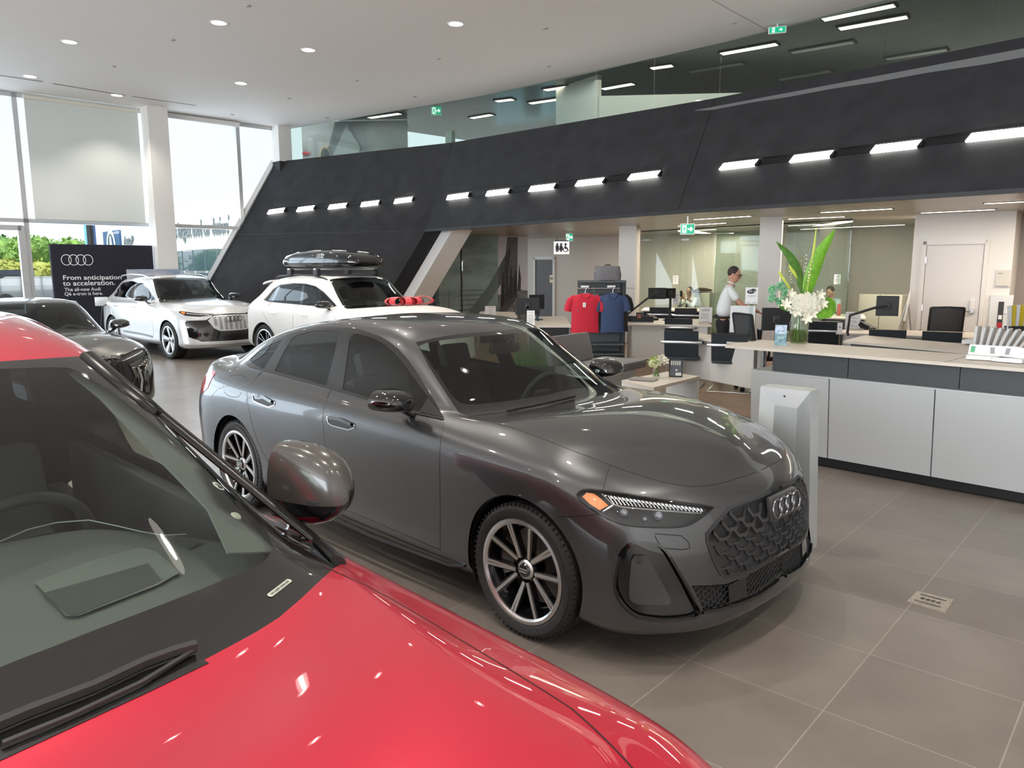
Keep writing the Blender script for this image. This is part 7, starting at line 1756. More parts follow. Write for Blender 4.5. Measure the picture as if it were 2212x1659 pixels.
# ---- clothes rack
YR = 12.8
def rk(u, v): return pY(u, v, YR)
r0, r1 = rk(1252, 607), rk(1354, 607); zt_ = r0.z; t = thing('clothes_rack', 'dark grey clothes display rack with shelf and chrome rail', 'rack', (r0.x, YR, 0)); WR = r1.x - r0.x
q = MB(); q.box((WR / 2, .24, zt_ / 2), (WR, .03, zt_)); q.build('back_panel', M_antra, t)
q = MB(); q.box((WR - .03, .12, zt_ / 2), (.06, .26, zt_)); q.build('side_panel', mat('rack_dark', (.035, .037, .04), .5), t)
q = MB(); q.box((WR / 2, .1, zt_ - .02), (WR, .3, .03)); q.build('top_shelf', M_antra, t)
q = MB(); q.cyl((-.02, -.05, zt_ - .13), (WR - .1, -.05, zt_ - .13), .009); q.cyl((WR, .1, zt_ - .13), (WR + .16, .1, zt_ - .13), .006); q.build('hanging_rail', M_chrome, t, True)
for x in (.1, WR - .25): q = MB(); q.box((x, -.02, zt_ - .10), (.13, .06, .03)); q.build('rail_bracket', M_paper, t)
for z in (.34, .5): q = MB(); q.box((WR * .5, -.02, z), (WR * .9, .44, .02)); q.build('shelf', M_antra, t)
def shirt(x, y, m, label, sc=1.0, turn=0.0):
    t = thing('polo_shirt', label, 'shirt', (r0.x + x, YR + y, zt_ - .13), turn, 'polo shirts on the rack')
    n = 9; cols = [-1, -.75, -.5, -.25, 0, .25, .5, .75, 1]
    def surf(sgn):
        g = []
        for i, (z, w, d) in enumerate([(-.09, .075, .025), (-.115, .15, .045), (-.15, .205, .06), (-.22, .225, .07), (-.34, .205, .065), (-.5, .20, .06), (-.66, .205, .062), (-.73, .21, .06)]):
            g.append([(c_ * w * sc, sgn * d * math.sqrt(max(0, 1 - c_ * c_ * .96)) + .006 * math.sin(c_ * 9 + z * 14), z - .012 * (c_ ** 2) * (i == 7)) for c_ in cols])
        return g
    q = MB(); q.sheet(surf(-1)); q.sheet([r[::-1] for r in surf(1)]); q.build('shirt_body', m, t, True)
    for s in (-1, 1):
        q = MB(); q.tube([(s * .15 * sc, 0, -.135), (s * .215 * sc, 0, -.20), (s * .25 * sc, 0, -.30), (s * .262 * sc, 0, -.38)], .05, 10, rs=[.045, .066, .066, .062], flat=.6, up=(0, 1, 0)); q.build('sleeve', m, t, True)
    q = MB(); q.tube([(-.075, -.03, -.10), (-.05, -.055, -.125), (-.01, -.068, -.165)], .016, 6, flat=.5); q.tube([(.075, -.03, -.10), (.05, -.055, -.125), (.01, -.068, -.165)], .016, 6, flat=.5); q.tube([(-.075, -.03, -.10), (0, .03, -.082), (.075, -.03, -.10)], .014, 6); q.build('collar', m, t, True)
    q = MB(); q.tube([(-.17, 0, -.15), (-.08, 0, -.10), (0, 0, -.075), (.08, 0, -.10), (.17, 0, -.15)], .006, 6); q.tube([(0, 0, -.075), (0, 0, -.03), (.022, 0, -.0), (.012, 0, .022), (-.012, 0, .02), (-.02, 0, .0)], .003, 5); q.build('hanger', M_steel, t, True)
    return t
m_rs = mat('red_jersey', (.55, .012, .035), .75, sheen=.2, bump=(40, .1, .005)); m_nv = mat('navy_jersey', (.035, .06, .13), .8, noise=(60, .35)); m_gs = mat('grey_jersey', (.13, .13, .14), .8); m_bs = mat('black_jersey', (.015, .016, .02), .8)
s_ = shirt(.10, -.09, m_rs, 'red polo shirt with white swing tag on the display rack', 1.12)
q = MB(); q.box((-.02, -.082, -.27), (.05, .003, .075)); q.build('swing_tag', M_paper, s_); q = MB(); q.box((-.02, -.084, -.275), (.018, .001, .02)); q.build('tag_print', M_grtxt, s_)
shirt(.25, .0, m_gs, 'grey and black shirt hanging just behind the red polo shirt', 1.0, R(24)); shirt(.56, -.09, m_nv, 'navy blue melange polo shirt on the display rack', .95); shirt(.66, .02, m_bs, 'black shirt hanging just behind the navy polo shirt', 1.0, R(24))
t = thing('garment_bag', 'folded grey jacket bag on top of the clothes rack', 'bag', (r0.x + WR * .62, YR + .1, zt_ - .005))
q = MB(); bm_ = []; g = []
for i in range(9):
    z = .235 * i / 8; w = .225 * (1 - .10 * (i / 8) ** 4) ; d = .11 * (1 - .4 * (i / 8) ** 2); r_ = []
    for k in range(24): a = 2 * math.pi * k / 24; r_.append((math.copysign(abs(math.cos(a)) ** .45, math.cos(a)) * w + .006 * math.sin(a * 7 + i), math.copysign(abs(math.sin(a)) ** .6, math.sin(a)) * d + .006 * math.sin(a * 5 + i * 1.3), z + .01 * math.sin(a * 3)))
    r_.append(r_[0]); g.append(r_)
q.sheet(g); q.add(g[-1][:-1], [tuple(range(24))]); q.build('bag', mat('bag_grey', (.14, .135, .145), .7, bump=(14, .5, .02)), t, True); MB().tube([(-.06, -.02, .235), (-.03, -.02, .262), (.03, -.02, .262), (.06, -.02, .235)], .009, 6).build('handle', M_black, t, True)
# ---- monitors
def monitor(label, u0, v0, u1, v1, Y, rz, back=True, arm=None, zf=.74):
    c = pY((u0 + u1) / 2, (v0 + v1) / 2, Y); Wd = (u1 - u0) / CAM_F * Y / max(.45, abs(math.cos(R(rz)))); H_ = (v1 - v0) / CAM_F * Y
    t = thing('monitor', label, 'monitor', c, R(rz)); q = MB(); q.box((0, 0, 0), (Wd, .03, H_), bev=.008); q.build('housing', M_black if back else M_dark, t)
    q = MB(); q.box((0, .018, 0), (Wd * .96, .002, H_ * .93)); q.build('screen', mat('screen_off', (.01, .012, .015), .1), t)
    q = MB(); q.box((0, -.03, 0), (.1, .03, .1), bev=.01)
    if arm: q.tube([(0, -.03, 0)] + arm, .02, 8)
    else: q.box((0, -.03, (-c.z + zf) / 2), (.04, .03, c.z - zf)); q.box((0, -.02, zf - c.z + .01), (.22, .18, .02))
    q.build('stand', M_dark, t, True)
    return t
monitor('black monitor turned away on the left desk under the mural', 1115, 644, 1167, 679, 14.0, 0); monitor('second small monitor behind the left one', 1144, 637, 1177, 668, 15.2, 10)
monitor('wide monitor with long arm beside the left white column', 1402, 624, 1440, 648, 14.6, -6, True, [(-.2, -.1, -.1), (-.55, -.15, -.38), (-.6, -.15, -.52)]); monitor('second monitor of the pair in front of the beige wall', 1436, 625, 1461, 647, 14.9, 12)
monitor('black monitor back standing behind the brochure holder', 1648, 669, 1708, 718, 9.9, -10); monitor('black monitor on a grey arm above the right desk', 1898, 645, 1938, 688, 11.3, -25, True, [(-.15, -.08, -.02), (-.50, -.05, -.15), (-.52, 0, -.42), (-.50, 0, -.46)])
# telephones, cup, small things on desks
def phone(label, u, v, z=.745, rz=20):
    t = thing('telephone', label, 'telephone', pz(u, v, z), R(rz)); q = MB(); q.box((0, 0, .04), (.2, .2, .05), rot('X', R(22)), bev=.01); q.build('base', M_black, t); q = MB(); q.box((-.07, 0, .085), (.05, .2, .035), rot('X', R(22)), bev=.012); q.build('handset', M_black, t, True)
phone('black desk telephone below the monitor arm on the right', 1872, 716); phone('black desk telephone on the second-row desk by the shirt rack', 1408, 693)
cb_ = pz(1641, 737, .75); t = thing('travel_mug', 'black travel mug with silver lid left of the brochure holder', 'mug', cb_); MB().lathe([(.028, 0), (.036, .10), (.038, .14)], 20).build('body', M_black, t, True); MB().lathe([(.042, .14), (.042, .155), (.034, .165)], 20).build('lid', M_steel, t, True)
cb_ = pz(1580, 728, .745); t = thing('puck_speaker', 'small black round puck speaker on the pale desk', 'speaker', cb_); MB().lathe([(.045, 0), (.05, .02), (.045, .045), (0, .05)], 20).build('body', M_black, t, True)
b_ = pz(1163, 694, .745); t = thing('water_bottle', 'small clear water bottle with blue cap on the left desk', 'bottle', b_); MB().lathe([(.03, 0), (.033, .05), (.031, .13), (.012, .17), (.012, .19)], 16).build('bottle', glass('bottle_blue', (.55, .72, .85), 1.35), t, True); MB().lathe([(.014, .19), (.014, .205)], 12).build('cap', mat('cap_blue', (.1, .25, .5), .4), t)
t, w_, h_ = card('photo_frame', 'little dark photo frame on the second-row desk', 1375, 677, 1388, 693, .745, M_black, 'frame', .2, .01, Y=14.2); lines(t, w_, h_, [(.5, -.3, .3, .6)], mat('photo_red', (.3, .12, .1), .5), -.006)
# ---- papers and brochures at the right end of the worktop
t = thing('brochure_fan', 'fan of upright white brochures in a row on the back counter', 'brochures', pz(2160, 760, .86), CA)
for k in range(8): q = MB(); q.box((0, 0, .12), (.03, .16, .24), T(-.24 + k * .062, 0, .0) @ rot('Y', R(3 + k * 4)), bev=.004); q.build('brochure', M_paper, t)
for k, (u, v, lab, an) in enumerate([(2122, 783, 'white leaflet box with green print at the worktop edge', 0), (2165, 786, 'loose white folded leaflets leaning on the worktop', 20), (2196, 790, 'white paper pack leaning at the right picture edge', -15)]):
    t = thing('leaflet_stack', lab, 'leaflets', pz(u, v, 1.05), CA + R(an)); q = MB(); q.box((0, 0, .055), (.20, .05, .11), rot('X', R(-20)), bev=.003); q.box((-.02, -.06, .02), (.17, .10, .03), rot('Z', R(12))); q.build('papers', M_paper, t)
    q = MB(); q.box((-.07, -.027, .07), (.03, .002, .05), rot('X', R(-20))); q.build('print', mat('green_print', (.12, .40, .22), .6) if k == 0 else M_grtxt, t)
t = thing('yellow_folders', 'yellow and white rolled folders standing at the far right', 'folders', pz(2202, 722, .95), 0)
for k, (m, x) in enumerate(((M_paper, -.13), (mat('yellow_card', (.72, .55, .04), .5), -.08), (M_paper, -.03), (MATS['yellow_card'], .03), (M_paper, .08))): q = MB(); q.box((x, .01 * k, .16), (.045, .03, .34), rot('Y', R(2 * k - 4))); q.build('folder', m, t)
q = MB(); q.box((0, 0, .03), (.30, .14, .06)); q.build('wire_tray', M_dark, t)
t = thing('paper_stack', 'stack of white papers beside the brochure fan', 'papers', pz(2108, 748, .86), CA); q = MB(); q.box((0, 0, .02), (.22, .30, .04)); q.build('papers', M_paper, t)
# ---- wall fittings on the door wall
def wall_frame(u, v):
    n = dwn; p0 = K(dwp); d = ray(u, v); s = (p0 - EYE).dot(n) / d.dot(n); return EYE + d * s
def wall_box(name, label, cat, u0, v0, u1, v1, th, m):
    a, b = wall_frame(u0, v1), wall_frame(u1, v1); c_ = wall_frame(u0, v0); H_ = c_.z - a.z; Wd = (V2(b) - V2(a)).length; t = thing(name, label, cat, ((a + b) / 2 + dwn * .005), math.atan2(dwd.y, dwd.x)); q = MB(); q.box((0, -th / 2, H_ / 2), (Wd, th, H_)); q.build('case', m, t); return t, Wd, H_
t, w_, h_ = wall_box('room_sign', 'square beige room sign on the wall right of the white door', 'sign', 2151, 591, 2184, 627, .02, mat('sign_beige', (.58, .56, .50), .6)); lines(t, w_, h_, [(.80, -.38, -.05, .06), (.05, -.45, .35, .05)], M_grtxt, -.022)
t, w_, h_ = wall_box('extinguisher_cabinet', 'white fire extinguisher cabinet in the wall right of the door', 'cabinet', 2135, 645, 2184, 719, .04, mat('cabinet_white', (.66, .68, .68), .45))
q = MB(); q.box((0, -.045, h_ * .42), (w_ * .24, .01, h_ * .78)); q.build('window', M_dark, t); q = MB(); q.box((0, -.052, h_ * .12), (w_ * .20, .01, h_ * .17)); q.build('extinguisher', mat('ext_red', (.45, .01, .02), .3), t); q = MB(); q.box((0, -.052, h_ * .58), (w_ * .12, .006, h_ * .16), rot('Y', R(15))); q.box((0, -.052, h_ * .36), (w_ * .16, .006, h_ * .12)); q.build('tag', M_paper, t)
# low cabinets along the back wall, easel
t = thing('low_cabinet', 'beige low office cabinets against the back wall on the right', 'cabinet', (0, 0, 0)); a, b = pY(1869, 640, 17.0), pY(1962, 640, 16.2); d = V2(b) - V2(a)
q = MB(); q.box((0, 0, a.z / 2), (d.length, .4, a.z), T((V2(a) + V2(b)) / 2) @ rot('Z', math.atan2(d.y, d.x))); q.build('carcass', mat('cabinet_beige', (.55, .52, .44), .6), t)
q = MB(); q.box((0, -.205, a.z * .55), (.008, .006, a.z * .9), T((V2(a) + V2(b)) / 2) @ rot('Z', math.atan2(d.y, d.x))); q.build('door_gap', M_dark, t)
t = thing('low_cabinet', 'beige cabinet with dark ornament behind the standing man', 'cabinet', (0, 0, 0)); a, b = pY(1478, 633, 20.8), pY(1545, 634, 20.0); d = V2(b) - V2(a)
q = MB(); q.box((0, 0, a.z / 2), (d.length, .4, a.z), T((V2(a) + V2(b)) / 2) @ rot('Z', math.atan2(d.y, d.x))); q.build('carcass', MATS['cabinet_beige'], t)
o_p = pY(1518, 632, 20.2); t = thing('model_ornament', 'small dark curved ornament on the beige cabinet', 'ornament', (o_p.x, o_p.y - .05, a.z)); q = MB(); q.tube([(-.25, 0, .04), (-.1, 0, .09), (.05, 0, .08), (.25, 0, .06)], .04, 8, rs=[.02, .045, .05, .02]); q.build('body', mat('dark_bronze', (.08, .05, .03), .4), t, True); q = MB(); q.box((0, 0, .01), (.5, .12, .02)); q.build('base', M_dark, t)
e_ = pY(1952, 713, 14.4); t = thing('easel', 'grey flip-chart easel beside the white wall corner', 'easel', (e_.x, e_.y, 0)); q = MB(); q.cyl((-.25, 0, 0), (.05, 0, 1.15), .014); q.cyl((.25, 0, 0), (.05, 0, 1.15), .014); q.cyl((.05, .25, 0), (.05, 0, 1.15), .014); q.build('legs', M_steel, t); q = MB(); q.cyl((.0, -.01, .75), (.08, -.01, 1.3), .02); q.build('board_edge', M_paper, t)
# ---- floor box
fq = [pz(1956, 1305), pz(1978, 1284), pz(2057, 1303), pz(2038, 1331)]; c = sum(fq, Vector()) / 4; t = thing('floor_box', 'square brushed metal power box flush in the tiled floor', 'floor box', (c.x, c.y, 0)); L = [p - c for p in fq]
q = MB(); q.prism([(p.x, p.y) for p in L], .0, .004); q.build('lid', mat('floorbox_metal', (.58, .52, .43), .35, .6, noise=(40, .2)), t)
q = MB(); a, b = (L[0] + L[1]) / 2 * .7, (L[2] + L[3]) / 2 * .7
for s in (-.3, .3): o2 = (L[1] - L[0]) * s; q.tube([a + o2 + Vector((0, 0, .005)), b + o2 + Vector((0, 0, .005))], .003, 4)
for k in range(4): p = a.lerp(b, .2 + .2 * k); q.box((p.x, p.y, .005), (.02, .012, .004))
q.build('flap_seams', M_dark, t)
# ---- hanging signs
def exit_sign(label, u0, v0, u1, v1, Y, rod=.12):
    c = pY((u0 + u1) / 2, (v0 + v1) / 2, Y); Wd = (u1 - u0) / CAM_F * Y; H_ = (v1 - v0) / CAM_F * Y; t = thing('exit_sign', label, 'exit sign', c, -math.atan2(c.x, c.y))
    q = MB(); q.box((0, .02, 0), (Wd * 1.12, .04, H_ * 1.2)); q.cyl((0, .02, H_ * .6), (0, .02, H_ * .6 + rod), .012); q.build('housing', M_white, t)
    q = MB(); q.box((0, -.002, 0), (Wd, .006, H_)); q.build('face', M_green, t); m = mat('sign_glow_white', (.8, .9, .85), .4, emis=(.8, 1, .9), es=.5)
    q = MB(); q.M = T(Wd * .22, -.006, 0) @ rot('X', R(90)); w = H_ * .3; q.prism([(-w, -w * .28), (w * .1, -w * .28), (-w * .15, -w * .8), (w * .25, -w * .8), (w, 0), (w * .25, w * .8), (-w * .15, w * .8), (w * .1, w * .28), (-w, w * .28)], 0, .002); q.build('arrow', m, t)
    q = MB(); q.M = T(-Wd * .24, -.006, 0) @ rot('X', R(90)); w = H_ * .42; q.prism([(-w * .55, -w), (w * .55, -w), (w * .55, w), (-w * .55, w)], 0, .0012); q.build('doorway', m, t)
    q = MB(); q.M = T(-Wd * .24, -.009, 0) @ rot('X', R(90))
    q.prism([(w * .1, w * .6), (w * .3, w * .6), (w * .3, w * .85), (w * .1, w * .85)], 0, .001); q.prism([(-w * .3, w * .1), (-w * .1, w * .55), (w * .25, w * .5), (w * .1, w * .05), (w * .35, -w * .3), (w * .15, -w * .85), (0, -w * .85), (w * .12, -w * .35), (-w * .1, -w * .1), (-w * .3, -w * .6), (-w * .5, -w * .6), (-w * .2, -w * .0)], 0, .001); q.build('runner', M_green, t)
exit_sign('green running man exit sign hanging left of the standing man', 1474, 488, 1501, 507, 12.6); exit_sign('small green exit sign above the washroom sign', 1225, 506, 1239, 520.5, 20.5)
exit_sign('green exit sign behind the gallery glass in the middle', 937, 230, 956, 246, 19.8); exit_sign('green exit sign at the ceiling edge at upper right', 1669, 63, 1700, 74, 13.2, .9)
c = pY(1215, 536, 19.0); t = thing('washroom_sign', 'white hanging washroom sign with man, woman and wheelchair figures', 'sign', c, -math.atan2(c.x, c.y)); sW, sH = 33 / CAM_F * 19, 27 / CAM_F * 19
q = MB(); q.box((0, 0, 0), (sW, .03, sH)); q.build('panel', mat('sign_white', (.8, .8, .8), .4, emis=(1, 1, 1), es=.25), t); q = MB(); q.box((0, 0, sH / 2 + .012), (sW * .92, .03, .02)); q.cyl((-sW * .3, 0, sH / 2), (-sW * .3, 0, sH / 2 + .1), .006); q.cyl((sW * .3, 0, sH / 2), (sW * .3, 0, sH / 2 + .1), .006); q.build('hanger', M_dark, t)
q = MB(); k = sH
def fig(q, x, kind):
    q.M = T(x, -.017, 0) @ rot('X', R(90)); q.lathe([(0, .001), (.028, .001)], 12, T(0, k * .27, 0))
    if kind == 'm': q.prism([(-.045, k * .18), (.045, k * .18), (.04, -.02), (.03, -k * .32), (.005, -k * .32), (0, -.04), (-.005, -k * .32), (-.03, -k * .32), (-.04, -.02)], 0, .002)
    elif kind == 'w': q.prism([(-.03, k * .18), (.03, k * .18), (.055, -.06), (.02, -.06), (.02, -k * .32), (-.02, -k * .32), (-.02, -.06), (-.055, -.06)], 0, .002)
    else: q.torus((0, -k * .13, 0), .055, .009, 20, 4, Matrix.Diagonal((1, 1, .2, 1))); q.prism([(-.025, k * .18), (.01, k * .18), (.015, 0), (.05, 0), (.08, -k * .25), (.055, -k * .25), (.03, -.03), (-.02, -.03)], 0, .002)
fig(q, -.105, 'm'); fig(q, -.01, 'w'); fig(q, .10, 'a'); q.M = Matrix.Identity(4); q.build('pictograms', M_ink, t)
c = pY(1193, 603, 22.0); t = thing('door_plaque', 'small beige washroom plaque on the corridor wall', 'sign', c); q = MB(); q.box((0, 0, 0), (.11, .02, .22)); q.build('plate', mat('sign_beige', (.58, .56, .50), .6), t); q = MB(); q.box((-.02, -.012, .01), (.025, .004, .07)); q.box((.02, -.012, .01), (.02, .004, .06)); q.build('symbols', M_ink, t)
# ================================================================ PEOPLE
M_skin = mat('skin', (.50, .27, .18), .55, sss=.0); M_hair = mat('hair_dark', (.03, .022, .018), .7)
def skin_obj(name, P, E, m, parent, root, lv=2):
    keys = list(P); me = bpy.data.meshes.new(name); me.from_pydata([P[k][0] for k in keys], [(keys.index(a), keys.index(b)) for a, b in E], []); me.materials.append(m)
    o = bpy.data.objects.new(name, me); COL.objects.link(o); o.parent = parent
    s = o.modifiers.new('skin', 'SKIN'); s.use_smooth_shade = True; s.branch_smoothing = .4
    if not me.skin_vertices: me.attributes.new if False else None
    sv = me.skin_vertices[0].data if me.skin_vertices else None
    if sv is None:
        bm = bmesh.new(); bm.from_mesh(me); bm.verts.layers.skin.verify(); bm.to_mesh(me); bm.free(); sv = me.skin_vertices[0].data
    for i, k in enumerate(keys):
        r = P[k][1]; sv[i].radius = (r, r) if not hasattr(r, '__len__') else r; sv[i].use_root = (k == root)
    sb = o.modifiers.new('sub', 'SUBSURF'); sb.levels = sb.render_levels = lv
    return o
def chain(*a): return [(a[i], a[i + 1]) for i in range(len(a) - 1)]
def head(t, c, yaw, tilt, skin_m, hair_m, glasses=True, hair_h=1.0):
    """face, ears, hair on a head centred at c, looking along local +x turned by yaw"""
    M = T(*c) @ rot('Z', yaw) @ rot('Y', tilt)
    q = MB(); q.M = M; q.ball((0, 0, 0), (.095, .076, .118), 18, 14); q.ball((.028, 0, -.062), (.060, .056, .058), 14, 10); q.tube([(.086, 0, .028), (.112, 0, -.018), (.094, 0, -.03)], .012, 8, rs=[.008, .015, .012])
    for s in (-1, 1): q.ball((-.005, s * .077, -.005), (.020, .010, .032), 8, 8)
    q.build('face', skin_m, t, True)
    q = MB(); q.M = M; q.ball((-.016, 0, .028), (.096, .083, .100 * hair_h), 18, 12, T(0, 0, .012) @ rot('Y', R(-16))); q.build('hair', hair_m, t, True)
    q = MB(); q.M = M
    for s in (-1, 1): q.ball((.084, s * .033, .012), (.009, .013, .007), 8, 6)
    q.build('eyes', M_ink, t, True)
    q = MB(); q.M = M; q.box((.091, 0, -.058), (.010, .042, .008), bev=.003); q.build('mouth', mat('lips', (.36, .13, .10), .5), t, True)
    if glasses:
        q = MB(); q.M = M
        for s in (-1, 1): q.torus((0, 0, 0), .023, .003, 18, 5, T(.102, s * .033, .010) @ rot('Y', R(90))); q.tube([(.10, s * .057, .014), (.03, s * .080, .012), (-.02, s * .082, .006)], .003, 5)
        q.tube([(.103, -.010, .012), (.106, 0, .015), (.103, .010, .012)], .003, 5); q.build('glasses', M_black, t, True)
def hand(t, w, d, up, s, m, curl=.5):
    """palm, four unequal fingers and a thumb; w wrist, d pointing direction, up = back of the hand"""
    w, d, up = Vector(w), Vector(d).normalized(), Vector(up); up = (up - d * up.dot(d)).normalized(); sd = d.cross(up) * s; q = MB()
    q.tube([w - d * .02, w + d * .02, w + d * .06, w + d * .088], .04, 10, rs=[.026, .033, .040, .036], flat=.42, up=up)
    for k, (L, o) in enumerate(((.070, -.030), (.080, -.010), (.076, .010), (.060, .029))):
        b = w + d * .082 + sd * o; p1 = b + d * L * .45 - up * L * .12 * curl; p2 = p1 + d * L * .32 - up * L * .30 * curl; p3 = p2 + d * L * .2 - up * L * .35 * curl; q.tube([b, p1, p2, p3], .0085, 7, rs=[.0095, .0088, .008, .006])
    b = w + d * .025 - sd * .030; q.tube([b, b - sd * .022 + d * .022 - up * .006, b - sd * .030 + d * .048 - up * .012, b - sd * .026 + d * .066 - up * .018], .010, 7, rs=[.012, .0105, .0095, .007])
    return q.build('hand', m, t, True)
def standing_man():
    p = pY(1566, 600, 12.25); t = thing('person', 'standing man in white polo shirt, black trousers and glasses reaching forward', 'person', (p.x, p.y, 0), R(-12))
    P = {'pel': ((0, 0, .96), .085), 'sp': ((.03, 0, 1.14), .085), 'ch': ((.07, 0, 1.34), .095), 'nb': ((.10, 0, 1.48), .06), 'nk': ((.125, 0, 1.55), .052), 'hd': ((.145, 0, 1.62), .055)}
    E = chain('pel', 'sp', 'ch', 'nb', 'nk', 'hd')
    for n, s in (('r', -1), ('l', 1)):
        P.update({n + 'sh': ((.08, s * .16, 1.42), .045), n + 'ua': ((.15, s * .22, 1.33), .05), n + 'el': ((.26, s * .23, 1.19), .042), n + 'fa': ((.42, s * .16, 1.13), .038), n + 'wr': ((.56, s * .10, 1.06), .026), n + 'hip': ((0, s * .09, .90), .06), n + 'th': ((.02, s * .10, .72), .058), n + 'kn': ((.03, s * .11, .50), .05), n + 'cf': ((-.02, s * .115, .33), .046), n + 'an': ((-.03, s * .12, .10), .038), n + 'ft': ((.11, s * .13, .04), .034)})
        E += chain('nb', n + 'sh', n + 'ua', n + 'el', n + 'fa', n + 'wr') + chain('pel', n + 'hip', n + 'th', n + 'kn', n + 'cf', n + 'an', n + 'ft')
    skin_obj('body', P, E, M_skin, t, 'pel')
    head(t, (.155, 0, 1.655), R(-18), R(14), M_skin, M_hair)
    S = {'a': ((.0, 0, .955), (.165, .135)), 'b': ((.035, 0, 1.12), (.168, .15)), 'c': ((.06, 0, 1.32), (.18, .135)), 'd': ((.085, 0, 1.44), (.13, .09)), 'e': ((.105, 0, 1.505), (.068, .062))}
    E = chain('a', 'b', 'c', 'd', 'e')
    for n, s in (('r', -1), ('l', 1)): S.update({n + '1': ((.075, s * .165, 1.425), .075), n + '2': ((.15, s * .22, 1.33), .072), n + '3': ((.215, s * .228, 1.245), .070)}); E += chain('d', n + '1', n + '2', n + '3')
    skin_obj('polo_shirt', S, E, mat('shirt_white', (.66, .69, .68), .8), t, 'a')
    q = MB(); q.tube([(.17, 0, 1.475), (.14, .055, 1.515), (.08, .055, 1.54), (.06, 0, 1.545), (.08, -.055, 1.54), (.14, -.055, 1.515)], .014, 6, closed=True); q.build('collar', MATS['shirt_white'], t, True)
    Tt = {'a': ((0, 0, .99), (.155, .13)), 'b': ((0, 0, .90), (.165, .135))}; E = chain('a', 'b')
    for n, s in (('r', -1), ('l', 1)): Tt.update({n + '1': ((.01, s * .095, .78), .105), n + '2': ((.03, s * .11, .50), .082), n + '3': ((-.02, s * .12, .12), .066)}); E += chain('b', n + '1', n + '2', n + '3')
    skin_obj('trousers', Tt, E, mat('trousers_black', (.012, .012, .014), .85), t, 'a')
    q = MB(); q.lathe([(.182, .962), (.188, .98), (.182, 1.0)], 28, Matrix.Diagonal((.86, 1.1, 1, 1)), cap=False); q.build('belt', mat('belt_black', (.02, .018, .016), .3), t, True); q = MB(); q.box((.160, 0, .983), (.012, .05, .034)); q.build('belt_buckle', M_steel, t)
    for s in (-1, 1): q = MB(); q.box((.06, s * .125, .045), (.28, .095, .085), bev=.03); q.build('shoe', M_black, t, True); hand(t, (.56, s * .10, 1.06), (.8, -s * .15, -.35), (.3, 0, 1), s, M_skin)
standing_man()
def seated(label, u, v, Y, rz, shirt_m, tie, hair_m, arms, yaw, tilt, glasses, H=1.26):
    p = pY(u, v, Y); t = thing('person', label, 'person', (p.x, p.y, 0), R(rz)); z0 = H - 1.26
    P = {'pel': ((0, 0, .55 + z0), .085), 'sp': ((.0, 0, .72 + z0), .085), 'ch': ((.02, 0, .88 + z0), .09), 'nb': ((.03, 0, 1.0 + z0), .058), 'nk': ((.045, 0, 1.06 + z0), .05), 'hd': ((.055, 0, 1.11 + z0), .052)}; E = chain('pel', 'sp', 'ch', 'nb', 'nk', 'hd'); S = dict(a=((0, 0, .56 + z0), (.16, .13)), b=((.01, 0, .76 + z0), (.165, .13)), c=((.02, 0, .90 + z0), (.165, .12)), d=((.03, 0, .98 + z0), (.10, .075))); ES = chain('a', 'b', 'c', 'd'); Hn = []
    for n, s in (('r', -1), ('l', 1)):
        el, wr = [Vector(a) + Vector((0, 0, z0)) for a in arms[n]]; sh = Vector((.02, s * .17, .94 + z0)); P.update({n + 's': (sh, .045), n + 'e': (el, .034), n + 'w': (wr, .026), n + 'h': ((.05, s * .1, .52 + z0), .06), n + 'k': ((.45, s * .14, .52), .05), n + 'a': ((.42, s * .14, .10), .04), n + 'f': ((.55, s * .15, .04), .034)}); E += chain('nb', n + 's', n + 'e', n + 'w') + chain('pel', n + 'h', n + 'k', n + 'a', n + 'f')
        S.update({n + '1': (sh, .066), n + '2': (el, .056), n + '3': (el.lerp(wr, .85), .038)}); ES += chain('d', n + '1', n + '2', n + '3'); d = (wr - el).normalized(); hand(t, wr, d, (-.2, -s * .3, 1) if abs(d.z) < .6 else (1, 0, .2), s, M_skin, .8)
    skin_obj('body', P, E, M_skin, t, 'pel'); skin_obj('shirt', S, ES, shirt_m, t, 'a'); head(t, (.065, 0, 1.145 + z0), yaw, tilt, M_skin, hair_m, glasses)
    L = dict(a=((0, 0, .54 + z0), (.15, .12))); EL = []
    for n, s in (('r', -1), ('l', 1)): L.update({n + '1': ((.2, s * .12, .53), .09), n + '2': ((.46, s * .14, .50), .075), n + '3': ((.43, s * .14, .14), .06)}); EL += chain('a', n + '1', n + '2', n + '3')
    skin_obj('trousers', L, EL, MATS['trousers_black'], t, 'a')
    if tie: q = MB(); q.prism([(-.012, 0), (.012, 0), (.03, -.26), (0, -.30), (-.03, -.26)], 0, .006, T(.135, 0, .98 + z0) @ rot('Z', R(90)) @ rot('X', R(82))); q.build('tie', M_ink, t)
    return t
m1 = seated('seated man in white shirt and dark tie holding a phone to his face', 1494, 640, 20.0, -140, mat('shirt_bright', (.72, .70, .69), .8), True, M_hair, dict(r=((.22, -.22, .74), (.30, -.08, .98)), l=((.20, .20, .72), (.30, .04, .96))), R(10), R(6), True)
ph = thing('mobile_phone', 'black mobile phone held up by the seated man in the tie', 'phone', m1.location + Matrix.Rotation(R(-140), 3, 'Z') @ Vector((.35, -.05, 1.10)), R(-140)); MB().box((0, 0, 0), (.012, .075, .15), bev=.004).build('body', M_black, ph)
m2 = seated('seated man in pale blue shirt looking down behind the flowers', 1796, 640, 16.8, -125, mat('shirt_blue', (.42, .52, .56), .8), False, M_hair, dict(r=((.20, -.22, .72), (.38, -.10, .80)), l=((.20, .22, .72), (.40, .08, .80))), R(-12), R(30), False, 1.34)
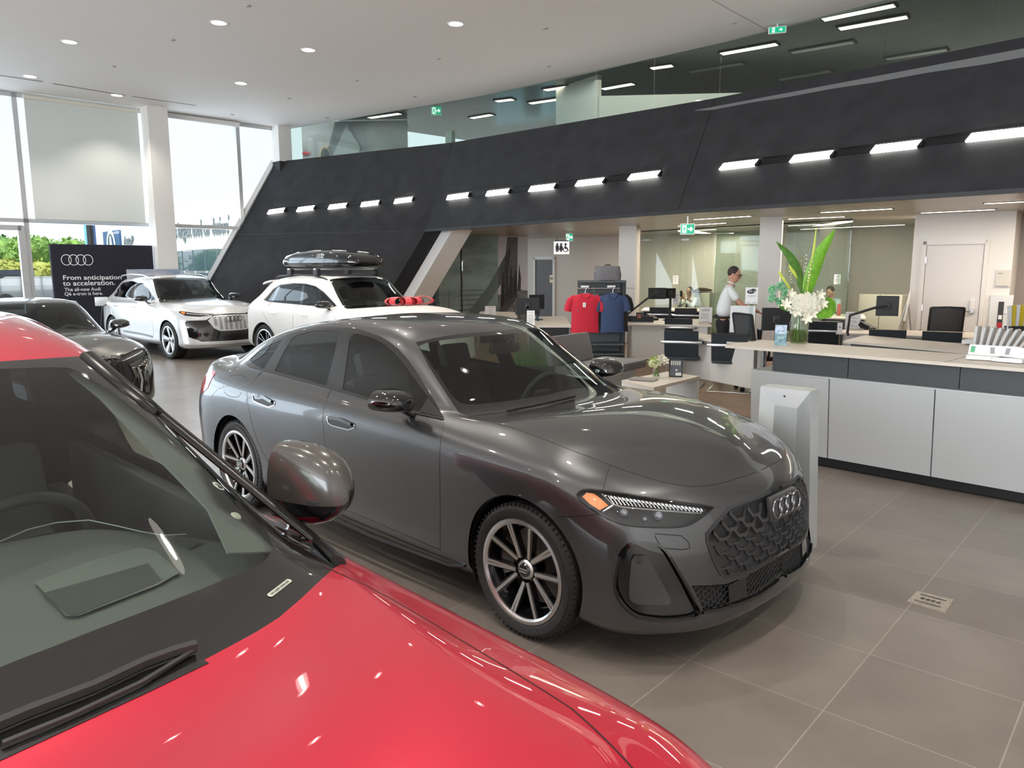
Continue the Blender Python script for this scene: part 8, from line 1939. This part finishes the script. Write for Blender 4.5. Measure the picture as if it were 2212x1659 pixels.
b_ = pY(1812, 690, 15.9); t = thing('drink_bottle', 'red insulated drinking bottle in front of the man in pale blue', 'bottle', (b_.x, b_.y, .76)); MB().lathe([(.035, 0), (.038, .02), (.038, .17), (.03, .2)], 18).build('body', mat('bottle_red', (.60, .10, .10), .4), t, True); MB().lathe([(.034, .2), (.034, .24), (.02, .25)], 16).build('cap', MATS['bottle_red'], t, True)
# ================================================================ OUTSIDE AND THE DISPLAYS BY THE WINDOW
m_gr = mat('asphalt_pale', (.42, .42, .41), .9, noise=(3, .12))
g = mk('ground_outside', [(-160, -60, -.03), (60, -60, -.03), (60, 160, -.03), (-160, 160, -.03)], [(0, 1, 2, 3)], m_gr); struct(g)
# long white dealership hall
A, B = V2(pY(226, 600, 74)), V2(pY(600, 600, 46)); d = B - A; L = d.length; ang = math.atan2(d.y, d.x); ux = d.normalized(); nx = Vector((ux.y, -ux.x, 0)); nx = nx if nx.dot(-A) > 0 else -nx
t = thing('building', 'long white dealership hall with big lettering outside the window', 'building', A, ang); HB = 6.6
sg = 1 if (Matrix.Rotation(-ang, 3, 'Z') @ nx).y > 0 else -1
q = MB(); q.box((L / 2, -sg * 6, HB / 2), (L, 12, HB)); q.build('walls', mat('hall_white', (.80, .80, .79), .7), t)
def bpos(u, v):     # photo position on the hall's front
    dr = ray(u, v); s = (A - EYE).dot(nx) / dr.dot(nx); p = EYE + dr * s; return (p - A).dot(ux), p.z
def bframe(x, z): return T(x, sg * .06, z) @ (rot('X', R(90)) if sg < 0 else rot('Z', R(180)) @ rot('X', R(90)))
m_gl = mat('hall_glass', (.10, .16, .22), .1, .2, 1)
x0, z1 = bpos(372, 546); x1, _ = bpos(600, 540); _, z0 = bpos(372, 600)
for k in range(22):
    a = x0 - 6 + k * 2.2
    if a + 2 > L: break
    for (za, zb) in ((.3, 1.5), (1.65, 3.15)): q = MB(); q.box((a + 1, sg * .05, (za + zb) / 2), (1.95, .08, zb - za)); q.build('window', m_gl, t)
xa, za = bpos(272, 523); xb, zb_ = bpos(322, 522); hh = bpos(285, 502)[1] - za
text('lettering', 'AutoP', hh * 1.38, bframe(xa, za), mat('hall_letters', (.26, .30, .33), .6), t, .03, 1.0)
xa, za = bpos(366, 517); xb, _ = bpos(501, 515); vs_, fs_, w_ = text_mesh("ario's largest used car dealers'", 1, .02); text('lettering', "ario's largest used car dealers'", 1.0, bframe(xa, za + .25) @ Matrix.Diagonal(((xb - xa) / w_, (xb - xa) / w_ * 1.6, 1, 1)), MATS['hall_letters'], t, .03)
xa, za = bpos(231, 530); xb, zb_ = bpos(263, 491); q = MB(); q.box(((xa + xb) / 2, sg * .10, (za + zb_) / 2), (xb - xa, .15, zb_ - za)); q.build('sign_panel', mat('hall_blue', (.05, .14, .32), .5), t)
q = MB(); q.M = bframe((xa + xb) / 2, (za + zb_) / 2 - .5) @ T(0, 0, .15); q.torus((0, 0, 0), 1.15, .22, 30, 6, Matrix.Diagonal((1, 1, .2, 1))); q.prism([(-.55, -1), (-.2, .8), (.2, .8), (.55, -1), (.2, -1), (0, .1), (-.2, -1)], 0, .04); q.build('sign_logo', M_paper, t)
# blue flag, lamp post behind the blind
f = pY(201, 579, 34); t = thing('flag_banner', 'tall blue and white upright banner outside left of the white hall', 'flag', (f.x, f.y, -.03)); zt = pY(201, 480, 34).z + .9
q = MB(); q.cyl((.15, 0, 0), (.15, 0, zt + .2), .05); q.build('pole', M_dark, t); q = MB(); q.box((-.05, 0, (zt + 1.8) / 2), (.30, .02, zt - 1.8)); q.build('cloth', mat('flag_cyan', (.20, .55, .68), .6), t); q = MB(); q.box((.20, 0, (zt + 1.8) / 2), (.18, .02, zt - 1.8)); q.build('cloth_navy', mat('flag_navy', (.05, .10, .25), .6), t)
f = pY(203, 579, 30); t = thing('lamp_post', 'tall parking lot lamp post seen as a shadow through the roller blind', 'lamp post', (f.x, f.y, -.03)); zt = pY(200, 312, 30).z
q = MB(); q.cyl((0, 0, 0), (0, 0, zt), .13, .10); q.build('pole', M_dark, t); q = MB(); q.box((-.12, 0, zt + .15), (.62, .5, .22), bev=.05); q.build('lamp_head', M_dark, t)
# trees
random.seed(5); m_tr = [mat('tree_leaf_%s' % n, c, .7, noise=(2.5, .35)) for n, c in (('light', (.20, .34, .07)), ('mid', (.12, .25, .05)), ('yellow', (.36, .38, .08)))]
def tree(u, Y, h, w, k, label):
    p = pY(u, 579, Y); t = thing('tree', label, 'tree', (p.x, p.y, -.03), 0, 'trees across the parking lot'); q = MB(); n = int(1500 * w / 4)
    lobes = [(random.uniform(-.5, .5) * w, random.uniform(-.4, .4) * w, h * random.uniform(.40, .82), w * random.uniform(.24, .42)) for _ in range(9)]
    for i in range(n):
        cx_, cy_, cz_, r = random.choice(lobes); a = random.random() * 6.28; b = math.acos(random.uniform(-1, 1)); rr = r * random.uniform(.75, 1.05); c = Vector((cx_ + rr * math.sin(b) * math.cos(a), cy_ + rr * math.sin(b) * math.sin(a), cz_ + rr * .8 * math.cos(b)))
        s = random.uniform(.09, .22); d1 = Vector((random.gauss(0, 1), random.gauss(0, 1), random.gauss(0, 1))).normalized(); d2 = d1.orthogonal().normalized(); q.add([c - d1 * s, c + d2 * s * .6, c + d1 * s, c - d2 * s * .6], [(0, 1, 2, 3)])
    for cx_, cy_, cz_, r in lobes: q.ball((cx_, cy_, cz_), r * .72, 9, 7)
    q.build('crown', m_tr[k], t); q = MB(); q.cyl((0, 0, 0), (0, 0, h * .5), .16, .1); q.build('trunk', mat('bark', (.09, .07, .05), .9), t)
for u, Y, h, w, k, lab in [(-60, 58, 4.3, 5, 1, 'round tree at the far left edge outside the window'), (8, 60, 3.2, 4.5, 0, 'bushy green tree behind the parked jeep outside'), (45, 56, 3.6, 4.5, 0, 'light green tree left of the window mullion'), (78, 62, 3.4, 4.5, 1, 'mid green tree hidden behind the window mullion'), (102, 54, 4.5, 3.6, 0, 'taller tree directly left of the black banner'), (30, 48, 1.9, 4, 2, 'yellowish low bush in front of the trees'), (90, 46, 1.8, 3.5, 2, 'yellowish low bush beside the black banner'), (-20, 50, 2.2, 4, 2, 'yellowish bush at the left picture edge'), (150, 70, 3.5, 6, 1, 'tree behind the black banner'), (-160, 60, 5, 7, 1, 'large tree beyond the left picture edge')]: tree(u, Y, h, w, k, lab)
def far_car(u, Y, rz, m, label, jeep=False):
    p = pY(u, 640, Y); t = thing('parked_car', label, 'car', (p.x, p.y, -.03), R(rz)); L, W, Hh = (4.0, 1.8, 1.8) if jeep else (4.6, 1.85, 1.5)
    prof = [(-L / 2, .45), (L / 2, .45), (L / 2, .95), (L / 2 - 1.0, 1.05), (L / 2 - 1.35 if jeep else L / 2 - 1.7, Hh), (-L / 2 + .1 if jeep else -L / 2 + 1.0, Hh), (-L / 2, 1.0)]
    q = MB(); q.prism([(x, z) for x, z in prof], -W / 2, W / 2, rot('X', R(90))); q.build('body', m, t)
    q = MB(); q.prism([(L / 2 - 1.15, 1.08), (L / 2 - 1.5, Hh - .1), (-L / 2 + .35, Hh - .1), (-L / 2 + .2, 1.08)], -W / 2 - .01, W / 2 + .01, rot('X', R(90))); q.box((-L / 2 - .0, 0, 1.35), (.04, W * .75, .4)); q.build('windows', M_gblack, t)
    for x in (-L * .3, L * .31):
        for s in (-1, 1): q = MB(); q.cyl((x, s * (W / 2 - .2), .36), (x, s * (W / 2 + .02), .36), .36, n=18); q.build('wheel', M_rubber, t, True)
    if jeep: q = MB(); q.cyl((-L / 2 - .2, 0, 1.1), (-L / 2, 0, 1.1), .38, n=20); q.build('spare_wheel', M_rubber, t, True); q = MB(); q.cyl((-L / 2 - .21, 0, 1.1), (-L / 2 - .19, 0, 1.1), .2, n=16); q.build('spare_rim', M_steel, t, True)
far_car(14, 42, 140, mat('navy_car', (.03, .04, .07), .3, .3, 1), 'dark boxy jeep with a spare wheel parked outside at the far left', True); far_car(100, 36, 20, mat('dark_car', (.04, .045, .05), .3, .3, 1), 'dark car parked outside beside the black banner'); far_car(-8, 40, 100, MATS['dark_car'], 'dark car partly cut by the left picture edge outside')
# ---- black launch banner in front of the window
BB = 20.25
def bw_(u, v, b=BB):
    dr = ray(u, v); s = (AB(0, b) - EYE).dot(LB) / dr.dot(LB); p = EYE + dr * s; return p.dot(LA), p.z
a0, zt = bw_(108, 519); a1, zt1 = bw_(329, 526); zt = (zt + zt1) / 2
t = thing('launch_banner', 'large black fabric display wall with ring emblem and white lettering', 'banner', AB(a0, BB), wa); WB = a1 - a0
q = MB(); q.box((WB / 2, 0, zt / 2), (WB, .12, zt), bev=.01); q.build('fabric', mat('banner_black', (.012, .012, .022), .8), t)
def bl_(u, v): a, z = bw_(u, v, BB - .07); return a - a0, z
xc, zc_ = bl_(169, 555); xl, _ = bl_(133, 555); xr_, _ = bl_(206, 555); hR = (bl_(169, 543)[1] - bl_(169, 567)[1]) / 2
q = MB(); k_ = (xr_ - xl) / 2 / (hR * (1 + 3 * .74)); rings(q, T(xc, -.065, zc_) @ rot('X', R(90)) @ Matrix.Diagonal((k_, 1, .3, 1)), hR * .93, hR * .07, .74, 32, 5); q.build('ring_emblem', mat('banner_white', (.78, .78, .80), .6), t)
for s, u0, v0, u1, vt, b in (('From anticipation', 137, 598, 264, 588, 1), ('to acceleration.', 138, 610.5, 250, 600, 1), ('The all-new Audi', 141, 622.5, 219, 615, 0), ('Q6 e-tron is here.', 141, 632, 224, 624.5, 0)):
    x0, z0 = bl_(u0, v0); x1, _ = bl_(u1, v0); h = bl_(u0, vt)[1] - z0; vs_, fs_, w_ = text_mesh(s, 1, .01); kx = (x1 - x0) / w_; text('lettering', s, 1, T(x0, -.064, z0) @ rot('X', R(90)) @ Matrix.Diagonal((kx, h / .70, .2, 1)), MATS['banner_white'], t, .01, 1, False, .02 if b else .008)
a2, z2 = bw_(275, 576, 19.9); a3, _ = bw_(390, 577, 19.9); t = thing('sky_picture_panel', 'wide picture panel with clouded sky behind the white electric car', 'panel', AB(a2, 19.9), wa)
q = MB(); q.box(((a3 - a2) / 2, 0, z2 / 2 + .3), (a3 - a2, .04, z2 - .6)); q.build('picture', cloud_mat('panel_sky', (.16, .26, .40), (.62, .58, .60), 1.2), t); q = MB(); q.box((.3, 0, .2), (.05, .3, .4)); q.box((a3 - a2 - .3, 0, .2), (.05, .3, .4)); q.build('feet', M_alu, t)
c_ = pz(640, 800, 0)
# tall grass planter behind the sofa (seen through the grey car's windscreen)
g_ = pY(1165, 770, 12.4); t = thing('grass_planter', 'planter of tall upright green grass between the left desks and the sofa', 'plant', (g_.x, g_.y, 0)); q = MB(); q.box((0, 0, .09), (.9, .3, .18)); q.build('pot', M_dark, t); q = MB()
for k in range(160): x, y = random.uniform(-.42, .42), random.uniform(-.12, .12); h = random.uniform(.33, .46); q.add([(x - .006, y, .17), (x + .006, y, .17), (x + random.uniform(-.03, .03), y + random.uniform(-.02, .02), .17 + h)], [(0, 1, 2)])
q.build('grass', M_leafd, t)
